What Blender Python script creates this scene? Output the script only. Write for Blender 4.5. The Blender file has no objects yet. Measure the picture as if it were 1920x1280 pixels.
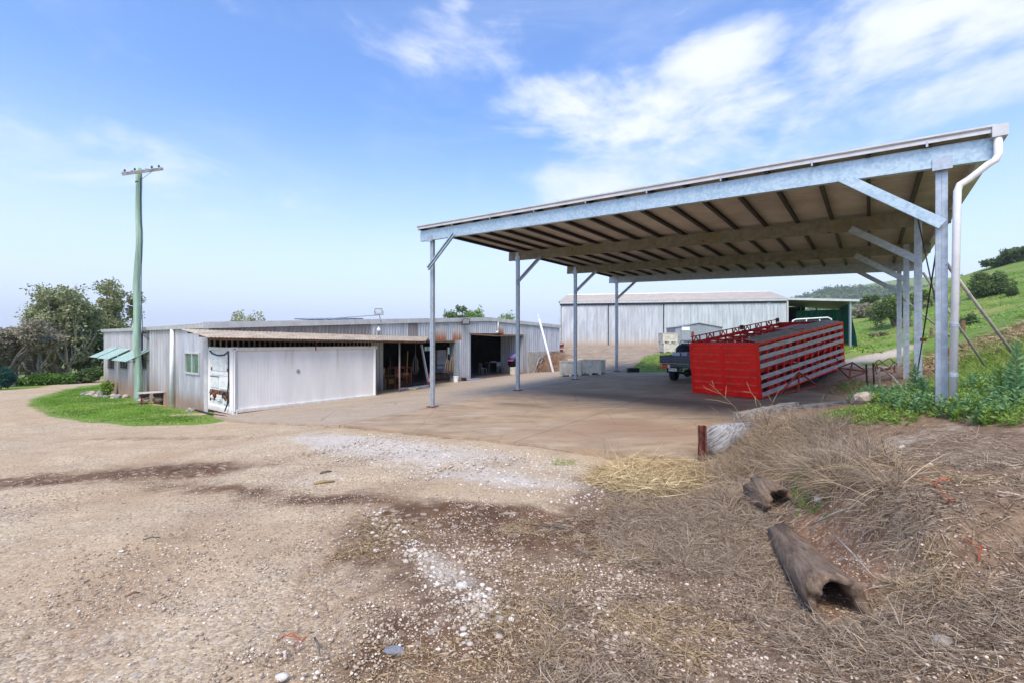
import bpy, bmesh, math, random
import numpy as np
from mathutils import Vector, Matrix
random.seed(7); RNG = np.random.default_rng(7)
S = bpy.context.scene
COL = S.collection
EYE = 2.145; F = 853.0
R = math.radians
U = np.array([.6188, .7855]); V = np.array([.7855, -.6188])   # depth and across directions of the yard's buildings
A0 = np.array([-2.62, 15.0])                                   # foot of the canopy's front left column

# ------------------------------------------------------------------ scene tree helpers
BASE = {}
def tag(o, label=None, cat=None, group=None, kind=None):
    if label: o['label'] = label
    if cat: o['category'] = cat
    if group: o['group'] = group
    if kind: o['kind'] = kind
    return o
def thing(name, label, cat, loc, group=None):
    o = bpy.data.objects.new(name, None); COL.objects.link(o)
    o.empty_display_size = .2
    o.location = loc; BASE[o.name] = Vector(loc)
    return tag(o, label, cat, group)
def copy_tree(o, parent=None):
    c = o.copy(); COL.objects.link(c); c.parent = parent
    for ch in o.children: copy_tree(ch, c)
    if parent is None: BASE[c.name] = BASE.get(o.name, Vector((0, 0, 0)))
    return c
def rootloc(o):
    while o.parent: o = o.parent
    return BASE.get(o.name, Vector((0, 0, 0)))

class MB:
    def __init__(s): s.v = []; s.f = []; s.c = []
    def add(s, vs, fs):
        n = len(s.v); s.v += [tuple(map(float, p)) for p in vs]; s.f += [tuple(i + n for i in f) for f in fs]; return s
    def hexa(s, b, t):      # 4 bottom, 4 top points
        return s.add(list(b) + list(t), [(3, 2, 1, 0), (4, 5, 6, 7), (0, 1, 5, 4), (1, 2, 6, 5), (2, 3, 7, 6), (3, 0, 4, 7)])
    def box(s, c, ax, ay, az):   # centre and three half-axis vectors
        c, ax, ay, az = (Vector(q) for q in (c, ax, ay, az))
        b = [c - ax - ay - az, c + ax - ay - az, c + ax + ay - az, c - ax + ay - az]
        return s.hexa(b, [p + 2 * az for p in b])
    def cube(s, x0, x1, y0, y1, z0, z1):
        return s.box(((x0 + x1) / 2, (y0 + y1) / 2, (z0 + z1) / 2), ((x1 - x0) / 2, 0, 0), (0, (y1 - y0) / 2, 0), (0, 0, (z1 - z0) / 2))
    def bar(s, p, q, w, h, up=(0, 0, 1)):   # rectangular bar from p to q
        p, q, up = Vector(p), Vector(q), Vector(up)
        d = (q - p); L = d.length; d.normalize()
        sd = d.cross(up)
        if sd.length < 1e-4: sd = d.cross(Vector((1, 0, 0)))
        sd.normalize(); u2 = sd.cross(d).normalized()
        return s.box((p + q) / 2, d * L / 2, sd * w / 2, u2 * h / 2)
    def cbar(s, p, q, w, h, t=.012, side=1, up=(0, 0, 1)):   # C-section: web with two flanges
        p, q, up = Vector(p), Vector(q), Vector(up)
        d = (q - p).normalized(); sd = d.cross(up).normalized() * side; u2 = (d.cross(up).normalized()).cross(d).normalized()
        s.bar(p, q, t, h, up)
        for k in (-1, 1):
            o = sd * (w / 2 + t / 2 + .0005) + u2 * k * (h / 2 - t / 2)
            s.bar(p + o, q + o, w, t, up)
            o2 = sd * (w + .001) + u2 * k * (h / 2 - t - .012)
            s.bar(p + o2, q + o2, t, .022, up)
        return s
    def tube(s, pts, r, n=8, cap=True):
        pts = [Vector(p) for p in pts]; m = len(pts)
        rs = list(r) if hasattr(r, '__len__') else [r] * m
        base = len(s.v); ref = None
        for i, p in enumerate(pts):
            d = (pts[min(i + 1, m - 1)] - pts[max(i - 1, 0)]).normalized()
            if ref is None:
                ref = d.orthogonal().normalized()
            ref = (ref - d * ref.dot(d)); ref = ref.normalized() if ref.length > 1e-5 else d.orthogonal().normalized()
            b = d.cross(ref)
            for k in range(n):
                a = 2 * math.pi * k / n
                s.v.append(tuple(p + (ref * math.cos(a) + b * math.sin(a)) * rs[i]))
        for i in range(m - 1):
            for k in range(n):
                a, b2 = base + i * n + k, base + i * n + (k + 1) % n
                s.f.append((a, b2, b2 + n, a + n))
        if cap:
            s.f.append(tuple(base + k for k in reversed(range(n)))); s.f.append(tuple(base + (m - 1) * n + k for k in range(n)))
        return s
    def prism(s, pts, ext):     # planar polygon extruded by a vector
        e = Vector(ext); n = len(pts); pts = [Vector(p) for p in pts]
        fs = [tuple(reversed(range(n))), tuple(range(n, 2 * n))] + [(i, (i + 1) % n, n + (i + 1) % n, n + i) for i in range(n)]
        return s.add(pts + [p + e for p in pts], fs)
    def lathe(s, c, prof, n=20, axis=(0, 0, 1), x=None):
        c = Vector(c); ax = Vector(axis).normalized(); x = ax.orthogonal().normalized(); y = ax.cross(x)
        base = len(s.v); m = len(prof)
        for r, h in prof:
            for k in range(n):
                a = 2 * math.pi * k / n
                s.v.append(tuple(c + ax * h + (x * math.cos(a) + y * math.sin(a)) * r))
        for i in range(m - 1):
            for k in range(n):
                a, b = base + i * n + k, base + i * n + (k + 1) % n
                s.f.append((a, b, b + n, a + n))
        s.f.append(tuple(base + k for k in reversed(range(n)))); s.f.append(tuple(base + (m - 1) * n + k for k in range(n)))
        return s
    def blob(s, c, rx, ry, rz, seed=0, sub=2, amp=.25, flat=0):
        bm = bmesh.new(); bmesh.ops.create_icosphere(bm, subdivisions=sub, radius=1)
        rg = random.Random(seed); ph = [(rg.uniform(-2.2, 2.2), rg.uniform(-2.2, 2.2), rg.uniform(-2.2, 2.2), rg.uniform(0, 6)) for _ in range(6)]
        vs = []
        for v in bm.verts:
            k = 1 + amp * sum(math.sin(v.co.x * a * 1.6 + v.co.y * b * 1.6 + v.co.z * d * 1.6 + e) for a, b, d, e in ph) / 4
            z = v.co.z * k
            if flat and z < -flat: z = -flat
            vs.append((c[0] + v.co.x * k * rx, c[1] + v.co.y * k * ry, c[2] + z * rz))
        s.add(vs, [tuple(v.index for v in f.verts) for f in bm.faces]); bm.free(); return s
    def build(s, name, mat, parent=None, smooth=False, bevel=0):
        off = rootloc(parent) if parent else Vector((0, 0, 0))
        me = bpy.data.meshes.new(name)
        me.from_pydata([(a - off.x, b - off.y, c - off.z) for a, b, c in s.v], [], s.f)
        o = bpy.data.objects.new(name, me); COL.objects.link(o)
        if parent: o.parent = parent
        me.materials.append(mat)
        if smooth:
            me.polygons.foreach_set('use_smooth', [True] * len(me.polygons))
        if bevel:
            m = o.modifiers.new('bevel', 'BEVEL'); m.width = bevel; m.segments = 2; m.limit_method = 'ANGLE'
        me.update()
        return o
def solo(name, mb, mat, label, cat, group=None, smooth=False, bevel=0):
    """a thing that is one mesh, with its origin at its base"""
    a = np.array(s_v(mb)); c = Vector((float(a[:, 0].mean()), float(a[:, 1].mean()), float(a[:, 2].min())))
    o = mb.build(name, mat, None, smooth, bevel)
    o.data.transform(Matrix.Translation(-c)); o.location = c; BASE[o.name] = c
    return tag(o, label, cat, group)
def s_v(mb): return mb.v

def fastmesh(name, verts, faces, mat, parent=None, attrs=None, smooth=False):
    verts = np.asarray(verts, dtype=np.float32); faces = np.asarray(faces, dtype=np.int32)
    if parent is not None:
        off = rootloc(parent); verts = verts - np.array([off.x, off.y, off.z], dtype=np.float32)
    me = bpy.data.meshes.new(name); k = faces.shape[1]
    me.vertices.add(len(verts)); me.vertices.foreach_set('co', verts.ravel())
    me.loops.add(faces.size); me.loops.foreach_set('vertex_index', faces.ravel())
    me.polygons.add(len(faces)); me.polygons.foreach_set('loop_start', np.arange(0, faces.size, k, dtype=np.int32))
    me.polygons.foreach_set('loop_total', np.full(len(faces), k, dtype=np.int32))
    if smooth: me.polygons.foreach_set('use_smooth', np.ones(len(faces), dtype=bool))
    for nm, arr in (attrs or {}).items():
        at = me.attributes.new(nm, 'FLOAT', 'POINT'); at.data.foreach_set('value', np.asarray(arr, dtype=np.float32))
    me.update(calc_edges=True); me.validate()
    me.materials.append(mat)
    o = bpy.data.objects.new(name, me); COL.objects.link(o)
    if parent is not None: o.parent = parent
    return o

# ------------------------------------------------------------------ noise
_T = RNG.random((512, 512))
def vnoise(x, y, sc, seed=0):
    x = np.asarray(x, float) * sc + seed * 17.31; y = np.asarray(y, float) * sc + seed * 9.77
    xi = np.floor(x).astype(int); yi = np.floor(y).astype(int); fx = x - xi; fy = y - yi
    fx = fx * fx * (3 - 2 * fx); fy = fy * fy * (3 - 2 * fy)
    g = lambda i, j: _T[i % 512, j % 512]
    return (g(xi, yi) * (1 - fx) + g(xi + 1, yi) * fx) * (1 - fy) + (g(xi, yi + 1) * (1 - fx) + g(xi + 1, yi + 1) * fx) * fy
def fbm(x, y, sc, oct=4, seed=0):
    t = 0; a = 1; n = 0
    for o in range(oct):
        t = t + a * vnoise(x, y, sc * 2 ** o, seed + o * 3); n += a; a *= .5
    return t / n
def sstep(a, b, x):
    t = np.clip((x - a) / (b - a), 0, 1); return t * t * (3 - 2 * t)

# ------------------------------------------------------------------ terrain
def slab_z(X, Y):
    X = np.asarray(X, float); Y = np.asarray(Y, float)
    s = (X - A0[0]) * U[0] + (Y - A0[1]) * U[1]; v = X * V[0] + Y * V[1]
    L = np.clip((-11.3 - v) / 10.1, 0, 1.4)
    return np.clip(s, -12, 30) * (.0341 - .0216 * L) - .555 * L
def ray(px): return (px - 960) / F
def gz(px, py, z):
    Y = F * (EYE - z) / (py - 640); return (ray(px) * Y, Y, z)
def at(px, py, Y): return Vector((ray(px) * Y, Y, EYE + (640 - py) / F * Y))
def gslab(px, py):
    lo, hi = 2., 80.
    for _ in range(50):
        m = (lo + hi) / 2
        if EYE - (py - 640) / F * m > float(slab_z(ray(px) * m, m)): lo = m
        else: hi = m
    return np.array([ray(px) * lo, lo])
# container near corner and workshop facade
CN = gslab(437, 776)
CV = CN @ V; FV = CV - 2.28 - .45
def on_v(px, v):                      # point of the ray px on the vertical plane v
    r = ray(px); Y = v / (r * V[0] + V[1]); return np.array([r * Y, Y])
P0 = on_v(388, FV)
def on_u(px, u):
    r = ray(px); Y = u / (r * U[0] + U[1]); return np.array([r * Y, Y])
PU = P0 @ U
def zat(py, Y): return EYE + (640 - py) / F * Y

fr = on_v(990, FV)
SLAB = [gslab(468, 790), gslab(1310, 861), np.array([5.0, 10.3]), np.array([8.9, 11.3]), np.array([11.4, 13.5]), np.array([10.6, 18.6]), gslab(1250, 697), gslab(1160, 697), np.array([3.45, 33.0]), fr, P0 + .3 * U, P0 + .1 * U + .5 * V, gslab(400, 779)]
SLAB = [np.array([float(p[0]), float(p[1])]) for p in SLAB]
def poly_sd(X, Y, P):
    """signed distance to a polygon, negative inside"""
    X = np.asarray(X, float); Y = np.asarray(Y, float)
    d = np.full(X.shape, 1e9); ins = np.zeros(X.shape, bool); n = len(P)
    for i in range(n):
        ax, ay = P[i][0], P[i][1]; bx, by = P[(i + 1) % n][0], P[(i + 1) % n][1]
        ex, ey = bx - ax, by - ay
        t = np.clip(((X - ax) * ex + (Y - ay) * ey) / (ex * ex + ey * ey + 1e-12), 0, 1)
        d = np.minimum(d, np.hypot(X - ax - t * ex, Y - ay - t * ey))
        c = ((ay > Y) != (by > Y)) & (X < (bx - ax) * (Y - ay) / (by - ay + 1e-12) + ax)
        ins ^= c
    return np.where(ins, -d, d)

CP = [(0, 0, .5), (-6, 0, .42), (6, 0, .95), (0, -8, .6), (-12, -8, .5), (10, -8, 1.3), (14, 2, 1.9), (-15, 4, .1), (-25, 8, -.3), (-30, 20, -.7), (-14, 10, -.2)]
CP += [gz(*q) for q in [(960, 1280, .47), (300, 1280, .43), (1920, 1280, .72), (0, 950, .08), (500, 950, .1), (960, 950, .16), (960, 1100, .32), (0, 740, -.95), (100, 722, -1.05), (190, 714, -1.1),
      (60, 756, -.72), (390, 796, -.52), (200, 780, -.62), (256, 752, -.75), (220, 740, -.95), (350, 765, -.66),
      (1700, 800, .88), (1900, 810, 1.05), (1540, 800, .72), (1700, 930, .78), (1900, 1000, .85), (1650, 1220, .5), (1400, 1220, .42), (1200, 1100, .33), (1200, 950, .14),
      (1480, 1040, .2), (1440, 900, .12), (1330, 930, .12), (1590, 930, .66), (1640, 1040, .6), (1540, 1180, .3), (1480, 830, .42), (1400, 830, .25), (1400, 800, .28)]]
CP += [(7.0, 7.42, 1.12), (9.86, 11.05, 1.0), (12.7, 14.7, .98), (15.6, 18.3, 1.15), (9.0, 10.6, .8), (5.3, 9.9, .5),
       (13.8, 19.4, .95), (11.6, 15.2, .5), (10.2, 12.6, .42), (13.5, 13.0, 1.3), (10.5, 8.0, 1.55), (15.5, 15.2, 1.85), (18.2, 16.2, 2.75), (22, 17, 4.2), (17, 12, 2.6), (14, 8, 2.2), (18.6, 19, 2.0), (20, 23, 2.1),
       (9, 30, .95), (16, 30, 1.2), (22, 30, 1.4), (5, 50, 1.42), (17, 48, 1.45), (30, 47, 1.6), (38, 47, 1.9), (30, 36, 1.5), (3.0, 44, 1.25), (2.0, 35.1, .4), (3.0, 35.3, .95), (2.5, 36.3, 1.2), (3.6, 36.8, 1.4), (4.2, 34.4, .6), (4.8, 36, 1.15), (6.0, 33, .9), (9, 42, 1.3), (26, 24, 2.2), (33, 30, 4.0)]
for q in SLAB:
    z = float(slab_z(q[0], q[1])) - .05
    if q[0] < 4 or q[1] > 24: CP.append((q[0], q[1], z))
for t in (.25, .5, .75):
    q = SLAB[0] * (1 - t) + SLAB[1] * t; CP.append((q[0], q[1], float(slab_z(q[0], q[1])) - .05))
for t in (4, 12, 20, 27):
    q = P0 + U * t; CP.append((q[0], q[1], float(slab_z(q[0], q[1])) - .08))
    q = q - V * 9; CP.append((q[0], q[1], float(slab_z(*(P0 + U * t))) - .1))

def far_z(X, Y):
    X = np.asarray(X, float); Y = np.asarray(Y, float)
    rr = np.hypot(X, Y)
    base = -1.2 - 9 * sstep(30, 140, -X * .75 + Y * .45) + .6
    h = 9.5 * sstep(24, 62, X * .78 - Y * .10) + 15 * sstep(58, 120, X * .93 - Y * .14) + 40 * sstep(110, 420, X - .15 * Y) * np.exp(-((Y - 60) / 260.) ** 2)
    h = h * (1 - .93 * sstep(90, 260, Y - .0 * X)) * (1 - .6 * sstep(20, 200, -Y))
    base = base + 3.0 * sstep(15, 40, X) * (1 - sstep(90, 220, Y))
    hill = 118 * np.exp(-(((X - 770) / 340.) ** 2)) * np.exp(-((Y - 850) / 260.) ** 2)
    return base + h + hill + (fbm(X, Y, .009, 4, 5) - .5) * 18 * sstep(150, 600, rr) * (hill > 2)
CP += [(x, y, float(far_z(x, y))) for x, y in [(60, 40), (60, 70), (45, 90), (90, 90), (0, 110), (-30, 80), (-70, 60), (-60, 20), (-60, -20), (0, -50), (50, -30), (50, 10), (-30, 110), (80, 60), (100, 20)]]
CP = np.array(CP, float)
def _k(r2): return .5 * r2 * np.log(r2 + 1e-9)
def _tps():
    n = len(CP); d2 = ((CP[:, None, :2] - CP[None, :, :2]) ** 2).sum(-1)
    M = np.zeros((n + 3, n + 3)); M[:n, :n] = _k(d2) + np.eye(n) * .35
    Pm = np.c_[np.ones(n), CP[:, :2]]; M[:n, n:] = Pm; M[n:, :n] = Pm.T
    return np.linalg.solve(M, np.r_[CP[:, 2], 0, 0, 0])
_W = _tps()
def near_z(X, Y):
    n = len(CP); out = _W[n] + _W[n + 1] * X + _W[n + 2] * Y
    for i in range(n):
        out = out + _W[i] * _k((X - CP[i, 0]) ** 2 + (Y - CP[i, 1]) ** 2)
    return out
def height(X, Y, micro=True):
    X = np.atleast_1d(np.asarray(X, float)); Y = np.atleast_1d(np.asarray(Y, float))
    rr = np.hypot(X - 5, Y - 30)
    m = rr < 115
    z = far_z(X, Y)
    if m.any():
        w = sstep(65, 112, rr[m]); z[m] = near_z(X[m], Y[m]) * (1 - w) + z[m] * w
    # cut face of the bank beside the long log
    fx = (X - (2.55 + .28 * (Y - 3.1))) * .96; fe = sstep(2.55, 3.1, Y) * (1 - sstep(5.0, 6.2, Y))
    z = z + fe * (.30 * sstep(.02, .34, fx + .10 * (fbm(X, Y, 2.4, 3, 71) - .5)) * np.exp(-np.clip(fx - .3, 0, 9) / 1.6) - .05 * np.exp(-((fx + .25) / .22) ** 2))
    sd = poly_sd(X, Y, SLAB)
    sd2 = poly_sd(X, Y, FOOT)
    if micro:
        k = np.clip(sd / .5, 0, 1)
        z = z + ((fbm(X, Y, .9, 3, 2) - .5) * .12 + (fbm(X, Y, 5, 3, 3) - .5) * .045) * k
        hill = sstep(20, 40, X)
        z = z + (fbm(X, Y, .12, 4, 9) - .5) * 1.1 * hill
    z = np.where(sd < 0, np.minimum(z, slab_z(X, Y) - .05), z)
    z = np.where((sd >= 0) & (sd < .45), np.where(X < 4.3, np.minimum(z, slab_z(X, Y) - .055 + .12 * sd), z), z)
    z = np.where(sd2 < .3, np.minimum(z, slab_z(X, Y) - .07), z)
    return z
_fe = P0 + U * 28.5
FOOT = [P0, _fe, _fe - V * 19, P0 - V * 19]
def hz(x, y): return float(height(x, y)[0])
def ghit(px, py, lo=1.2, hi=400):
    Ys = np.geomspace(lo, hi, 900); zz = height(ray(px) * Ys, Ys); zr = EYE + (640 - py) / F * Ys
    i = np.argmax(zr <= zz)
    if zr[i] > zz[i]: i = len(Ys) - 1
    a, b = (Ys[max(i - 1, 0)], Ys[i]); d0 = zr[max(i - 1, 0)] - zz[max(i - 1, 0)]; d1 = zr[i] - zz[i]
    Y = a + (b - a) * (d0 / (d0 - d1) if d0 != d1 else 0)
    return np.array([ray(px) * Y, Y])
def G3(px, py, dz=0):
    g = ghit(px, py); return Vector((g[0], g[1], hz(g[0], g[1]) + dz))
# ------------------------------------------------------------------ materials
class NT:
    def __init__(s, name):
        s.m = bpy.data.materials.new(name); s.m.use_nodes = True; s.t = s.m.node_tree; s.n = s.t.nodes
        s.b = s.n['Principled BSDF']; s.tc = s.n.new('ShaderNodeTexCoord'); s.geo = s.n.new('ShaderNodeNewGeometry')
    def L(s, a, b): s.t.links.new(a, b)
    def noise(s, scale, detail=4, rough=.6, vec=None, sc=None, dist=0):
        n = s.n.new('ShaderNodeTexNoise'); n.inputs['Scale'].default_value = scale; n.inputs['Detail'].default_value = detail; n.inputs['Roughness'].default_value = rough
        n.inputs['Distortion'].default_value = dist
        v = vec or s.geo.outputs['Position']
        if sc:
            mp = s.n.new('ShaderNodeMapping'); mp.inputs['Scale'].default_value = sc; s.L(v, mp.inputs['Vector']); v = mp.outputs['Vector']
        s.L(v, n.inputs['Vector']); return n.outputs['Fac']
    def vor(s, scale, feat='F1', out='Distance', vec=None, sc=None, rand=1):
        n = s.n.new('ShaderNodeTexVoronoi'); n.inputs['Scale'].default_value = scale; n.feature = feat; n.inputs['Randomness'].default_value = rand
        v = vec or s.geo.outputs['Position']
        if sc:
            mp = s.n.new('ShaderNodeMapping'); mp.inputs['Scale'].default_value = sc; s.L(v, mp.inputs['Vector']); v = mp.outputs['Vector']
        s.L(v, n.inputs['Vector']); return n.outputs[out]
    def ramp(s, fac, lo, hi, a=0., b=1., smooth=True):
        n = s.n.new('ShaderNodeMapRange'); n.inputs[1].default_value = lo; n.inputs[2].default_value = hi; n.inputs[3].default_value = a; n.inputs[4].default_value = b
        n.interpolation_type = 'SMOOTHSTEP' if smooth else 'LINEAR'; s.L(fac, n.inputs[0]); return n.outputs[0]
    def mix(s, fac, a, b, mode='MIX'):
        n = s.n.new('ShaderNodeMix'); n.data_type = 'RGBA'; n.blend_type = mode
        if hasattr(fac, 'links'): s.L(fac, n.inputs[0])
        else: n.inputs[0].default_value = fac
        for k, q in ((6, a), (7, b)):
            if hasattr(q, 'links'): s.L(q, n.inputs[k])
            else: n.inputs[k].default_value = (*q, 1) if len(q) == 3 else q
        return n.outputs[2]
    def math(s, op, a, b=0., clamp=False):
        n = s.n.new('ShaderNodeMath'); n.operation = op; n.use_clamp = clamp
        for k, q in ((0, a), (1, b)):
            if hasattr(q, 'links'): s.L(q, n.inputs[k])
            else: n.inputs[k].default_value = q
        return n.outputs[0]
    def z(s, obj=True):
        n = s.n.new('ShaderNodeSeparateXYZ'); s.L(s.tc.outputs['Object'] if obj else s.geo.outputs['Position'], n.inputs[0]); return n.outputs[2]
    def attr(s, name):
        n = s.n.new('ShaderNodeAttribute'); n.attribute_name = name; return n.outputs['Fac']
    def bump(s, h, strength=.3, dist=.02, norm=None):
        n = s.n.new('ShaderNodeBump'); n.inputs['Strength'].default_value = strength; n.inputs['Distance'].default_value = dist
        s.L(h, n.inputs['Height'])
        if norm: s.L(norm, n.inputs['Normal'])
        return n.outputs['Normal']
    def fin(s, col=None, rough=.6, metal=0, norm=None, spec=.4):
        if col is not None:
            if hasattr(col, 'links'): s.L(col, s.b.inputs['Base Color'])
            else: s.b.inputs['Base Color'].default_value = (*col, 1)
        if hasattr(rough, 'links'): s.L(rough, s.b.inputs['Roughness'])
        else: s.b.inputs['Roughness'].default_value = rough
        s.b.inputs['Metallic'].default_value = metal; s.b.inputs['Specular IOR Level'].default_value = spec
        if norm: s.L(norm, s.b.inputs['Normal'])
        return s.m
def sc3(c, k): return tuple(min(1, q * k) for q in c)
def mat(name, col, rough=.6, metal=0, var=.18, scale=3., grain=0, spec=.4, streak=None):
    t = NT(name); n = t.noise(scale, 5, .65, sc=streak)
    c = t.mix(t.ramp(n, .3, .7), sc3(col, 1 - var), sc3(col, 1 + var))
    nm = t.bump(t.noise(scale * 12, 3), .25, grain) if grain else None
    return t.fin(c, rough, metal, nm, spec)
RUST = (.42, .19, .08)
def cladding(name, col, rust=.5, h0=.1, h1=1.0, rough=.45, metal=.35, dirt=(.20, .13, .085)):
    """galvanised sheet, streaked and dusty, with red soil and rust climbing from the foot"""
    t = NT(name)
    n = t.noise(2.2, 5, .65, sc=(1, 1, .18)); n2 = t.noise(9, 4, .7, sc=(1, 1, .12)); n3 = t.noise(.55, 3)
    c = t.mix(t.ramp(n, .3, .72), sc3(col, .8), sc3(col, 1.15)); c = t.mix(t.math('MULTIPLY', t.ramp(n2, .45, .8), .45), c, sc3(col, .62))
    c = t.mix(t.math('MULTIPLY', t.ramp(n3, .5, .75), .15), c, dirt)
    z = t.math('ADD', t.z(), t.math('MULTIPLY', t.math('SUBTRACT', n2, .5), .9))
    k = t.ramp(z, h0, h1, rust, 0)
    c = t.mix(k, c, RUST); k2 = t.ramp(z, h0 - .1, h1 * 1.9, min(1, rust * .7), 0)
    c = t.mix(k2, c, sc3(dirt, 1.35))
    return t.fin(c, rough, metal, None, .4)
def patchrust(name, col, zt, zb):
    """sheet whose lower edge (zb, in world height) has rusted"""
    t = NT(name); n2 = t.noise(9, 4, .7, sc=(1, 1, .15)); n = t.noise(2, 4, .6)
    z = t.math('ADD', t.z(False), t.math('MULTIPLY', t.math('SUBTRACT', n2, .5), (zt - zb) * .8))
    c = t.mix(t.ramp(n, .3, .7), sc3(col, .85), sc3(col, 1.1)); c = t.mix(t.ramp(z, zb, zb + (zt - zb) * .62, .95, 0), c, (.38, .12, .04))
    return t.fin(c, .55, .2)

m_clad = cladding('galvanised_cladding', (.56, .58, .63), .55, .05, .75)
m_clad_old = cladding('old_cladding', (.50, .50, .51), .55, .1, .9)
m_rear = cladding('rear_cladding', (.60, .62, .64), .8, .2, 1.0, dirt=(.44, .37, .27))
m_dkclad = mat('weathered_dark_sheet', (.27, .25, .25), .6, .2, .2, 2, streak=(1, 1, .2))
m_galv = mat('galvanised_steel', (.40, .45, .50), .45, .5, .16, 9)
def galv_beam():
    t = NT('galvanised_beam'); a = t.vor(22, out='Color'); n = t.noise(3, 4, .6); n2 = t.noise(14, 4, .7, sc=(1, 1, 2.5))
    bw = t.n.new('ShaderNodeSeparateColor'); t.L(a, bw.inputs[0])
    c = t.mix(t.ramp(bw.outputs[0], 0, 1), (.36, .47, .53), (.48, .59, .64)); c = t.mix(t.ramp(n, .45, .75, 0, .5), c, (.58, .65, .68)); c = t.mix(t.ramp(n2, .58, .8, 0, .5), c, (.33, .36, .36))
    return t.fin(c, .4, .45, t.bump(n2, .1, .005))
m_beam = galv_beam()
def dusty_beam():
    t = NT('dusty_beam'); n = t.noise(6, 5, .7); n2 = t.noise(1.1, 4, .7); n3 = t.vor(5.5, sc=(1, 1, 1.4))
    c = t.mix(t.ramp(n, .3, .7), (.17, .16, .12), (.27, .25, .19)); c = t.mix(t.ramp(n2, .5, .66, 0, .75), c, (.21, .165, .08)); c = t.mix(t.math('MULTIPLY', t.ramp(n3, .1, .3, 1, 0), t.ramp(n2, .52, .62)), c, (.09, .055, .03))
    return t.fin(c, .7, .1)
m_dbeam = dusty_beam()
m_purlin = mat('purlin_steel', (.055, .043, .036), .6, .2, .25, 4)
def soffit():
    t = NT('roof_underside'); n = t.noise(.8, 4, .6); n2 = t.noise(6, 4, .7, sc=(1, 1, 1))
    c = t.mix(t.ramp(n, .3, .7), (.36, .315, .27), (.50, .45, .39)); c = t.mix(t.ramp(n2, .55, .8, 0, .35), c, (.28, .20, .14)); return t.fin(c, .6, .15)
m_soffit = soffit()
m_trim = mat('barge_trim', (.55, .55, .55), .45, .2, .12, 3)
m_pvc = mat('white_pvc', (.80, .80, .80), .4, 0, .08, 4)
m_white = mat('white_paint', (.78, .78, .78), .5, 0, .08, 5)
m_black = mat('black_rubber', (.018, .018, .02), .8, 0, .3, 8)
m_dark = mat('dark_interior', (.028, .025, .023), .9, 0, .3, 2)  # near-black tone puts the deep indoor shade into the lining's colour
m_conc = mat('concrete', (.40, .36, .31), .85, 0, .2, 2, .01)
m_darksteel = mat('dark_steel', (.05, .05, .055), .5, .4, .3, 6)
m_rusty = mat('rusty_steel', (.17, .045, .022), .8, .1, .4, 7, .004)
m_rustpost = mat('rusted_post_paint', (.13, .035, .022), .75, .1, .5, 14, .004)
m_green_awn = mat('pale_green_sheet', (.36, .50, .43), .5, .1, .15, 3)
m_poleg = mat('green_treated_timber', (.30, .43, .33), .85, 0, .38, 3.5, .01, streak=(1.5, 1.5, .1))
m_wood = mat('grey_weathered_timber', (.36, .33, .29), .85, 0, .35, 7, .012, streak=(1, 1, 1))
m_woodd = mat('brown_timber', (.20, .12, .065), .85, 0, .35, 6, .01)
m_roofbeige = mat('beige_roof_sheet', (.50, .43, .35), .6, .1, .12, 1.2)
m_roofleanto = mat('lean_to_roof_sheet', (.40, .325, .24), .7, 0, .35, 2.5)
m_red = mat('red_truck_paint', (.95, .007, .003), .42, 0, .2, 3, spec=.4)
m_reddark = mat('worn_red_paint', (.50, .014, .008), .6, 0, .45, 3)
m_alum = mat('dusty_aluminium', (.52, .47, .43), .55, .15, .2, 3, streak=(1, 1, 3))
m_plank = mat('dusty_deck_plank', (.36, .31, .26), .8, 0, .25, 6)
m_navy = mat('navy_paint', (.010, .028, .085), .35, 0, .15, 3, spec=.6)
m_glassd = NT('dark_glass').fin((.012, .014, .016), .08, 0, None, .8)
m_lamp_red = NT('red_lens').fin((.5, .015, .01), .2, 0, None, .6)
m_lamp_amb = NT('amber_lens').fin((.7, .2, .02), .2, 0, None, .6)
m_bin = mat('white_plastic_bin', (.60, .56, .47), .6, 0, .2, 4)
m_blackp = mat('black_plastic', (.02, .02, .02), .5, 0, .2, 5)
m_shade = mat('green_shade_cloth', (.010, .15, .11), .85, 0, .45, 1.2, streak=(1, 1, .3))
m_orange = mat('orange_plastic', (.75, .16, .03), .5, 0, .1, 5)
m_yellow = mat('yellow_plastic', (.6, .36, .06), .5, 0, .15, 5)
m_cloth_b = mat('blue_grey_sheeting', (.2, .22, .32), .7, 0, .3, 5)
m_pink = mat('pink_fabric', (.5, .12, .3), .8, 0, .3, 5)
m_rope = mat('grey_rope', (.17, .13, .10), .9, 0, .25, 8)
m_stone = mat('pale_stone', (.40, .34, .27), .85, 0, .3, 9, .01)
m_stoneg = mat('blue_grey_stone', (.23, .24, .26), .8, 0, .25, 12, .01)
m_solar = mat('solar_panel_glass', (.02, .025, .05), .2, .1, .1, 5)
m_twine = mat('orange_twine', (.42, .09, .04), .7, 0, .15, 9)
m_liteglass = NT('lamp_glass').fin((.55, .57, .6), .15, 0, None, .6)
def window_glass(name, a, b):
    t = NT(name); n = t.noise(1.5, 3, .6); return t.fin(t.mix(t.ramp(n, .35, .65), a, b), .07, 0, None, .9)
m_wing = window_glass('green_window_glass', (.05, .12, .10), (.12, .22, .17))
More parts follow.
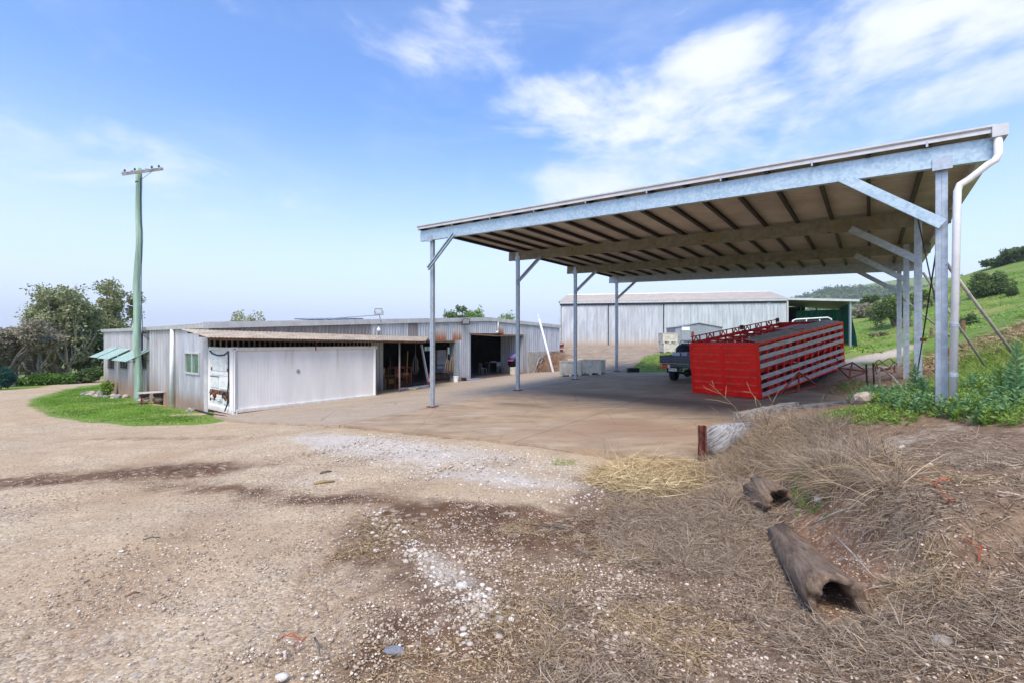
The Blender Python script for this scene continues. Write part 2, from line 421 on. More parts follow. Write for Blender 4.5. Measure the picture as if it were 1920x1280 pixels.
def white_container():
    t = NT('container_paint'); n = t.noise(1.6, 4, .6, sc=(1, 1, .25)); n2 = t.noise(7, 5, .75)
    c = t.mix(t.ramp(n, .3, .75), (.72, .71, .69), (.84, .83, .81)); z = t.z(); top = t.math('ADD', z, t.math('MULTIPLY', t.math('SUBTRACT', n2, .5), .35))
    c = t.mix(t.ramp(top, 2.18, 2.36, 0, .4), c, (.55, .45, .33)); c = t.mix(t.ramp(top, .0, .22, .55, 0), c, (.42, .33, .25)); c = t.mix(t.ramp(n2, .62, .74, 0, .6), c, (.42, .28, .17)); c = t.mix(t.math('MULTIPLY', t.ramp(t.noise(5, 4, .7, sc=(1, 1, .06)), .56, .7), t.ramp(z, .9, 2.5, .05, .6)), c, (.50, .40, .28))
    return t.fin(c, .45, 0)
m_cont = white_container()
def scabby_white():
    t = NT('rust_spotted_white_paint'); n = t.noise(9, 5, .75); n2 = t.noise(3.5, 4, .7)
    c = t.mix(t.ramp(n2, .3, .7), (.62, .64, .62), (.80, .82, .80)); c = t.mix(t.ramp(n, .60, .66), c, (.30, .10, .04)); return t.fin(c, .5, 0, t.bump(n, .2, .01))
m_scab = scabby_white()
m_engine = mat('rusty_machinery', (.14, .08, .055), .8, .2, .8, 11, .02)

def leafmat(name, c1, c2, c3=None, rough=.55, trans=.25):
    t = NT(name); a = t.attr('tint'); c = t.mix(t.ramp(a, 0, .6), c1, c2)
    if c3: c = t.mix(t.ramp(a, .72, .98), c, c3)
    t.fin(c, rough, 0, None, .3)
    if trans:
        d = t.n.new('ShaderNodeBsdfTranslucent'); t.L(c, d.inputs['Color']); x = t.n.new('ShaderNodeMixShader'); x.inputs[0].default_value = trans
        t.L(t.b.outputs[0], x.inputs[1]); t.L(d.outputs[0], x.inputs[2]); t.L(x.outputs[0], t.n['Material Output'].inputs['Surface'])
    return t.m
m_gum = leafmat('gum_leaves', (.17, .20, .085), (.31, .33, .16), (.45, .45, .26))
m_gumbr = leafmat('dry_gum_leaves', (.20, .18, .13), (.33, .30, .21), (.42, .39, .28))
m_dkgreen = leafmat('dark_leaves', (.06, .10, .03), (.12, .18, .05), (.20, .27, .08))
m_brgreen = leafmat('bright_leaves', (.05, .12, .02), (.13, .25, .04), (.28, .40, .08))
m_conifer = leafmat('conifer_leaves', (.015, .06, .05), (.03, .11, .08))
m_straw = leafmat('dry_grass', (.22, .15, .09), (.46, .34, .20), (.72, .58, .38), .7, .15)
m_strawg = leafmat('grey_dead_grass', (.16, .11, .075), (.36, .275, .195), (.60, .49, .36), .75, .1)
m_strawy = leafmat('yellow_straw', (.36, .26, .13), (.62, .47, .25), (.80, .66, .40), .7, .15)
m_grass = leafmat('lawn_grass', (.10, .21, .02), (.20, .36, .04), (.38, .50, .10), .6, .3)
m_weed = leafmat('weed_leaves', (.12, .21, .03), (.25, .38, .07), (.44, .54, .16), .5, .3)
m_weedb = leafmat('grey_green_weed_leaves', (.07, .17, .06), (.16, .30, .12), (.36, .46, .28), .5, .25)
m_bark = mat('pale_bark', (.33, .29, .24), .85, 0, .35, 5, .02)
m_barkd = mat('dark_bark', (.13, .11, .09), .9, 0, .3, 6, .02)
def logmat():
    t = NT('weathered_log'); mp = t.n.new('ShaderNodeMapping'); mp.inputs['Rotation'].default_value = (0, 0, R(-71.5)); t.L(t.geo.outputs['Position'], mp.inputs[0]); n = t.noise(9, 7, .75, vec=mp.outputs[0], sc=(.16, 1.6, 1.6), dist=.4); n2 = t.noise(40, 4, .7)
    c = t.mix(t.ramp(n, .3, .7), (.10, .062, .038), (.30, .215, .15)); c = t.mix(t.ramp(n2, .5, .75, 0, .4), c, (.42, .33, .24)); return t.fin(c, .9, 0, t.bump(n, .9, .04))
m_log = logmat()
def grainwood():
    t = NT('grey_end_grain'); mp = t.n.new('ShaderNodeMapping'); mp.inputs['Rotation'].default_value = (.3, R(38), .5); t.L(t.geo.outputs['Position'], mp.inputs[0])
    n = t.noise(14, 6, .7, vec=mp.outputs[0], sc=(.25, .6, 3.2), dist=.3); n2 = t.noise(5, 4, .6)
    c = t.mix(t.ramp(n, .35, .6), (.14, .125, .12), (.45, .43, .415)); c = t.mix(t.ramp(n2, .5, .7, 0, .5), c, (.27, .24, .21)); return t.fin(c, .9, 0, t.bump(n, .6, .02))
m_endgrain = grainwood()

def ground_material():
    t = NT('ground_soil_gravel_grass')
    P = t.geo.outputs['Position']
    n1 = t.noise(.35, 5, .6); n2 = t.noise(1.6, 6, .7); n3 = t.noise(9, 5, .7); n4 = t.noise(60, 3, .6)
    vr = t.vor(42, out='Color'); sp = t.n.new('ShaderNodeSeparateColor'); t.L(vr, sp.inputs[0]); vd = t.vor(42)
    vr2 = t.vor(17, out='Color'); sp2 = t.n.new('ShaderNodeSeparateColor'); t.L(vr2, sp2.inputs[0])
    # tan gravel
    g = t.mix(t.ramp(n2, .3, .7), (.37, .28, .172), (.55, .435, .285)); g = t.mix(t.math('MULTIPLY', t.attr('rut'), t.ramp(n2, .3, .6, .25, .7)), g, (.27, .175, .105))
    chip = t.ramp(sp.outputs[0], .0, 1, 0, 1, False); gm = t.math('ADD', t.ramp(n1, .35, .65, .3, 1), 0.)
    g = t.mix(t.math('MULTIPLY', t.ramp(sp.outputs[0], .45, .9), t.math('MULTIPLY', gm, .75)), g, (.72, .60, .45)); g = t.mix(t.math('MULTIPLY', t.ramp(sp.outputs[1], .62, .95), .7), g, (.17, .115, .075)); g = t.mix(t.ramp(sp.outputs[2], .9, .96, 0, .6), g, (.30, .29, .29))
    vb = t.vor(90, out='Color'); spb = t.n.new('ShaderNodeSeparateColor'); t.L(vb, spb.inputs[0]); g = t.mix(t.ramp(spb.outputs[0], .5, 1, 0, .45), g, (.66, .54, .39)); g = t.mix(t.ramp(spb.outputs[1], .6, 1, 0, .5), g, (.21, .14, .09))
    g = t.mix(t.ramp(n3, .5, .8, 0, .3), g, (.62, .50, .37)); g = t.mix(t.ramp(n1, .35, .65, .45, 0), g, (.47, .32, .19))
    # white gravel
    w = t.mix(t.ramp(n3, .3, .7), (.40, .345, .285), (.56, .505, .44)); w = t.mix(t.ramp(sp.outputs[0], .2, 1, 0, .6), w, (.70, .65, .585)); w = t.mix(t.ramp(sp.outputs[2], .7, 1, 0, .5), w, (.34, .27, .21))
    # brown soil
    d = t.mix(t.ramp(n2, .3, .7), (.085, .046, .026), (.185, .105, .06)); d = t.mix(t.ramp(n3, .5, .8, 0, .55), d, (.27, .17, .105)); d = t.mix(t.ramp(sp2.outputs[0], .86, 1, 0, .6), d, (.5, .42, .34))
    r = t.mix(t.ramp(n3, .3, .7), (.165, .09, .052), (.30, .185, .115)); r = t.mix(t.ramp(sp.outputs[0], .7, 1, 0, .5), r, (.56, .42, .32))
    # litter of dead grass on the soil
    l = t.mix(t.ramp(n3, .3, .7), (.125, .08, .05), (.27, .185, .12)); l = t.mix(t.ramp(n4, .5, .8, 0, .5), l, (.42, .32, .21))
    # grass
    gr = t.mix(t.ramp(n2, .3, .7), (.10, .175, .03), (.17, .26, .045)); gr = t.mix(t.ramp(n1, .4, .7, 0, .7), gr, (.20, .29, .07)); gr = t.mix(t.ramp(t.noise(.12, 6, .65), .46, .64, 0, .75), gr, (.27, .26, .09))
    gr = t.mix(t.ramp(t.noise(.45, 4, .7), .58, .72, 0, .6), gr, (.05, .11, .02))
    yd = t.mix(t.ramp(n2, .3, .7), (.24, .18, .13), (.38, .30, .225)); yd = t.mix(t.ramp(n3, .55, .8, 0, .4), yd, (.48, .42, .35))
    def edge(a, k=.35, lo=.38, hi=.62):   # break the soft edge of a painted region with noise
        s = t.math('ADD', t.attr(a), t.math('MULTIPLY', t.math('SUBTRACT', t.noise(2.4, 5, .75, dist=.3), .5), k * 2)); return t.ramp(s, lo, hi)
    c = g
    c = t.mix(edge('yard'), c, yd); c = t.mix(edge('red', .5, .3, .8), c, r); c = t.mix(edge('litter', .6, .3, .75), c, l); c = t.mix(edge('white', .7, .25, .95), c, w); c = t.mix(edge('dirt', .75, .25, 1.0), c, d); c = t.mix(edge('grass', .4), c, gr)
    bw = t.math('ADD', t.math('MULTIPLY', vd, -1.2), n3); nm = t.bump(bw, .5, .009); nm = t.bump(n4, .45, .01, nm)
    t.fin(c, .95, 0, nm, .15)
    return t.m
m_ground = ground_material()
def slab_material():
    t = NT('stained_concrete')
    n1 = t.noise(.30, 5, .6, sc=(1, 1, 1)); n2 = t.noise(1.3, 6, .7, sc=(.6, 1.6, 1), dist=.5); n3 = t.noise(9, 5, .75); n4 = t.noise(70, 2)
    mp = t.n.new('ShaderNodeMapping'); mp.inputs['Rotation'].default_value = (0, 0, R(27)); mp.inputs['Scale'].default_value = (.35, 2.2, 1); t.L(t.geo.outputs['Position'], mp.inputs[0])
    st = t.noise(.9, 5, .7, vec=mp.outputs[0])
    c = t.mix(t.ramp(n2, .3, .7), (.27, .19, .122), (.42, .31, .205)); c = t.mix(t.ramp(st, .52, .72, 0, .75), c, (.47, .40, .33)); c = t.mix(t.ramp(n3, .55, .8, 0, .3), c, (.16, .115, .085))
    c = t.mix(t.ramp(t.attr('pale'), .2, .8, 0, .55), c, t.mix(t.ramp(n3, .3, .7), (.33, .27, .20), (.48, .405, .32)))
    e = t.math('ADD', t.attr('stain_shade'), t.math('MULTIPLY', t.math('SUBTRACT', n2, .5), 1.5)); c = t.mix(t.ramp(e, .3, .8, 0, .75), c, (.14, .095, .066))
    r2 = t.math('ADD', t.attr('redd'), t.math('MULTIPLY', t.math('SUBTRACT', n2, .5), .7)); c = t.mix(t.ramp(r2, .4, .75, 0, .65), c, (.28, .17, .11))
    vm = t.n.new('ShaderNodeVectorMath'); vm.operation = 'DOT_PRODUCT'; t.L(t.geo.outputs['Position'], vm.inputs[0]); vm.inputs[1].default_value = (V[0], V[1], 0)
    for off, k in ((11.32, .85), (6.2, .5), (1.2, .5)): j = t.math('ABSOLUTE', t.math('ADD', vm.outputs['Value'], off)); c = t.mix(t.ramp(j, .006, .03, k, 0), c, (.10, .075, .055))
    um = t.n.new('ShaderNodeVectorMath'); um.operation = 'DOT_PRODUCT'; t.L(t.geo.outputs['Position'], um.inputs[0]); um.inputs[1].default_value = (U[0], U[1], 0)
    j = t.math('ABSOLUTE', t.math('SUBTRACT', um.outputs['Value'], 14.6)); c = t.mix(t.ramp(j, .006, .03, .5, 0), c, (.10, .075, .055))
    cr = t.vor(.45, 'DISTANCE_TO_EDGE', vec=t.geo.outputs['Position']); c = t.mix(t.ramp(t.math('ADD', cr, t.math('MULTIPLY', t.math('SUBTRACT', n3, .5), .03)), .0, .006, .45, 0), c, (.12, .09, .07))
    return t.fin(c, t.ramp(n1, .3, .7, .7, .92), 0, t.bump(n3, .25, .008), .2)
m_slab = slab_material()
# ------------------------------------------------------------------ ground sheet
def axis(n, k, A, c, bias=0):
    t = np.linspace(-1, 1, n); return c + A * np.sinh(k * t)
def build_ground():
    xs = axis(620, 7.4, 3.7, 2.5); ys = axis(620, 7.4, 3.7, 4.5)
    xs = xs; ys = ys[ys > -400]
    X, Y = np.meshgrid(xs, ys); Z = height(X.ravel(), Y.ravel()).reshape(X.shape)
    ny, nx = X.shape
    v = np.stack([X.ravel(), Y.ravel(), Z.ravel()], 1)
    i = np.arange(ny - 1)[:, None] * nx + np.arange(nx - 1)[None]; i = i.ravel()
    f = np.stack([i, i + 1, i + nx + 1, i + nx], 1)
    x, y = X.ravel(), Y.ravel()
    P = lambda q: [ghit(*p) if isinstance(p, tuple) and max(map(abs, p)) > 70 else np.array(p) for p in q]
    def soft(poly, w): return np.clip(.5 - poly_sd(x, y, poly) / (2 * w), 0, 1)
    def blob(px, py, rx, ry, ang=0, s=1.):
        c = ghit(px, py); a = R(ang); dx, dy = x - c[0], y - c[1]
        u = (dx * math.cos(a) + dy * math.sin(a)) / rx; w = (-dx * math.sin(a) + dy * math.cos(a)) / ry
        return s * np.exp(-(u * u + w * w) * .9)
    W = lambda *q: np.array(q, float)
    yard = [W(-60, -45), W(-34, 24), ghit(60, 727), ghit(130, 716), ghit(192, 709), ghit(199, 717), ghit(120, 729), ghit(62, 745), ghit(52, 760), ghit(95, 780), ghit(170, 792), ghit(250, 798), ghit(330, 797), ghit(405, 793), SLAB[-1] + U * 2, SLAB[3] + 1, W(9.5, 9.2), W(8.2, 7.2), W(12, 5.5), W(24, -2), W(30, -45)]
    grass = 1 - soft(yard, .25)
    back = [fr - V * 1, SLAB[8] + V * 0, SLAB[7], ghit(1180, 690), ghit(1205, 672), ghit(1262, 661), ghit(1300, 655), W(16, 38), W(17, 49), W(4, 52), W(-2, 46)]
    yardm = soft(back, .5)
    grass = grass * (1 - yardm)
    gravelR = blob(1640, 668, 3.0, 1.2, 0, .8) + blob(1590, 655, 2, .8, 0, .5) + blob(1690, 690, 3.5, 2.0, 0, .55)
    redp = soft([SLAB[2], SLAB[3], SLAB[4], SLAB[5], W(12.5, 20), W(15.2, 20.5), W(15.3, 16.5), W(12.3, 12.5), W(9.8, 10.9), W(5.5, 10.2)], .5)
    grass = grass * (1 - redp) * (1 - np.clip(gravelR, 0, 1) * .9)
    grass = np.clip(grass - blob(360, 776, 1.0, .7, 0, .9) - blob(330, 760, 1.6, .6, 40, .9), 0, 1)
    bank = blob(1880, 640, 3.2, 3.0, 0, 1.) + blob(1810, 672, 1.6, .8, 0, .9) + blob(1015, 675, 2.2, 3.2, 0, 1.3) + blob(1300, 682, 2.6, 1.2, 0, .5)
    grass = np.clip(grass - bank * 1.05, 0, 1)
    dirt = np.clip(bank, 0, 1) + blob(50, 905, 1.6, .5, 10, .75) + blob(310, 880, 1.9, .55, 10, .95) + blob(430, 915, 1.5, .42, -12, .8) + blob(300, 822, 3.2, .5, -5, .6) + blob(860, 960, 1.1, .5, -10, 1.) + blob(1010, 985, .9, .5, -15, .95) + blob(640, 935, .8, .32, 0, .8)
    dirt += blob(820, 905, 1.2, .35, 20, .35) + blob(720, 1010, .35, .8, 0, .6) + blob(1170, 900, 1.0, .9, 0, .75) + blob(1130, 1010, .9, .5, 0, .45) + blob(900, 1120, .6, .3, 0, .45) + blob(800, 1230, .5, .25, 0, .5) + blob(1090, 1180, .4, .2, 0, .45) + blob(520, 1030, .8, .12, 60, .25) + blob(150, 870, 4, .25, 5, .3)
    dirt += blob(900, 1010, .8, .4, 0, .45) + blob(760, 1180, .4, .3, 0, .5) + blob(980, 1230, .35, .2, 0, .6) + blob(1050, 1120, .4, .3, 0, .4) + blob(650, 1030, .6, .25, 0, .5)
    red = soft([ghit(1440, 880), ghit(1560, 860), ghit(1700, 900), ghit(1660, 980), ghit(1640, 1110), ghit(1560, 1180), ghit(1420, 1150), ghit(1400, 1000)], .25) * .85 + redp + blob(1780, 815, 1.6, .7, 0, .9) + blob(1700, 880, 1.0, .5, 0, .55) + blob(1480, 1010, .4, .4, 0, .5)
    litter = soft([ghit(1110, 880), ghit(1330, 870), W(4.9, 10.1), W(8.6, 10.9), W(9.6, 9.2), ghit(1950, 800), W(9, -1), W(3, -3), ghit(640, 1275), ghit(690, 1120), ghit(620, 990), ghit(720, 960), ghit(900, 980), ghit(1000, 990)], .6) * .95
    white = blob(800, 850, 2.6, 1.1, -22, .85) + blob(640, 825, 1.8, .7, -25, .8) + blob(960, 900, 1.4, .45, -20, .75) + blob(1150, 855, .9, .3, -20, .5) + blob(1000, 815, 1.5, .5, -25, .6) + blob(755, 1000, .22, .5, 20, .8) + blob(840, 1070, .2, .45, 30, .8) + blob(600, 900, .6, .3, 0, .5) + blob(1600, 850, 1.2, .3, -12, .5) + blob(1800, 850, 1.2, .4, -10, .4) + blob(1680, 830, 1.2, .4, -10, .25) + blob(1150, 1150, .5, .3, 0, .5) + np.clip(gravelR, 0, 1) + blob(250, 1200, .5, .7, 40, .3)
    cut = soft([ghit(1500, 930), ghit(1600, 920), ghit(1690, 960), ghit(1690, 1080), ghit(1640, 1150), ghit(1540, 1190), ghit(1450, 1160), ghit(1440, 1030)], .18); litter = np.clip(litter * (1 - cut * .95), 0, 1); red = np.maximum(red, cut)
    e0, e1 = SLAB[0], SLAB[1]; ee = e1 - e0; tt = np.clip(((x - e0[0]) * ee[0] + (y - e0[1]) * ee[1]) / (ee @ ee), 0, 1); dirt = dirt + .75 * np.exp(-((np.hypot(x - e0[0] - tt * ee[0], y - e0[1] - tt * ee[1]) / .16) ** 2))
    rut = 0 * x
    for pts_ in ([(0, 905), (200, 880), (330, 850), (470, 822), (620, 800)], [(0, 960), (250, 925), (420, 880), (640, 838), (760, 815)], [(60, 1280), (250, 1080), (400, 960), (560, 880), (800, 840)], [(560, 1280), (600, 1100), (640, 980), (760, 900), (960, 860)]):
        q = [ghit(*p) for p in pts_]
        for a_, b_ in zip(q[:-1], q[1:]):
            e = b_ - a_; tt = np.clip(((x - a_[0]) * e[0] + (y - a_[1]) * e[1]) / (e @ e), 0, 1); dd = np.hypot(x - a_[0] - tt * e[0], y - a_[1] - tt * e[1]); rut = np.maximum(rut, np.exp(-(dd / .28) ** 2))
    v[:, 2] -= .03 * rut * (poly_sd(x, y, SLAB) > .6)
    o = fastmesh('ground', v, f, m_ground, attrs={'grass': grass, 'rut': rut, 'dirt': np.clip(dirt, 0, 1), 'red': np.clip(red, 0, 1), 'litter': litter, 'white': np.clip(white, 0, 1), 'yard': yardm}, smooth=True)
    return tag(o, 'sloping farm ground of tan gravel, brown soil and green pasture', None, None, 'structure')
build_ground().data.materials
def build_slab():
    bm = bmesh.new(); bm.faces.new([bm.verts.new((p[0], p[1], 0)) for p in SLAB]); bmesh.ops.triangulate(bm, faces=bm.faces[:])
    for k in np.arange(-22, 4, 1.0):
        bmesh.ops.bisect_plane(bm, geom=bm.verts[:] + bm.edges[:] + bm.faces[:], plane_co=(V[0] * k, V[1] * k, 0), plane_no=(V[0], V[1], 0))
    bmesh.ops.bisect_plane(bm, geom=bm.verts[:] + bm.edges[:] + bm.faces[:], plane_co=(V[0] * -11.3, V[1] * -11.3, 0), plane_no=(V[0], V[1], 0))
    for k in np.arange(2, 32, 1.0):
        bmesh.ops.bisect_plane(bm, geom=bm.verts[:] + bm.edges[:] + bm.faces[:], plane_co=(U[0] * k, U[1] * k, 0), plane_no=(U[0], U[1], 0))
    for v in bm.verts: v.co.z = float(slab_z(v.co.x, v.co.y))
    be = [e for e in bm.edges if e.is_boundary]
    r = bmesh.ops.extrude_edge_only(bm, edges=be)
    for v in [g for g in r['geom'] if isinstance(g, bmesh.types.BMVert)]: v.co.z -= .35
    for f in bm.faces:
        if abs(f.normal.z) > .5 and f.normal.z < 0: f.normal_flip()
    me = bpy.data.meshes.new('concrete_slab'); bm.to_mesh(me); bm.free(); me.materials.append(m_slab)
    n = len(me.vertices); co = np.empty(n * 3); me.vertices.foreach_get('co', co); co = co.reshape(-1, 3); x, y = co[:, 0], co[:, 1]
    v = x * V[0] + y * V[1]; u = x * U[0] + y * U[1]
    def blob(px, py, rx, ry, s=1.):
        c = gslab(px, py); du = (x - c[0]) * U[0] + (y - c[1]) * U[1]; dv = (x - c[0]) * V[0] + (y - c[1]) * V[1]
        return s * np.exp(-((dv / rx) ** 2 + (du / ry) ** 2))
    d = {'pale': 1 - sstep(-11.5, -11.1, v), 'stain_shade': blob(1180, 745, 4.0, .9) + blob(980, 760, 1.6, .7, .8) + blob(860, 785, 1.5, .8, .5) + blob(1330, 770, 2, 1.2, .5) + blob(640, 775, 1.2, 2.5, .35), 'redd': blob(1200, 800, 3, 1.3, .8) + blob(1000, 810, 3, .9, .5) + blob(560, 780, 1.5, 1, .5) + blob(811, 762, .9, .5, .8)}  # widest dark blob paints the canopy's shadow band; the others are real stains
    for k, a in d.items():
        at_ = me.attributes.new(k, 'FLOAT', 'POINT'); at_.data.foreach_set('value', np.clip(a, 0, 1).astype(np.float32))
    o = bpy.data.objects.new('concrete_slab', me); COL.objects.link(o)
    tag(o, 'stained concrete yard slab under the open canopy', None, None, 'structure')
    # joint line along the canopy's left posts: a thin raised lip of the poured bays
build_slab()

# ------------------------------------------------------------------ world, sun, camera
def build_world():
    w = bpy.data.worlds.new('World'); S.world = w; w.use_nodes = True; nt = w.node_tree; N = nt.nodes; L = nt.links.new
    bg = N['Background']; sky = N.new('ShaderNodeTexSky'); sky.sky_type = 'NISHITA'; sky.sun_disc = False
    sky.sun_elevation = R(SUN_EL); sky.sun_rotation = R(SUN_AZ); sky.altitude = 200; sky.air_density = 1.0; sky.dust_density = 1.2; sky.ozone_density = 2.0
    tc = N.new('ShaderNodeTexCoord'); D = tc.outputs['Generated']
    def mth(op, a, b=0., c=None):
        n = N.new('ShaderNodeMath'); n.operation = op
        for k, q in ((0, a), (1, b)) + (((2, c),) if c is not None else ()):
            if hasattr(q, 'links'): L(q, n.inputs[k])
            else: n.inputs[k].default_value = q
        return n.outputs[0]
    def mr(x, lo, hi, a=0., b=1.):
        n = N.new('ShaderNodeMapRange'); n.interpolation_type = 'SMOOTHSTEP'; n.inputs[1].default_value = lo; n.inputs[2].default_value = hi; n.inputs[3].default_value = a; n.inputs[4].default_value = b; L(x, n.inputs[0]); return n.outputs[0]
    def noise(scale, detail, rough, dist, sc, rot=(0, 0, 0), loc=(0, 0, 0)):
        mp = N.new('ShaderNodeMapping'); mp.inputs['Scale'].default_value = sc; mp.inputs['Rotation'].default_value = rot; mp.inputs['Location'].default_value = loc; L(D, mp.inputs[0])
        n = N.new('ShaderNodeTexNoise'); n.inputs['Scale'].default_value = scale; n.inputs['Detail'].default_value = detail; n.inputs['Roughness'].default_value = rough; n.inputs['Distortion'].default_value = dist; L(mp.outputs[0], n.inputs['Vector']); return n.outputs['Fac']
    def blob(px, py, rx, rz, s=1.):     # soft patch of cloud round a compass direction
        d = Vector((ray(px), 1, (640 - py) / F)).normalized()
        sb = N.new('ShaderNodeVectorMath'); sb.operation = 'SUBTRACT'; L(D, sb.inputs[0]); sb.inputs[1].default_value = d
        ml = N.new('ShaderNodeVectorMath'); ml.operation = 'MULTIPLY'; L(sb.outputs[0], ml.inputs[0]); ml.inputs[1].default_value = (1 / rx, .6 / rx, 1 / rz)
        ln = N.new('ShaderNodeVectorMath'); ln.operation = 'LENGTH'; L(ml.outputs[0], ln.inputs[0]); return mth('MULTIPLY', mr(ln.outputs['Value'], .15, 1.15, 1, 0), s)
    B = [blob(1070, 195, .22, .075, .95), blob(1250, 255, .30, .14, .9), blob(1350, 115, .16, .07, .95), blob(1150, 330, .30, .08, .85), blob(1420, 200, .2, .10, .7), blob(830, 100, .28, .07, .5), blob(1740, 40, .26, .13, 1.0), blob(1850, 20, .2, .1, .9), blob(1860, 160, .2, .06, 1.0), blob(1600, 85, .07, .05, .75), blob(1580, 140, .05, .035, .7), blob(850, 8, .05, .02, .45), blob(80, 270, .38, .09, .6), blob(300, 330, .4, .10, .4), blob(1500, 290, .3, .09, .5), blob(380, 0, .1, .03, .5)]
    tot = B[0]
    for b in B[1:]: tot = mth('MAXIMUM', tot, b)
    n1 = noise(3.2, 9, .62, .6, (1, 1, 2.6), (0, R(18), 0)); n2 = noise(9, 8, .6, .3, (1, 1, 2.2), (0, R(-14), 0), (3, 1, 2))
    nn = mth('ADD', mth('MULTIPLY', n1, .65), mth('MULTIPLY', n2, .35))
    cl = mth('ADD', mth('MULTIPLY', tot, .75), mth('MULTIPLY', mth('SUBTRACT', nn, .5), 2.7)); cl = mr(cl, .12, 1.0, 0, .92)
    thin = mth('MULTIPLY', mr(n1, .42, .8), .22); cl = mth('MAXIMUM', cl, thin)
    sp = N.new('ShaderNodeSeparateXYZ'); L(D, sp.inputs[0]); z = sp.outputs[2]
    hz_ = mr(z, -.02, .46, HZ, .05)
    def mix(f, a, b):
        n = N.new('ShaderNodeMix'); n.data_type = 'RGBA'
        for k, q in ((0, f), (6, a), (7, b)):
            if hasattr(q, 'links'): L(q, n.inputs[k])
            else: n.inputs[k].default_value = q
        return n.outputs[2]
    hs = N.new('ShaderNodeHueSaturation'); hs.inputs['Saturation'].default_value = SAT; hs.inputs['Value'].default_value = VAL; L(sky.outputs[0], hs.inputs['Color'])
    ti = N.new('ShaderNodeMix'); ti.data_type = 'RGBA'; ti.blend_type = 'MULTIPLY'; ti.inputs[0].default_value = 1; L(hs.outputs[0], ti.inputs[6]); ti.inputs[7].default_value = SKYTINT
    c = mix(hz_, ti.outputs[2], (*HZC, 1)); c = mix(cl, c, (*CLC, 1))
    L(c, bg.inputs['Color']); bg.inputs['Strength'].default_value = SKY_K
SUN_EL, SUN_AZ = 54, -168      # compass bearing of the sun: behind the camera, to the left
SAT, VAL, HZ = 1.18, .78, .95
SKYTINT = (1.0, 1.10, 1.30, 1)
HZC = (3.1, 3.5, 4.3); CLC = (3.45, 3.6, 4.0)
SKY_K = .145
build_world()
sl = bpy.data.lights.new('sun', 'SUN'); sl.energy = 1.85; sl.angle = R(26); sl.color = (1, .90, .74)
so = bpy.data.objects.new('sun', sl); COL.objects.link(so)
sd = Vector((math.sin(R(SUN_AZ)) * math.cos(R(SUN_EL)), math.cos(R(SUN_AZ)) * math.cos(R(SUN_EL)), math.sin(R(SUN_EL))))
so.rotation_euler = sd.to_track_quat('Z', 'Y').to_euler(); so.location = (0, 0, 60)
cd = bpy.data.cameras.new('camera'); co = bpy.data.objects.new('camera', cd); COL.objects.link(co)
co.location = (0, 0, EYE); co.rotation_euler = (R(90), 0, 0); cd.sensor_width = 36; cd.lens = 36 * F / 1920; cd.clip_start = .05; cd.clip_end = 12000
S.camera = co
S.view_settings.view_transform = 'Standard'; S.view_settings.look = 'None'; S.view_settings.gamma = 1; S.view_settings.use_curve_mapping = False
S.view_settings.exposure = 1.12
S.render.engine = 'CYCLES'; S.cycles.max_bounces = 6; S.cycles.use_denoising = True
# ------------------------------------------------------------------ workshop with the long low gable
def FW(t, z, out=0.): return Vector((P0[0] + U[0] * t + V[0] * out, P0[1] + U[1] * t + V[1] * out, z))
def LW(w, z, out=0.): return Vector((P0[0] - V[0] * w - U[0] * out, P0[1] - V[1] * w - U[1] * out, z))
def ft(px): q = on_v(px, FV); return float((q - P0) @ U)
def fY(t): return P0[1] + U[1] * t
def lw(px): q = on_u(px, PU); return float(-(q - P0) @ V)
def lY(w): return P0[1] - V[1] * w
def fz(px, py): return zat(py, fY(ft(px)))
def lz(px, py): return zat(py, lY(lw(px)))
def corr(mb, fn, a0, a1, zb, zt, pitch=.2, dep=.035, off=0.):
    """ribbed sheet: fn(a, z, out) gives the point; zb and zt are heights or functions of a"""
    B = zb if callable(zb) else (lambda a: zb); T = zt if callable(zt) else (lambda a: zt)
    n = max(1, int(round((a1 - a0) / pitch))); p = (a1 - a0) / n; pts = []
    for i in range(n):
        s = a0 + i * p; pts += [(s, 0), (s + p * .55, 0), (s + p * .65, dep), (s + p * .9, dep)]
    pts.append((a1, 0)); vs = []; fs = []
    for a, o in pts: vs += [fn(a, B(a), o + off), fn(a, T(a), o + off)]
    for i in range(len(pts) - 1): fs.append((2 * i, 2 * i + 2, 2 * i + 3, 2 * i + 1))
    mb.add(vs, fs)
tR, tE = ft(915), ft(1049)
zC, zRd = zat(613, fY(0)), zat(600.5, fY(tR)); zEd = zat(614, fY(tE))
def ztop(t): return zC + (zRd - zC) * t / tR if t < tR else zRd + (zEd - zRd) * (t - tR) / (tE - tR)
def gfl(t): q = P0 + U * t; return float(slab_z(q[0], q[1]))
WD = 18.0
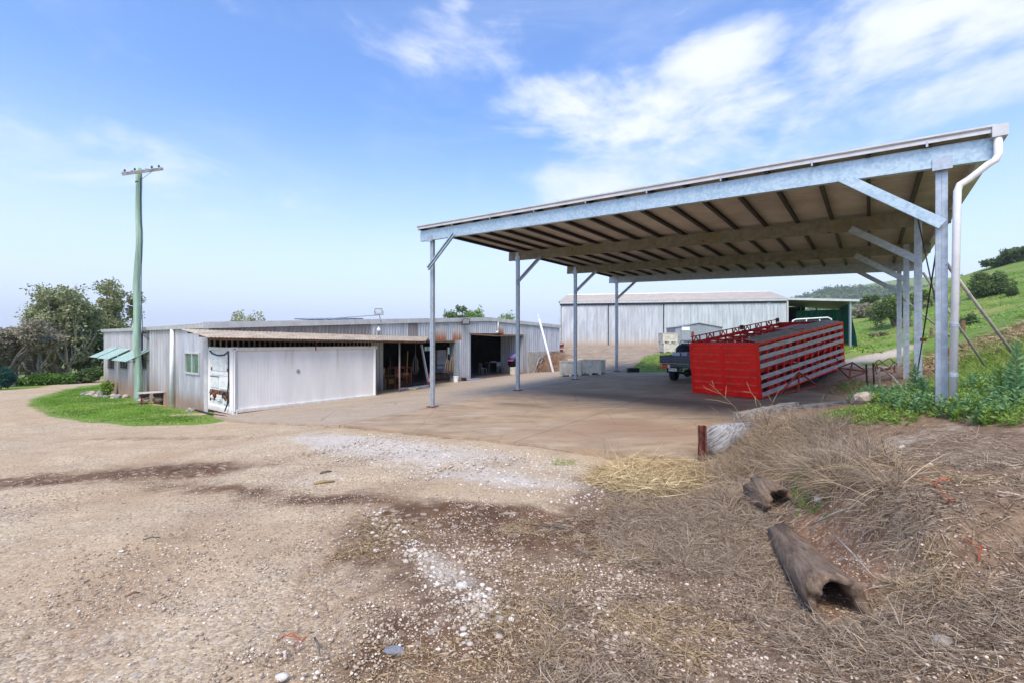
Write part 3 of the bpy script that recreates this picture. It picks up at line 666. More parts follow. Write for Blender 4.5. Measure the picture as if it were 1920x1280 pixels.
def build_workshop():
    g0 = gfl(0) - .05
    w = thing('workshop', 'long low grey corrugated iron workshop with a shallow gable and two wide dark doorways', 'shed', (P0[0], P0[1], g0))
    P = lambda n, m, mt, par=w, **k: m.build(n, mt, par, **k)
    # side wall toward the lawn
    a = MB(); w1, w2, wd = lw(337), lw(262), lw(196)
    zt = lambda s: zC + (lz(196, 621) - zC) * s / wd
    foot = lambda s: hz(*LW(s, 0)[:2]) - .1
    win = (lw(376.5), lw(349.5)); zw0, zw1 = lz(362, 699), lz(362, 661)
    corr(a, LW, .06, win[0], foot, zt, .17); corr(a, LW, win[0], win[1], foot, zw0, .17); corr(a, LW, win[0], win[1], zw1, zt, .17); corr(a, LW, win[1], w1, foot, zt, .17)
    P('side_wall', a, m_clad)
    a = MB(); sw = [(lw(216), lw(204)), (lw(241), lw(227.5)), (lw(277), lw(267))]; sw.sort()
    cur = w1 + .01
    for q0, q1 in sw:
        zl, zh = zat(691, lY((q0 + q1) / 2)), zat(670, lY((q0 + q1) / 2))
        corr(a, LW, cur, q0, foot, zt, .42, .05); corr(a, LW, q0, q1, foot, zl, .42, .05); corr(a, LW, q0, q1, zh, zt, .42, .05); cur = q1
    corr(a, LW, cur, wd, foot, zt, .42, .05)
    P('side_wall', a, m_clad_old)
    def window(fn, a0, a1, z0, z1, gm, fr_=m_trim, dep=.05, nb=2):
        m = MB(); t = .045
        for p, q in ((fn(a0, z0, dep), fn(a1, z0, dep)), (fn(a0, z1, dep), fn(a1, z1, dep)), (fn(a0, z0 - t / 2, dep), fn(a0, z1 + t / 2, dep)), (fn(a1, z0 - t / 2, dep), fn(a1, z1 + t / 2, dep))): m.bar(p, q, .07, .06, fn(0, 0, 1) - fn(0, 0, 0))
        for k in range(1, nb): m.bar(fn(a0 + (a1 - a0) * k / nb, z0, dep), fn(a0 + (a1 - a0) * k / nb, z1, dep), .05, .05, fn(0, 0, 1) - fn(0, 0, 0))
        o = P('window', m, fr_)
        g = MB().add([fn(a0, z0, dep - .03), fn(a1, z0, dep - .03), fn(a1, z1, dep - .03), fn(a0, z1, dep - .03), fn(a0, z0, dep - .045), fn(a1, z0, dep - .045), fn(a1, z1, dep - .045), fn(a0, z1, dep - .045)], [(0, 1, 2, 3), (7, 6, 5, 4)])
        P('pane', g, gm, o); return o
    window(LW, win[0], win[1], zw0, zw1, m_wing)
    for q0, q1 in sw:
        m_ = (q0 + q1) / 2; window(LW, q0, q1, zat(691, lY(m_)), zat(670, lY(m_)), m_glassd, m_dkclad, .03, 3)
    # hinged sheet awnings
    aw = [(lw(222), lw(207), 652), (lw(246), lw(223), 653.5), (lw(282), lw(252), 656)]
    for q0, q1, py in aw:
        m_ = (q0 + q1) / 2; z = zat(py, lY(m_)); a = MB(); d = .95; dr = .52
        nn = 6
        for k in range(nn):
            s0 = q0 + (q1 - q0) * k / nn; s1 = q0 + (q1 - q0) * (k + .86) / nn
            a.hexa([LW(s0, z, .03), LW(s1, z, .03), LW(s1, z - dr, d), LW(s0, z - dr, d)], [LW(s0, z + .02, .03), LW(s1, z + .02, .03), LW(s1, z - dr + .02, d), LW(s0, z - dr + .02, d)])
        s0, s1 = q0 + .01, q1 - .02; a.hexa([LW(s0, z - .012, .03), LW(s1, z - .012, .03), LW(s1, z - dr - .012, d - .01), LW(s0, z - dr - .012, d - .01)], [LW(s0, z - .002, .03), LW(s1, z - .002, .03), LW(s1, z - dr - .002, d - .01), LW(s0, z - dr - .002, d - .01)])
        o = P('awning', a, m_green_awn)
        for s in (q0 + .05, q1 - .05): P('stay', MB().bar(LW(s, z - dr * .95, .04), LW(s, z - dr + -.02, d - .1), .025, .025), m_darksteel, o)
    # front: cladding over and between the doorways
    tA, tB = ft(395), ft(696); t1a, t1b = ft(714), ft(857); t2a, t2b = ft(880), ft(981)
    zl = fz(560, 637); zo1 = fz(800, 637.5); zo2 = fz(925, 625.5)
    a = MB(); corr(a, FW, .0, tA, lambda t: gfl(t) - .1, ztop, .17)
    corr(a, FW, tA, tB, zl, ztop, .2); P('front_wall', a, m_dkclad)
    a = MB(); corr(a, FW, tB, t1a, lambda t: gfl(t) - .1, ztop, .22, .05); P('front_wall', a, m_clad); a = MB()
    pan = [(ft(765), ft(783)), (ft(816), ft(836)), (ft(848), ft(865))]
    corr(a, FW, t1a, pan[0][0], zo1, ztop, .19); corr(a, FW, pan[0][1], pan[1][0], zo1, ztop, .19); corr(a, FW, pan[1][1], pan[2][0], zo1, ztop, .19)
    corr(a, FW, t1b, pan[2][1], zo1 + .01, lambda t: zo1 + .02, .19)
    corr(a, FW, pan[2][1], t2a, lambda t: gfl(t) - .05, ztop, .21); corr(a, FW, t1b, pan[2][1], lambda t: gfl(t) - .05, zo1, .21)
    pr = (ft(934), ft(944))
    corr(a, FW, t2a, pr[0], zo2, ztop, .21); corr(a, FW, pr[1], t2b, zo2 - .05, ztop, .21)
    corr(a, FW, t2b, ft(989), lambda t: gfl(t) - .05, ztop, .21)
    corr(a, FW, ft(989), tE, lambda t: fz(1000, 659), ztop, .25)
    P('front_wall', a, m_clad)
    a = MB(); corr(a, FW, *pan[0], zo1, ztop, .19); P('cladding_sheet', a, m_dkclad)
    for q, zb, ztp in ((pan[1], zo1, fz(826, 603)), (pan[2], zo1, fz(855, 603)), (pr, zo2, fz(939, 602))):
        a = MB(); corr(a, FW, q[0], q[1], zb, ztop, .19); P('cladding_sheet', a, patchrust('rust_stained_sheet', (.50, .50, .50), ztp, zb))
    a = MB(); a.hexa([FW(ft(988), gfl(ft(988)) - .3, -.1), FW(tE, 0.2, -.1), FW(tE, .2, .05), FW(ft(988), gfl(ft(988)) - .3, .05)], [FW(ft(988), fz(1000, 659), -.1), FW(tE, fz(1000, 659), -.1), FW(tE, fz(1000, 659), .05), FW(ft(988), fz(1000, 659), .05)]); P('base_wall', a, m_conc)
    # jambs, lintels
    for t, dd, z1 in ((t1b - .12, .6, zo1), (t2a + .06, .25, zo2), (t1a + .05, .3, zo1)):
        a = MB(); a.bar(FW(t, gfl(t) - .02, -.15), FW(t, z1, -.15), .2, dd, FW(0, 0, 1) - FW(0, 0, 0)); P('door_jamb', a, m_galv)
    a = MB(); corr(a, lambda s, z, o: FW(t2b + .02 - o, z, -s), 0, 2.2, gfl(t2b) - .02, zo2, .22); P('door_jamb', a, m_clad)
    a = MB(); a.bar(FW(t2b + .15, gfl(t2b), .05), FW(t2b + .15, zo2, .05), .3, .03, FW(0, 0, 1) - FW(0, 0, 0)); P('door_jamb', a, m_clad_old)
    a = MB(); a.bar(FW(t1a, zo1 - .06, .0), FW(t1b, zo1 - .06, .0), .1, .12); a.bar(FW(t2a, zo2 - .05, 0), FW(ft(930), zo2 - .14, 0), .08, .1); a.bar(FW(ft(930), zo2 - .14, 0), FW(t2b, zo2 - .07, 0), .08, .1); P('lintel', a, m_woodd)
    # stud screen behind the container
    a = MB(); n = 34
    for k in range(n):
        t = tA + .15 + (tB - tA - .3) * k / (n - 1); a.bar(FW(t, gfl(t) - .05, -.02), FW(t, zl, -.02), .07, .045)
    P('stud_screen', a, m_wood)
    a = MB(); a.bar(FW(.03, gfl(0) - .1, .03), FW(.03, ztop(0), .03), .12, .05); a.bar(LW(.03, gfl(0) - .1, .03), LW(.03, zC, .03), .05, .12); P('corner_flashing', a, m_trim)
    # roof: two shallow slopes of ribbed sheet, barge boards
    rf = MB(); e = .18
    for s0, s1 in ((-e, tR), (tR, tE)):
        n = 44; d = (WD + .3) / n; vs = []; fs = []
        for i in range(n + 1):
            for j, o in enumerate((0, .04)):
                y = .12 - i * d - j * d * .5
                vs += [FW(s0, ztop(s0) + .1 + o, y), FW(s1, ztop(s1) + .1 + o, y)]
        for i in range(0, len(vs) - 2, 2): fs.append((i, i + 1, i + 3, i + 2))
        rf.add(vs, fs)
    P('roof', rf, m_clad_old)
    a = MB()
    for s0, s1 in ((-e, tR), (tR, tE)):
        a.hexa([FW(s0, ztop(s0) - .06, .07), FW(s1, ztop(s1) - .06, .07), FW(s1, ztop(s1) - .06, .12), FW(s0, ztop(s0) - .06, .12)], [FW(s0, ztop(s0) + .18, .07), FW(s1, ztop(s1) + .18, .07), FW(s1, ztop(s1) + .18, .12), FW(s0, ztop(s0) + .18, .12)])
        a.hexa([FW(s0, ztop(s0) + .18, -.1), FW(s1, ztop(s1) + .18, -.1), FW(s1, ztop(s1) + .18, .12), FW(s0, ztop(s0) + .18, .12)], [FW(s0, ztop(s0) + .19, -.1), FW(s1, ztop(s1) + .19, -.1), FW(s1, ztop(s1) + .19, .12), FW(s0, ztop(s0) + .19, .12)])
    P('barge_board', a, m_trim)
    a = MB(); zz = zt(wd); a.hexa([LW(-.1, zC - .06, .07), LW(wd, zz - .06, .07), LW(wd, zz - .06, .16), LW(-.1, zC - .06, .16)], [LW(-.1, zC + .1, .07), LW(wd, zz + .1, .07), LW(wd, zz + .1, .19), LW(-.1, zC + .1, .19)]); P('gutter', a, m_trim)
    # inside
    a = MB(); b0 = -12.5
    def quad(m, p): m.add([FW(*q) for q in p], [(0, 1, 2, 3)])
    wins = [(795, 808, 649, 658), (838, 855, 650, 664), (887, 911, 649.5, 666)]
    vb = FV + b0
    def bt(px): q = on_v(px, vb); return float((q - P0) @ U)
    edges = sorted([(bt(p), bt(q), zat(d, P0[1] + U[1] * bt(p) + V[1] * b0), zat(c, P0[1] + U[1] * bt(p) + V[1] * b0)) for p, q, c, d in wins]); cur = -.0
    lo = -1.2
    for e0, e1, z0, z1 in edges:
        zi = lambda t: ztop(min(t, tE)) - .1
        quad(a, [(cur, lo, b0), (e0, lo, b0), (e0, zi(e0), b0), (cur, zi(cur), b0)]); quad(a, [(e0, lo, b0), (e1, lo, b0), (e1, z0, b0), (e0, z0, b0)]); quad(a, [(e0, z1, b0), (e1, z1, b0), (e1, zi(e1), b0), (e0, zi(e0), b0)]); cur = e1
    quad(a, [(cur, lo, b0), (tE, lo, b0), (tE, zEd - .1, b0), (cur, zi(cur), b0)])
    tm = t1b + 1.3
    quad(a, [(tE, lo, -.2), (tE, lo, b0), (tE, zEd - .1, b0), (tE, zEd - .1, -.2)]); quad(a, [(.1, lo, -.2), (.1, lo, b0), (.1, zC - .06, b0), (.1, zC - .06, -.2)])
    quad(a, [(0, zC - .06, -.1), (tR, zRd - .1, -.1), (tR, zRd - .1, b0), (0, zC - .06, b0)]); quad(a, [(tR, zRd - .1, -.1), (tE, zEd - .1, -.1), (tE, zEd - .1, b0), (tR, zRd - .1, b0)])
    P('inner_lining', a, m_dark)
    for e0, e1, z0, z1 in edges:
        m = MB(); fn = lambda s, z, o: FW(s, z, b0 + .03 + o); up = FW(0, 0, 1) - FW(0, 0, 0)
        for p, q in ((fn(e0, z0, 0), fn(e1, z0, 0)), (fn(e0, z1, 0), fn(e1, z1, 0)), (fn(e0, z0, 0), fn(e0, z1, 0)), (fn(e1, z0, 0), fn(e1, z1, 0)), (fn((e0 + e1) / 2, z0, 0), fn((e0 + e1) / 2, z1, 0))): m.bar(p, q, .05, .06, up)
        o = P('window', m, m_darksteel); P('pane', MB().add([fn(e0, z0, .01), fn(e1, z0, .01), fn(e1, z1, .01), fn(e0, z1, .01)], [(0, 1, 2, 3)]), m_frost, o)
    a = MB(); fl = []
    n = 30
    for k in range(n):
        s0, s1 = tE * k / n, tE * (k + 1) / n
        a.add([FW(s0, gfl(s0) + .004, .05), FW(s1, gfl(s1) + .004, .05), FW(s1, gfl(s1) + .02, b0), FW(s0, gfl(s0) + .02, b0)], [(0, 1, 2, 3)])
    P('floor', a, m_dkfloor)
    a = MB()     # back and far walls close the shed
    quad(a, [(0, -3.5, -WD), (tE, -3.5, -WD), (tE, zEd, -WD), (0, zC, -WD)]); 
    # rain pipe and cable conduit on the side wall
    s = lw(329.5); a = MB(); zt_, zb_ = lz(329, 618), lz(329, 756); a.tube([LW(s, zt_, .12), LW(s, zb_, .16)], .085, 14); P('rain_pipe', a, m_pvc, smooth=True)
    s = lw(272); a = MB(); a.tube([LW(s - .9, lz(272, 624), .2), LW(s - .2, lz(272, 624), .15), LW(s, lz(272, 627), .13), LW(s, lz(272, 640), .13), LW(s, lz(272, 733), .13)], .05, 8); P('cable_conduit', a, mat('dark_blue_conduit', (.03, .03, .08), .5), smooth=True)
    return w
def frost():
    t = NT('dusty_window_pane'); d = t.n.new('ShaderNodeBsdfTranslucent'); d.inputs['Color'].default_value = (.80, .88, .86, 1); t.L(d.outputs[0], t.n['Material Output'].inputs['Surface']); return t.m
m_frost = frost()
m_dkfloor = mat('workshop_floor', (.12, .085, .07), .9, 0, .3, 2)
build_workshop()

# lean-to roof over the container
CW, CL, CH = 2.2, 5.95, None
def CP_(s, w, z): return Vector((CN[0] + U[0] * s - V[0] * w, CN[1] + U[1] * s - V[1] * w, z))
def build_leanto():
    vf = CV + .35
    def onf(px): q = on_v(px, vf); return float((q - P0) @ U)
    f0, f1 = onf(392), onf(800); b0, b1 = ft(338), ft(800) + .2
    zf0, zf1 = zat(633.5, P0[1] + U[1] * f0 + V[1] * (vf - FV)), zat(640, P0[1] + U[1] * f1 + V[1] * (vf - FV))
    zb0, zb1 = zat(620.5, 19.3), fz(790, 632)
    out = vf - FV
    t = thing('lean_to', 'rusty beige corrugated lean-to roof jutting over the white container', 'lean-to roof', tuple(FW(f1 - 1.5, gfl(f1 - 1.5), out)))
    vs = []; fs = []; n = 78
    for i in range(n + 1):
        for j in (0, .5):
            k = (i + j) / (n + 1); o = .022 if j else 0
            vs += [FW(b0 + (b1 - b0) * k, zb0 + (zb1 - zb0) * k + o, .06), FW(f0 + (f1 - f0) * k, zf0 + (zf1 - zf0) * k + o, out)]
    for i in range(0, len(vs) - 2, 2): fs.append((i, i + 2, i + 3, i + 1))
    o = MB().add(vs, fs).build('roof_sheet', m_roofleanto, t); sm = o.modifiers.new('s', 'SOLIDIFY'); sm.thickness = .012
    a = MB(); e = lambda k, w, dz: FW((b0 * (1 - w) + f0 * w) * (1 - k) + (b1 * (1 - w) + f1 * w) * k, ((zb0 * (1 - w) + zf0 * w) * (1 - k) + (zb1 * (1 - w) + zf1 * w) * k) + dz, .06 * (1 - w) + out * w)
    for w in (.12, .55, .93): MB().bar(e(.01, w, -.06), e(.99, w, -.06), .06, .09).build('purlin', m_woodd, t)
    q = on_v(749, vf - .5); a = MB(); zt = zf1 + .02; a.tube([(q[0], q[1], float(slab_z(*q))), (q[0], q[1], zt)], .04, 10); a.build('post', mat('dusty_pink_post', (.40, .33, .30), .7), t, smooth=True)
build_leanto()

def build_container():
    H = 125 / F * CN[1]; z0 = float(slab_z(*CN)) + .0; CHt = H
    top = lambda s: z0 + H
    bot = lambda s: float(slab_z(*(CN + U * s))) - .02
    c = thing('refrigerated_container', 'white refrigerated shipping container with a rust-streaked cooling end beneath the lean-to', 'container', (CN[0], CN[1], z0))
    E = lambda w, z, o=0: Vector((CN[0] - V[0] * w - U[0] * o, CN[1] - V[1] * w - U[1] * o, z))
    Sd = lambda s, z, o=0: Vector((CN[0] + U[0] * s + V[0] * o, CN[1] + U[1] * s + V[1] * o, z))
    a = MB(); B = [CP_(.06, .06, z0 + .02), CP_(CL, .06, z0 + .02), CP_(CL, CW, z0 + .02), CP_(.06, CW, z0 + .02)]
    a.hexa(B, [p + Vector((0, 0, H - .05)) for p in B])
    a.build('body', m_cont, c)
    a = MB()    # side skin with shallow ribs, first third ribbed closer
    corr(a, Sd, .16, 2.0, z0 + .12, top(0) - .13, .115, .0014, -.05); corr(a, Sd, 2.0, CL - .12, z0 + .12, top(0) - .13, .48, .0007, -.05)
    a.build('side_panel', m_cont, c)
    a = MB(); fr_ = .14
    a.bar(Sd(0, z0 + .1, -.03), Sd(CL, z0 + .1, -.03), .1, .14); a.bar(Sd(0, top(0) - .06, -.03), Sd(CL, top(0) - .06, -.03), .1, .12)
    for s in (.06, CL - .06): a.bar(Sd(s, z0, -.028), Sd(s, top(0), -.028), .12, .1)
    a.bar(E(0, top(0) - .06, .0), E(CW, top(0) - .06, .0), .12, .12); a.bar(E(0, z0 + .1, .0), E(CW, z0 + .1, .0), .12, .2); a.bar(E(CW - .06, z0, .0), E(CW - .06, top(0), .0), .12, .12); a.bar(E(.06, z0 + .05, .004), E(.06, top(0), .004), .12, .12)
    a.build('frame', m_cont, c, bevel=.008)
    for (s, w, z) in ((0, 0, z0 + .06), (0, 0, z0 + H - .06), (0, CW, z0 + .06), (0, CW, z0 + H - .06), (CL, 0, z0 + H - .06)):
        m = MB(); p = CP_(s + (.05 if s == 0 else -.05), w + (.05 if w == 0 else -.05), z)
        ue, ve = Vector((*U, 0)), Vector((*V, 0)); m.box(p, ue * .085, ve * .085, (0, 0, .07)); o = m.build('corner_casting', m_scab, c, bevel=.01)
        MB().lathe(p - ue * .0865 if s == 0 else p + ue * .0865, [(.03, -.002), (.03, .002)], 10, ue).build('hole', m_black, o); MB().lathe(p + ve * .0865, [(.03, -.002), (.03, .002)], 10, ve).build('hole', m_black, o)
    # cooling unit end
    a = MB(); za, zb = z0 + .2, top(0) - .13; w0, w1 = .13, CW - .13
    a.hexa([E(w0, za, -.04), E(w1, za, -.04), E(w1, za, .03), E(w0, za, .03)], [E(w0, zb, -.04), E(w1, zb, -.04), E(w1, zb, .03), E(w0, zb, .03)])
    u = a.build('cooling_unit', m_scab, c)
    hh = zb - za
    def panel(nm, a0, a1, c0, c1, o, mt, bev=.006):
        m = MB(); x0, x1 = w1 - (w1 - w0) * a0, w1 - (w1 - w0) * a1; y0, y1 = zb - hh * c1, zb - hh * c0
        m.hexa([E(x0, y0, o - .03), E(x1, y0, o - .03), E(x1, y0, o), E(x0, y0, o)], [E(x0, y1, o - .03), E(x1, y1, o - .03), E(x1, y1, o), E(x0, y1, o)]); return m.build(nm, mt, u, bevel=bev)
    panel('hatch', .08, .86, .06, .36, .055, m_scab); panel('hatch', .08, .9, .39, .44, .05, m_white); 
    panel('grille', .04, .46, .475, .67, .06, m_scab); panel('hatch', .52, .95, .475, .68, .075, m_white); panel('hatch', .62, .82, .52, .63, .085, m_scab)
    panel('grille', .04, .48, .462, .474, .08, m_darksteel); panel('machine_recess', .06, .94, .71, .91, .034, m_engine)
    for k, (x, y, r) in enumerate([(.15, .75, .07), (.3, .8, .1), (.2, .86, .08), (.72, .76, .06), (.85, .83, .09), (.5, .74, .05), (.4, .87, .05), (.62, .88, .04)]):
        m = MB(); xx = w1 - (w1 - w0) * x; yy = zb - hh * y; p = E(xx, yy, .08); m.blob(p, r, r * .8, r, k, 2, .5); m.build('compressor_part', (m_engine, m_rusty, m_scab, m_darksteel)[k % 4], u)
    panel('junction_box', .42, .66, .79, .9, .1, m_scab); panel('junction_box', .7, .93, .84, .93, .09, m_scab)
    for x in (.1, .88): panel('bracket', x, x + .05, .3, .36, .075, m_rusty); panel('bracket', .02, .05, .72, .93, .06, m_rusty)
    m = MB(); m.tube([E(w1 - .05, top(0) - .14, .06), E(w1 - .35, top(0) - .24, .08), E(w1 - .9, top(0) - .3, .09), E(w0 + .45, top(0) - .27, .09), E(w0 + .12, top(0) - .15, .07), E(w0 + .05, top(0) - .35, .08), E(w0 + .04, z0 + 1.2, .08), E(w0 + .12, z0 + .6, .1), E(w0 + .05, z0 + .35, .12), E(w0 + .2, z0 + .1, .15)], .022, 8); m.build('power_cable', m_black, c, smooth=True)
    for s, zz in ((3.05, top(0) - .03),): m = MB(); m.bar(Sd(s, zz - .12, .03), Sd(s, zz + .18, .03), .03, .03); m.build('bracket', m_rusty, c)
    m = MB(); m.lathe(Sd(2.35, z0 + H * .60, -.04), [(.0, .0), (.07, 0), (.075, .02), (.05, .035), (0, .036)], 20, V3); m.build('smudge_disc', mat('grey_smudge', (.33, .32, .32), .7), c, smooth=True)  # raised disc added where a blurred grey smudge sits; not a real fitting
V3 = Vector((V[0], V[1], 0)); U3 = Vector((U[0], U[1], 0))
build_container()

# ------------------------------------------------------------------ the open canopy
def CA(a, s, z): return Vector((A0[0] + V[0] * a + U[0] * s, A0[1] + V[1] * a + U[1] * s, z))
BAY = 4.62; WID = 12.25
def zu(a): return 5.46 - .0413 * a      # underside of the cross beams
def build_canopy():
    c = thing('steel_canopy', 'large open-sided galvanised steel canopy with a gently sloping corrugated roof', 'canopy', tuple(CA(0, 0, float(slab_z(*A0)))))
    RH = .34; a0, a1 = -.47, 12.84
    for i in range(4):
        s = i * BAY; mt = (m_beam, m_dbeam, m_dbeam, m_galv)[i]
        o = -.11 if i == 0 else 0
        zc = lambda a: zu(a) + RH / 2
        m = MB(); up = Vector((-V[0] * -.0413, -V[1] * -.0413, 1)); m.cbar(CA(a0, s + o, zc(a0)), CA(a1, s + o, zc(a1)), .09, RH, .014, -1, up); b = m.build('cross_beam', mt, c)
        for (a, sg) in ((0., 1), (WID, -1)):
            q = CA(a, s, 0); zb = float(slab_z(q.x, q.y)) - .02 if a == 0 else hz(q.x, q.y) - .1
            m = MB(); zt = zu(a) + (.1 if i == 0 else RH - .02)
            for k in (-1, 1): m.bar(CA(a + k * .039, s, zb), CA(a + k * .039, s, zt), .085, .07, V3)
            for k in (-1, 1): m.bar(CA(a, s + k * .03, zb), CA(a, s + k * .03, zt), .01, .012, V3)
            p = m.build('post', m_galv, c)
            m = MB(); m.box(CA(a, s, zb + .03), V3 * .16, U3 * .14, (0, 0, .012)); m.build('base_plate', m_rusty, p)
            zk = 4.55 if a == 0 else (4.06 if i == 0 else 4.14); ab = a + sg * (1.2 if a == 0 else 1.32)
            m = MB(); oo = o - (.07 if i == 0 else .06)
            m.cbar(CA(a, s + oo, zk - .04), CA(ab, s + oo, zu(ab) + .06), .05, .16 if a else .13, .012, 1); m.build('knee_brace', m_beam if i == 0 else m_galv, c)
            if i == 0 or a == 0:
                m = MB(); m.box(CA(a, s + o - .02, zu(a) + .05), V3 * .12, U3 * .012, (0, 0, .1)); m.build('cleat', m_galv, p)
    n = 18; s0, s1 = -.2, 3 * BAY + .25; rt = lambda a: zu(a) + RH
    for k in range(n):
        a = -.42 + .78 * k
        m = MB(); m.cbar(CA(a, s0, rt(a) + .055), CA(a, s1, rt(a) + .055), .06, .10, .01, 1, (0, 0, 1)); m.build('purlin', m_purlin, c)
    # corrugations run across the purlins
    vs = []; fs = []; nn = 92; aA, aB = -.5, 12.84; d = (s1 + .1 - s0) / nn
    for i in range(nn):
        for j, o in ((0, 0), (.35, 0), (.5, .035), (.85, .035)):
            s = s0 - .05 + (i + j) * d; vs += [CA(aA, s, rt(aA) + .112 + o), CA(aB, s, rt(aB) + .112 + o)]
    for i in range(0, len(vs) - 2, 2): fs.append((i, i + 1, i + 3, i + 2))
    o = MB().add(vs, fs).build('roof_sheet', m_soffit, c); sm = o.modifiers.new('s', 'SOLIDIFY'); sm.thickness = .006
    for ss, sg in ((s0 - .02, -1), (s1 + .12, 1)):
        m = MB(); 
        for z0_, z1_, oo in ((.035, .118, 0), (.121, .15, -.02 * -sg)):
            q = lambda a, z, e: CA(a, ss + e, rt(a) + z)
            m.hexa([q(aA, z0_, oo - .012), q(aB, z0_, oo - .012), q(aB, z0_, oo + .012), q(aA, z0_, oo + .012)], [q(aA, z1_, oo - .012), q(aB, z1_, oo - .012), q(aB, z1_, oo + .012), q(aA, z1_, oo + .012)])
        m.hexa([q(aA, .151, 0), q(aB, .151, 0), q(aB, .151, -sg * .16), q(aA, .151, -sg * .16)], [q(aA, .158, 0), q(aB, .158, 0), q(aB, .158, -sg * .16), q(aA, .158, -sg * .16)])
        m.build('barge_flashing', m_trim, c)
    for k in range(0, n, 2):      # purlin cleats that show in the slot under the flashing
        a = -.42 + .78 * k; m = MB(); m.box(CA(a, s0 - .03, rt(a) + .02), V3 * .014, U3 * .008, (0, 0, .04)); m.build('cleat', m_galv, c)
    # gutter along the low side, with its downpipe
    g0 = aB - .05; m = MB(); zt = rt(aB) + .12; q = lambda a, z, s: CA(a, s, zt + z)
    for x0, x1, z0_, z1_ in ((0, .012, -.15, .0), (0, .17, -.16, -.15), (.16, .172, -.15, .015)):
        m.hexa([q(g0 + x0, z0_, s0 - .05), q(g0 + x1, z0_, s0 - .05), q(g0 + x1, z0_, s1 + .1), q(g0 + x0, z0_, s1 + .1)], [q(g0 + x0, z1_, s0 - .05), q(g0 + x1, z1_, s0 - .05), q(g0 + x1, z1_, s1 + .1), q(g0 + x0, z1_, s1 + .1)])
    m.hexa([q(g0, -.16, s0 - .06), q(g0 + .172, -.16, s0 - .06), q(g0 + .172, -.16, s0 - .05), q(g0, -.16, s0 - .05)], [q(g0, .015, s0 - .06), q(g0 + .172, .015, s0 - .06), q(g0 + .172, .015, s0 - .05), q(g0, .015, s0 - .05)])
    m.build('gutter', m_trim, c)
    m = MB(); ge = g0 + .07; dp = [q(ge, -.14, s0 + .0), q(ge, -.42, s0), q(ge - .03, -.5, s0), q(ge - .1, -.54, s0), CA(12.55, s0 + .03, zt - .72), CA(12.45, s0 + .03, zt - .78), CA(12.42, s0 + .03, zt - .87)]
    b = at(1787, 728, CA(12.42, s0 + .03, 0).y); m.tube(dp + [b + Vector((0, 0, -.15))], .05, 16); o = m.build('downpipe', m_pvc, c, smooth=True)
    for f_ in (.12, .62):
        p = dp[-1].lerp(b, 1 - f_ * .5); m = MB(); m.tube([p, p + Vector((0, 0, .05))], .062, 14); m.build('pipe_strap', m_galv, o)
    # wind bracing rods on the right-hand side
    for za, zb in ((2.5, 5.2), (3.95, 1.35)):
        m = MB(); m.tube([CA(WID - .02, .05, za), CA(WID - .02, BAY - .05, zb)], .012, 6); m.build('bracing_rod', m_darksteel, c)
    m = MB(); p = CA(WID - .02, 2.95, 2.18); m.box(p, V3 * .05, U3 * .05, (0, 0, .035)); m.build('turnbuckle', m_rusty, c)
build_canopy()
def prop(p, q, r, label):
    q = Vector(q); q.z = hz(q.x, q.y) - .1
    m = MB().tube([p, q], r, 10); o = solo('raking_prop', m, m_pipe, label, 'prop', 'raking pipes on the high side of the canopy', smooth=True)
m_pipe = mat('dull_grey_pipe', (.42, .39, .34), .6, .1, .25, 5)
prop(at(1775, 495, 7.35), at(1945, 678, 8.7), .026, 'thick grey pipe slanting down from the nearest right post across the white downpipe')
prop(at(1731, 512, 11.0), at(1864, 712, 11.9), .026, 'grey pipe slanting from the second right post into the weeds beside the bank')
prop(at(1694, 560, 14.6), at(1815, 662, 15.9), .026, 'farthest slanting grey pipe, seen low between the right-hand posts')

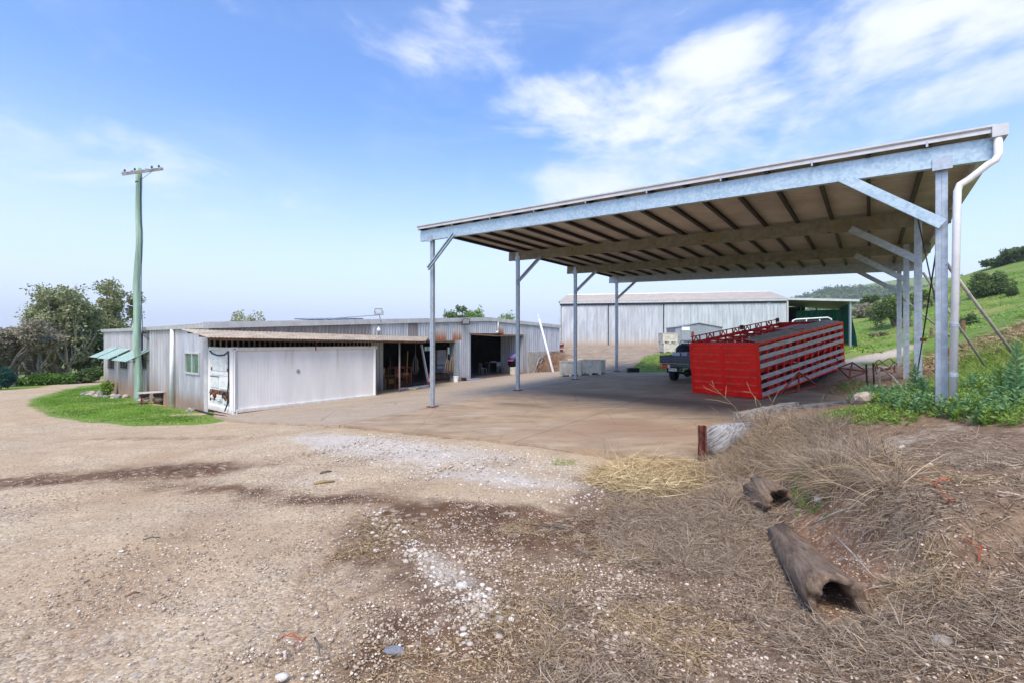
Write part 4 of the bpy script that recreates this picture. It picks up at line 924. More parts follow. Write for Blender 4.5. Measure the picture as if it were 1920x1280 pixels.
# ------------------------------------------------------------------ rear shed with open bay
def build_rear():
    a, b = at(1050, 651, 51), at(1475, 655, 47.5); g = 1.35; a.z = b.z = g
    d = (b - a); L = d.length; d.normalize(); nrm = Vector((d.y, -d.x, 0)); back = -nrm
    Q = lambda s, z, o=0: a + d * s + nrm * o + Vector((0, 0, z - g))
    zt0, zt1 = zat(568, 51), zat(562, 47.5); zt = lambda s: zt0 + (zt1 - zt0) * s / L
    r = thing('rear_shed', 'big ribbed grey steel shed with a beige roof, rusting along its foot, behind the yard', 'shed', tuple(a))
    se = [0.12, L * .225, L * .475, L - .02]
    for k in range(3):
        m = MB(); corr(m, Q, se[k] + .04, se[k + 1] - .04, g - .15, lambda s: zt(s) - .35, .36, .06, -.02 * (k % 2)); m.build('wall_panel', m_rear, r)
    m = MB(); m.bar(Q(0, zt(0) - .22, .1), Q(L, zt(L) - .22, .1), .1, .18); m.build('door_track', m_darksteel, r)
    m = MB(); m.bar(Q(0, zt(0) - .03, .16), Q(L, zt(L) - .03, .16), .12, .2); m.build('gutter', m_trim, r)
    MB().bar(Q(.05, g - .1, .03), Q(.05, zt(0), .03), .16, .1).build('corner_post', m_trim, r); MB().bar(Q(L, g - .1, .06), Q(L, zt(L), .06), .28, .16).build('corner_post', m_trim, r)
    for s in se[1:3]: MB().bar(Q(s, g - .1, .0), Q(s, zt(s) - .3, .0), .08, .1).build('door_seam', m_darksteel, r)
    wd = 15; m = MB(); m.add([Q(0, g - .2, 0), Q(0, g - .2, -wd), Q(0, zt(0), -wd), Q(0, zt(0), 0), Q(L, g - .2, 0), Q(L, g - .2, -wd), Q(L, zt(L), -wd), Q(L, zt(L), 0)], [(0, 3, 2, 1), (4, 5, 6, 7), (1, 2, 6, 5)]); m.build('wall', m_clad, r)
    # hipped-looking ribbed roof
    pl = at(1064, 554, 57.5); pr = at(1442, 547.5, 54)
    vs = []; fs = []; n = 74
    e0, e1 = Q(-.15, zt(0) + .08, .22), Q(L + .05, zt(L) + .08, .22)
    for i in range(n + 1):
        for j, o in ((0, 0), (.7, 0), (.78, .04), (.92, .04)):
            k = min(1, (i + j) / (n + 1)); vs += [e0.lerp(e1, k) + Vector((0, 0, o)), pl.lerp(pr, k) + Vector((0, 0, o))]
    for i in range(0, len(vs) - 2, 2): fs.append((i, i + 2, i + 3, i + 1))
    m = MB().add(vs, fs); bl, br = Q(0, zt(0), -wd), Q(L, zt(L), -wd); m.add([e0, pl, bl, e1, pr, br], [(0, 1, 2), (3, 5, 4), (1, 4, 5, 2)]); m.build('roof', m_roofbeige, r)
    m = MB(); m.tube([pl + Vector((0, 0, .03)), pr + Vector((0, 0, .03))], .08, 8); m.tube([e1, pr + Vector((0, 0, .02))], .06, 6); m.tube([e0, pl + Vector((0, 0, .02))], .06, 6); m.build('ridge_cap', m_trim, r)
    # open bay on the right, hung with shade cloth
    c = at(1594, 640, 45.0); c.z = g; dd = (c - b); l2 = dd.length; dd.normalize(); n2 = Vector((dd.y, -dd.x, 0))
    T = lambda s, z, o=0: b + dd * s + n2 * o + Vector((0, 0, z - g))
    zb0, zb1 = zat(562.5, 47.5), zat(566, 45); zz = lambda s: zb0 + (zb1 - zb0) * s / l2
    m = MB(); m.hexa([T(.1, zz(0) - .02, -9), T(l2 + .7, zz(l2) - .3, -9), T(l2 + .7, zz(l2), .2), T(.1, zz(0), .2)], [T(.1, zz(0) + .08, -9), T(l2 + .7, zz(l2) - .2, -9), T(l2 + .7, zz(l2) + .1, .2), T(.1, zz(0) + .1, .2)]); m.build('bay_roof', m_dkclad, r)
    m = MB(); m.bar(T(.1, zz(0) + .08, .24), T(l2 + .7, zz(l2) + .08, .24), .06, .22); m.build('fascia', m_trim, r)
    for s, o, w_ in ((l2, 0, .16), (l2 - 2.2, -5.5, .12), (l2 - 3.6, -6.5, .12), (l2 - .5, -6.5, .12)): MB().bar(T(s, g - .3, o), T(s, zz(s) - (.3 if o else .02), o), w_, w_).build('bay_post', m_galv, r)
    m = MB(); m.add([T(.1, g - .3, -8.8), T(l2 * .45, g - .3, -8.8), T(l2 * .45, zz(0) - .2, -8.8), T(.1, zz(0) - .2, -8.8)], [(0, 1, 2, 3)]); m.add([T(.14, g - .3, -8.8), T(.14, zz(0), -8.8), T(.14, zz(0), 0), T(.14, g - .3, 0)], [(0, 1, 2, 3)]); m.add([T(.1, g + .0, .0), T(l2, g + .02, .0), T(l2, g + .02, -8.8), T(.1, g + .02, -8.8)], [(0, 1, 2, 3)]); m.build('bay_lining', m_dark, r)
    # cloth: wavy sheets along the back and the right side
    def cloth(name, f, n=40, k=12):
        vs = [f(i / n, j / k) for i in range(n + 1) for j in range(k + 1)]; fs = [(i * (k + 1) + j, (i + 1) * (k + 1) + j, (i + 1) * (k + 1) + j + 1, i * (k + 1) + j + 1) for i in range(n) for j in range(k)]
        return MB().add(vs, fs).build(name, m_shade, r, smooth=True)
    cloth('shade_cloth', lambda s, h: T(l2 * .22 + (l2 * .78) * s, g - .1 + (zz(0) - g - .8) * h, -4.6 + .12 * math.sin(s * 40) - .6 * math.sin(h * 3)))
    cloth('shade_cloth', lambda s, h: T(l2 + .12 + .06 * math.sin(s * 30) + .5 * (1 - h) ** 2 + .1 * math.sin(h * 5 + s * 4), g - .1 + (zz(l2) - g) * h, .05 - 7 * s))
    return r
build_rear()
# ------------------------------------------------------------------ local frames
class Fr:
    def __init__(s, o, x, y, z): s.o, s.x, s.y, s.z = Vector(o), Vector(x).normalized(), Vector(y).normalized(), Vector(z).normalized()
    def __call__(s, x, y, z): return s.o + s.x * x + s.y * y + s.z * z
    def box(s, m, x0, x1, y0, y1, z0, z1): return m.hexa([s(x0, y0, z0), s(x1, y0, z0), s(x1, y1, z0), s(x0, y1, z0)], [s(x0, y0, z1), s(x1, y0, z1), s(x1, y1, z1), s(x0, y1, z1)])
    def bx(s, *a): return s.box(MB(), *a)

m_redrib = mat('rib_highlight_red', (.90, .06, .035), .5, 0, .25, 5)  # paler red paints the bright highlight lines along the pressed ribs
# ------------------------------------------------------------------ stock crate (tilted up at its far end)
def build_crate():
    n0 = gslab(1428, 749); g = float(slab_z(*n0)); k = R(7.1)
    ax = Vector((.817, .576, 0)).normalized(); cx = Vector((-.576, .817, 0)).normalized()
    al = (ax * math.cos(k) + Vector((0, 0, math.sin(k)))); nz = al.cross(cx).normalized(); 
    if nz.z < 0: nz = -nz
    c = thing('stock_crate', 'bright red truck stock crate with aluminium slat sides, tilted up at its far end', 'stock crate', (n0[0], n0[1], g))
    T = Fr((n0[0], n0[1], g + .03), al, cx, nz); L, W, H = 6.95, 2.5, 1.84
    # closed headboard with pressed ribs
    m = T.bx(0, .05, 0, W, 0, H); m.build('front_panel', m_red, c, bevel=.008)
    for i in range(7):
        for y0, y1 in ((.1, W * .47), (W * .53, W - .1)):
            zc = H * (.105 + .137 * i); m = MB(); m.hexa([T(-.05, y0, zc - .03), T(.0, y0, zc - .034), T(.0, y1, zc - .034), T(-.05, y1, zc - .03)], [T(-.05, y0, zc - .012), T(.0, y0, zc + .03), T(.0, y1, zc + .03), T(-.05, y1, zc - .012)]); m.build('pressed_rib', m_redrib, c)
    m = T.bx(-.028, 0, -.0, .07, 0, H); m.build('corner_post', m_red, c); T.bx(-.028, 0, W - .07, W, 0, H).build('corner_post', m_red, c)
    m = T.bx(-.03, 0, .07, W - .07, H - .1, H); m.build('top_rail', m_red, c); T.bx(-.03, 0, .07, W - .07, 0, .09).build('bottom_rail', m_red, c)
    T.bx(-.012, 0, W * .485, W * .515, .09, H - .1).build('centre_channel', m_red, c)
    fr_ = [.035, .10, .255, .41, .615, .77, .90]    # lower edges of the slats as a share of the height, from below
    fr_ = [.03, .185, .34, .545, .70, .855]
    for side, y in ((0, 0), (1, W)):
        sg = -1 if side == 0 else 1
        for f in fr_:
            m = MB()
            for q in range(3):
                z0 = H * f + q * .048; T.box(m, .06, L, y + (0 if sg < 0 else -.03), y + (.03 if sg < 0 else 0), z0, z0 + .044)
            m.build('slat', m_alum, c)
        for i in range(13):
            x = .08 + (L - .16) * i / 12; yy = (y + .032, y + .09) if sg < 0 else (y - .09, y - .032)
            T.bx(x - .03, x + .03, yy[0], yy[1], .05, H).build('post', m_red, c)
        T.bx(.05, L, min(y, y - sg * .07), max(y, y - sg * .07), 0, .05).build('bottom_rail', m_red, c); T.bx(.05, L, min(y, y - sg * .07), max(y, y - sg * .07), H - .07, H).build('top_rail', m_red, c)
    # loading doors between some posts: red sheet with slots, seen through the gaps
    for i in range(12):
        for z0, z1 in ((H * .01, H * .2), (H * .44, H * .56), (H * .93, H * .99), (.27 * H, .35 * H), (.62 * H, .7 * H), (.78 * H, .86 * H)):
            x = .08 + (L - .16) * i / 12; T.bx(x + .07, x + (L - .16) / 12 * (.45 + .4 * ((i * 5 + int(z0 * 7)) % 3) / 2), .1, .12, z0 + .02, z1 - .02).build('infill_sheet', m_reddark, c)
    for i in range(12):
        x = .08 + (L - .16) * i / 12
        for z0, z1 in ((.02, H * .46), (H * .52, H * .9)): T.bx(x + .05, x + (L - .16) / 12 - .03, W - .13, W - .11, z0, z1).build('far_side_sheet', m_reddark, c)
    T.bx(.06, L, .1, W - .1, .0, .07).build('floor', m_reddark, c); T.bx(.06, L, .13, W - .12, H * .48, H * .50).build('upper_deck', m_reddark, c)
    # walkway planks along the near top edge
    for x0, x1 in ((.2, 3.3), (3.42, L - .1)): MB().hexa([T(x0, .04, H + .0), T(x1, .04, H + .0), T(x1, .52, H + .1), T(x0, .52, H + .1)], [T(x0, .04, H + .03), T(x1, .04, H + .03), T(x1, .52, H + .13), T(x0, .52, H + .13)]).build('walkway_plank', m_plank, c)
    for i in range(7): x = .4 + i * 1.02; T.bx(x, x + .05, .09, W - .09, H - .08, H - .025).build('cross_bar', m_reddark, c)
    # trussed rail along the far top edge
    m = MB(); x1 = L * .97
    T.box(m, .1, x1, W - .05, W, H + .0, H + .04); T.box(m, .1, x1, W - .05, W, H + .20, H + .235)
    for i in range(15):
        x = .15 + (x1 - .2) * i / 14; T.box(m, x, x + .035, W - .045, W - .005, H + .04, H + .2)
    for i in range(0, 14, 2):
        x = .15 + (x1 - .2) * (i + .5) / 14; m.bar(T(x - .14, W - .025, H + .04), T(x, W - .025, H + .19), .03, .03); m.bar(T(x + .14, W - .025, H + .04), T(x, W - .025, H + .19), .03, .03)
    m.build('truss_rail', m_reddark, c)
    for x in (L * .52, L * .97): T.bx(x, x + .07, .1, W - .05, H + .0, H + .08).build('roller_gate_beam', m_reddark, c); T.bx(x - .02, x + .09, W - .1, W + .02, H + .1, H + .28).build('latch', m_darksteel, c)
    T.bx(L * .55, L * .95, 1.1, 1.55, H - .02, H + .0).build('cross_panel', m_reddark, c)
    # rear frame and skid
    for y in (.0, W - .08): T.bx(L, L + .07, y, y + .08, 0, H).build('corner_post', m_red, c)
    T.bx(L, L + .07, .08, W - .08, H - .08, H).build('top_rail', m_red, c); T.bx(L, L + .07, .08, W - .08, 0, .1).build('bottom_rail', m_red, c)
    for z0, z1 in ((.12, H * .46), (H * .5, H - .1)): T.bx(L + .01, L + .04, .09, W - .09, z0, z1).build('rear_door', m_reddark, c)
    for y in (.25, W - .45): T.bx(2.0, L - .2, y, y + .12, -.14, -.002).build('skid', m_rusty, c)
    q = T(L - 1.2, .35, -.14); m = MB(); gz_ = hz(q.x, q.y)
    for yy in (.35, W - .5):
        q = T(L - 1.3, yy, -.14); g_ = hz(q.x, q.y) - .03
        if q.z - g_ > .02: m2 = MB(); m2.box((q.x, q.y, (q.z + g_) / 2), ax * .28, cx * .16, (0, 0, (q.z - g_) / 2)); solo('timber_block', m2, m_woodd, 'dark timber block wedged under the %s of the tilted red crate' % ('near side' if yy < 1 else 'far side'), 'block')
    m = MB(); m.tube([T(5.5, .1, -.06), T(5.2, .05, -.12), T(4.6, .05, -.14), T(4.1, .08, -.1), T(3.9, .1, -.05)], .035, 8); m.build('spring_hanger', m_black, c, smooth=True)
    m = MB(); m.tube([T(5.9, -.02, .5), T(6.1, -.06, .45), T(6.12, -.05, .3), T(6.2, -.03, .2)], .015, 6); m.build('hose', m_black, c, smooth=True)
build_crate()

# rusty triangular trestles
def trestle(P, label, mt):
    p = [Vector(q) for q in P]; t = thing('trestle_frame', label, 'steel frame', tuple(min(p, key=lambda q: q.z)), 'rusty triangulated steel frames by the crate')
    for i, j in [(0, 1), (1, 2), (2, 3), (3, 0), (0, 2), (1, 3)][:6]:
        MB().tube([p[i], p[j]], .028, 6).build('tube', mt, t)
m_or = mat('rusty_red_tube', (.26, .045, .025), .75, .1, .4, 6)
Yq = 13.6
trestle([at(1462, 738, Yq), at(1498, 697, Yq + .1), at(1533, 722, Yq + 1.2), at(1497, 733, Yq + .3)], 'rusty red triangular steel frame leaning on the slatted side of the crate', m_or)
trestle([at(1572, 689, 16.6), at(1598, 679, 16.8), at(1626, 696, 16.4), at(1592, 708, 15.9)], 'rusty diamond steel frame standing beyond the far end of the crate', m_rusty)
for px, p0, p1, Y, lb in ((1625, 682, 736, 13.2, 'tallest grey steel stake beside the rusty diamond frame'), (1638, 680, 724, 13.8, 'dark steel stake second from the rusty diamond frame'), (1649, 690, 730, 13.4, 'thin pale stake between the dark stakes and the coiled wire'), (1672, 684, 715, 15, 'left leaning stake by the wire coil near the right posts'), (1680, 676, 714, 15, 'right leaning stake by the wire coil near the right posts')):
    a, b = at(px - 1, p0, Y), at(px + 3, p1, Y); b.z = min(b.z, hz(b.x, b.y)) - .05
    m = MB(); m.bar(a, b, .05, .012); m.bar(a, b, .012, .05, ); solo('steel_stake', m, m_darksteel if px < 1645 else m_wood, lb, 'stake', 'steel stakes in the ground beyond the crate')
m = MB(); cc = at(1660, 697, 15.2); pts = [cc + Vector((math.cos(t) * .32 + .05 * math.sin(3.1 * t), math.sin(t) * .22, .12 * math.sin(t * 2.3) + .02 * t)) for t in np.linspace(0, 19, 90)]; m.tube(pts, .014, 5)
solo('wire_coil', m, m_rusty, 'rusty coil of wire on the ground by the leaning stakes', 'wire coil')
m = MB(); a, b = at(1652, 688, 15.0), at(1700, 740, 11.8); b.z = hz(b.x, b.y) + .05; m.tube([a, a.lerp(b, .5) + Vector((0, 0, .06)), b], [.02, .03, .035], 7); solo('dead_branch', m, m_wood, 'long bare branch lying from the wire coil down to the green weeds', 'branch', smooth=True)
# timber sleepers that hold the bank
def beam(p, q, w, h, mt, name, label, cat='sleeper', grp=None):
    m = MB(); p, q = Vector(p), Vector(q); n = 14
    vs = []; rg = random.Random(hash(label) % 1000); d = (q - p).normalized(); sd = d.cross(Vector((0, 0, 1))).normalized()
    for i in range(n + 1):
        c = p.lerp(q, i / n); 
        for sx, sz in ((-1, -1), (1, -1), (1, 1), (-1, 1)): vs.append(c + sd * sx * (w / 2) * (1 + rg.uniform(-.1, .1)) + Vector((0, 0, sz * h / 2 * (1 + rg.uniform(-.12, .12)))))
    fs = [(3, 2, 1, 0), (4 * n, 4 * n + 1, 4 * n + 2, 4 * n + 3)]
    for i in range(n):
        for k in range(4): a, b = 4 * i + k, 4 * i + (k + 1) % 4; fs.append((a, b, b + 4, a + 4))
    m.add(vs, fs); return solo(name, m, mt, label, cat, grp)
m_sleep = mat('silver_grey_sleeper', (.27, .24, .21), .85, 0, .6, 9, .015, streak=(.5, 3, 3))
b1, b2 = at(1382, 784, 10.2), at(1490, 762, 10.9); beam(b1, b2, .2, .24, m_sleep, 'timber_sleeper', 'split grey sleeper whose dark end sticks out above the dry grass', 'sleeper', 'old sleepers edging the bank')
beam(at(1462, 770, 10.75), at(1760, 740, 11.4), .2, .17, m_sleep, 'timber_sleeper', 'long pale sleeper running from behind the dry grass to the green weeds', 'sleeper', 'old sleepers edging the bank')
beam(at(1384, 806, 9.95), at(1500, 786, 10.6), .2, .24, m_sleep, 'timber_sleeper', 'lower grey sleeper mostly buried in dry grass under the split one', 'sleeper', 'old sleepers edging the bank')
m = MB(); p = at(1393, 773, 11.1); m.box(p - Vector((0, 0, .2)), (.06, 0, 0), (0, .03, 0), (0, 0, .3)); solo('short_steel_post', m, m_rustpost, 'short rusty post stub behind the split grey sleeper', 'post')
# painted steel post and the log end leaning on it
pp = np.array([3.52, 8.42]); g = hz(*pp)
m = MB(); z1 = zat(797, 8.42); 
m.box((pp[0] - .045, pp[1], (g - .1 + z1) / 2), (.016, 0, 0), (0, .055, 0), (0, 0, (z1 - g + .1) / 2)); m.box((pp[0] + .045, pp[1], (g - .1 + z1) / 2), (.016, 0, 0), (0, .055, 0), (0, 0, (z1 - g + .1) / 2)); m.box((pp[0], pp[1] + .012, (g - .1 + z1) / 2), (.0285, 0, 0), (0, .008, 0), (0, 0, (z1 - g + .1) / 2))
solo('steel_channel_post', m, m_rustpost, 'flaking rust-red channel post standing at the corner of the concrete slab', 'post', bevel=.004)
m = MB(); c = Vector((3.85, 8.48, zat(824, 8.48)))
vs = []; nr = 26; axd = Vector((.75, .62, -.05)).normalized(); sx = axd.orthogonal().normalized(); 
sx = Vector((0, 0, 1)).cross(axd).normalized(); sz = axd.cross(sx)
prof = [(0, -.16), (.11, -.157), (.2, -.14), (.25, -.09), (.265, 0), (.26, .5), (.25, 1.2), (0, 1.2)]
base = 0
for r_, h_ in prof:
    for k in range(nr):
        a = 2 * math.pi * k / nr; q = r_ * (1 + .05 * math.sin(3 * a + 1) + .03 * math.sin(7 * a)); vs.append(c + axd * h_ + sx * math.cos(a) * q * .92 + sz * math.sin(a) * q * 1.12)
fs = [(i * nr + k, i * nr + (k + 1) % nr, (i + 1) * nr + (k + 1) % nr, (i + 1) * nr + k) for i in range(len(prof) - 1) for k in range(nr)]
m.add(vs, fs); solo('cut_log', m, m_endgrain, 'thick grey log with a weathered round end against the rusty post', 'log', smooth=True)

# hollow logs in the washed-out gully
def hollow(pts, rads, th, label, seed, jag=.05):
    m = MB(); rg = random.Random(seed); n = 28; m_ = len(pts); pts = [Vector(p) for p in pts]; vs = []
    for inner in (0, 1):
        for i, p in enumerate(pts):
            d = (pts[min(i + 1, m_ - 1)] - pts[max(i - 1, 0)]).normalized(); sx = Vector((0, 0, 1)).cross(d).normalized(); sz = d.cross(sx)
            for k in range(n):
                a = 2 * math.pi * k / n; r = (rads[i] - (th * (1 + .3 * math.sin(a * 3)) if inner else 0)) * (1 + .05 * math.sin(3 * a + i * .6 + seed) + .035 * math.sin(5 * a + seed) + .02 * math.sin(11 * a + i))
                if not inner and k % 5 == 0: r *= .955
                q = p + sx * math.cos(a) * r + sz * math.sin(a) * r
                if i in (0, m_ - 1): q += d * (jag * (math.sin(4 * a + seed) + .6 * math.sin(9 * a + 2)) * (1 if i else -1))
                vs.append(q)
    o = m_ * n; fs = []
    for i in range(m_ - 1):
        for k in range(n):
            a, b = i * n + k, i * n + (k + 1) % n; fs.append((a, b, b + n, a + n)); fs.append((o + a, o + a + n, o + b + n, o + b))
    for i in (0, m_ - 1):
        for k in range(n):
            a, b = i * n + k, i * n + (k + 1) % n; fs.append((a, o + a, o + b, b) if i == 0 else (a, b, o + b, o + a))
    m.add(vs, fs); return solo('hollow_log', m, m_log, label, 'log', 'hollow logs in the gully', smooth=True)
def lg(px, py, r): return G3(px, py, r)
hollow([lg(1464, 1002, .0), lg(1484, 1034, .03), lg(1504, 1064, .05), lg(1526, 1098, .065), lg(1550, 1132, .08), lg(1572, 1156, .09)], [.12, .145, .152, .158, .162, .17], .055, 'long weathered hollow log lying down the gully with a jagged open end', 3, .028)
hollow([lg(1420, 935, .10), lg(1442, 945, .10), lg(1466, 958, .09)], [.17, .175, .165], .045, 'short dark hollow log half buried under the dry grass mound', 8)

# ------------------------------------------------------------------ tray-back ute
def build_ute():
    rl = np.array([ray(1237) * 20.6, 20.6]); g = float(slab_z(*rl)) 
    T = Fr((rl[0], rl[1], g), (V[0], V[1], 0), (U[0], U[1], 0), (0, 0, 1))
    u = thing('tray_ute', 'dark navy tray-back ute parked behind the red crate, seen from the rear', 'ute', (rl[0], rl[1], g))
    W = 1.85
    tr = T.bx(0, W, 0, 2.3, .84, .9).build('tray', m_navy, u)
    for x0, x1, nm in ((0, .04, 'tray_side'), (W - .04, W, 'tray_side')): T.bx(x0, x1, .03, 2.3, .9, 1.18).build(nm, m_navy, u, bevel=.01)
    T.bx(0, W, -.03, .02, .86, 1.18).build('tailgate', m_navy, u, bevel=.012); T.bx(.02, W - .02, -.045, -.03, .9, .94).build('tailgate_rib', m_navy, u)
    T.bx(.12, W - .12, -.05, .06, .66, .82).build('rear_bumper', m_navy, u, bevel=.02)
    for x in (.02, W - .5): 
        o = T.bx(x, x + .48, -.06, .0, .62, .8).build('tail_light', m_lamp_red, u, bevel=.015); T.bx(x + .36, x + .46, -.066, -.06, .65, .78).build('reverse_lens', m_white, o); T.bx(x + .03, x + .12, -.066, -.06, .65, .78).build('indicator_lens', m_lamp_amb, o)
    pl = T.bx(.42, .79, -.07, -.055, .50, .625).build('number_plate', m_white, u)
    # illegible dark characters of the plate
    m = MB()
    segs = {0: 'abcdef', 1: 'bc', 4: 'bcfg', 5: 'acdfg', 7: 'abc', 'R': 'aefg', 'A': 'abcefg', 'T': 'ad'}
    for i, ch in enumerate((4, 1, 7, 4, 5, 1)):
        x0 = .45 + i * .054 + (.01 if i > 2 else 0); z0, h, w = .525, .075, .034
        S_ = {'a': (x0, x0 + w, z0 + h - .009, z0 + h), 'b': (x0 + w - .008, x0 + w, z0 + h / 2, z0 + h), 'c': (x0 + w - .008, x0 + w, z0, z0 + h / 2), 'd': (x0, x0 + w, z0, z0 + .009), 'e': (x0, x0 + .008, z0, z0 + h / 2), 'f': (x0, x0 + .008, z0 + h / 2, z0 + h), 'g': (x0, x0 + w, z0 + h / 2 - .004, z0 + h / 2 + .005)}
        for k in segs[ch]: a = S_[k]; T.box(m, a[0], a[1], -.073, -.0705, a[2], a[3])
    m.build('plate_characters', m_black, pl)
    # wheels
    for x, y in ((.33, .95), (W - .33, .95), (.28, 3.95), (W - .28, 3.95)):
        c = T(x, y, .37); m = MB(); m.lathe(c - T.x * .13, [(.2, 0), (.33, .0), (.365, .03), (.372, .13), (.365, .23), (.33, .26), (.2, .26)], 28, T.x); w = m.build('wheel', m_black, u, smooth=True)
        MB().lathe(c - T.x * .1, [(.0, 0), (.2, 0), (.2, .2), (0, .2)], 18, T.x).build('rim', m_darksteel, w)
        T.bx(x - .17, x + .17, y - .48, y - .46, .38, .8).build('mudflap', m_black, u) if y < 2 else None
    m = MB(); m.tube([T(.4, .95, .37), T(W - .4, .95, .37)], .05, 10); m.blob(T(W * .5, .95, .37), .17, .17, .17, 2, 2, .1); m.build('rear_axle', m_darksteel, u, smooth=True)
    for x in (.45, W - .53): T.bx(x, x + .08, 0.05, 4.2, .56, .68).build('chassis_rail', m_darksteel, u)
    T.bx(W * .46, W * .54, -.16, .05, .5, .58).build('tow_bar', m_darksteel, u)
    # cab
    y0, y1 = 2.42, 4.0; B = .72; sh = 1.13; top = 1.72
    m = MB(); pts = [(y0, B), (4.95, B), (5.05, .95), (4.95, 1.08), (3.95, 1.14), (3.45, top - .02), (3.3, top), (y0 + .12, top), (y0 + .03, 1.2)]
    m.prism([T(.12, y, z) for y, z in pts], T.x * (W - .24)); m.build('cab', m_navy, u, bevel=.03)
    T.bx(.25, W - .25, y0 - .006, y0 + .05, 1.22, 1.6).build('rear_window', m_glassd, u, bevel=.02)
    for x in (.112, W - .125): m = MB(); m.prism([T(x, y, z) for y, z in ((2.6, 1.18), (3.8, 1.18), (3.42, 1.64), (2.65, 1.64))], T.x * .013); m.build('side_window', m_glassd, u)
    # headboard with rails, roof rack, mirror
    m = MB(); m.tube([T(.12, 2.34, .9), T(.12, 2.34, 1.72), T(.2, 2.34, 1.84), T(W - .2, 2.34, 1.84), T(W - .12, 2.34, 1.72), T(W - .12, 2.34, .9)], .026, 8); m.build('headboard_hoop', mat('polished_alloy', (.6, .6, .62), .35, .7), u, smooth=True)
    m = MB(); [m.tube([T(.12, 2.34, z), T(W - .12, 2.34, z)], .018, 6) for z in (1.0, 1.35)]; [m.tube([T(x, 2.34, .9), T(x, 2.34, 1.84)], .016, 6) for x in (.55, W - .55)]; m.build('headboard_mesh', m_darksteel, u)
    for x in (-.1, W - .08): m = T.bx(x, x + .18, 3.3, 3.4, 1.2, 1.42); m.build('mirror', m_black, u, bevel=.02)
    for y in (2.6, 3.2): m = MB(); m.tube([T(.25, y, top + .06), T(W - .25, y, top + .06)], .022, 6); m.build('roof_bar', m_darksteel, u)
    # load on the tray
    def load(n, l, x0, x1, y0_, y1_, z1, mt, cat, sm=False):
        if sm: m = MB(); p = T((x0 + x1) / 2, (y0_ + y1_) / 2, (.9 + z1) / 2); m.blob(p, (x1 - x0) / 2, (y1_ - y0_) / 2, (z1 - .9) / 2, 5, 3, .25)
        else: m = T.bx(x0, x1, y0_, y1_, .905, z1)
        solo(n, m, mt, l, cat, smooth=sm, bevel=0 if sm else .02)
    load('water_drum', 'pale blue tub standing just inside the ute tailgate', .52, .85, .15, .5, 1.32, mat('pale_blue_plastic', (.45, .66, .74), .5), 'tub')
    load('tool_box', 'lilac grey box beside the pale blue tub in the ute tray', .9, 1.16, .15, .55, 1.33, mat('lilac_grey_box', (.42, .44, .55), .5), 'box')
    load('tarpaulin_bundle', 'bulky navy bundle under the headboard hoop of the ute', .2, 1.5, .9, 2.2, 1.7, m_cloth_n, 'bundle', True)
m_cloth_n = mat('navy_tarpaulin', (.012, .014, .03), .75, 0, .3, 5)
build_ute()

# ------------------------------------------------------------------ plastic bulk bins
def make_bin():
    b = thing('plastic_bin', 'proto', 'bulk bin', (0, 0, 0), 'white plastic bulk bins'); w, d, h = 1.16, 1.16, .76
    m = MB()
    for x0, x1, y0, y1 in ((0, w, 0, .035), (0, w, d - .035, d), (0, .035, .035, d - .035), (w - .035, w, .035, d - .035)): m.cube(x0 - w / 2, x1 - w / 2, y0 - d / 2, y1 - d / 2, .12, h)
    m.cube(-w / 2 + .036, w / 2 - .036, -d / 2 + .036, d / 2 - .036, .12, .16); o = m.build('bin_walls', m_bin, b)
    m = MB()
    for k in range(3): z = .22 + k * .12; m.cube(-w / 2 + .1, w / 2 - .1, -d / 2 - .014, -d / 2 - .001, z, z + .03); m.cube(-w / 2 - .014, -w / 2 - .001, -d / 2 + .1, d / 2 - .1, z, z + .03)
    m.build('rib', m_bin, o)
    m = MB(); e = .03
    for x0, x1, y0, y1 in ((-w / 2 - e, w / 2 + e, -d / 2 - e, -d / 2 + .04), (-w / 2 - e, w / 2 + e, d / 2 - .04, d / 2 + e), (-w / 2 - e, -w / 2 + .04, -d / 2 + .041, d / 2 - .041), (w / 2 - .04, w / 2 + e, -d / 2 + .041, d / 2 - .041)): m.cube(x0, x1, y0, y1, h, h + .035)
    m.build('rim', m_bin, b, bevel=.008)
    for x in (-w / 2 + .07, 0, w / 2 - .07):
        for y in (-d / 2 + .07, d / 2 - .07): MB().cube(x - .075, x + .075, y - .07, y + .07, 0, .119).build('foot', m_bin, b, bevel=.01)
    for x, y in ((-1, -1), (1, -1), (1, 1), (-1, 1)): MB().cube(x * (w / 2 - .03) - .045, x * (w / 2 - .03) + .045, y * (d / 2 - .03) - .045, y * (d / 2 - .03) + .045, .12, h - .005).build('corner_post', m_bin, o)
    return b
proto = make_bin(); first = True
def place_bin(px, Y, z, rz, label, lift=0):
    global first
    o = proto if first else copy_tree(proto); first = False
    x = ray(px) * Y; o.location = (x, Y, (z if z is not None else float(slab_z(x, Y))) + lift); o.rotation_euler = (0, 0, R(rz)); o['label'] = label; BASE[o.name] = o.location.copy(); return o
place_bin(1072, 25.3, None, -14, 'front left white plastic bin beside the second left post of the canopy')
place_bin(1111, 25.0, None, -22, 'front right white plastic bin, its open top facing the third post')
z_ = hz(ray(1086) * 29, 29.)
place_bin(1084, 28.2, None, -8, 'white bin standing behind the two front bins')
zr = hz(ray(1252) * 37, 37.); place_bin(1253, 37.0, zr, 4, 'lower white bin against the rear shed beside the little grey shed'); place_bin(1252, 37.0, zr, 0, 'upper white bin against the rear shed beside the little grey shed', .8)
m = MB(); p = at(1187, 690, 25.3); p.z = hz(p.x, p.y); m.cube(p.x - .3, p.x + .3, p.y - .2, p.y + .2, p.z + .0, p.z + .03); 
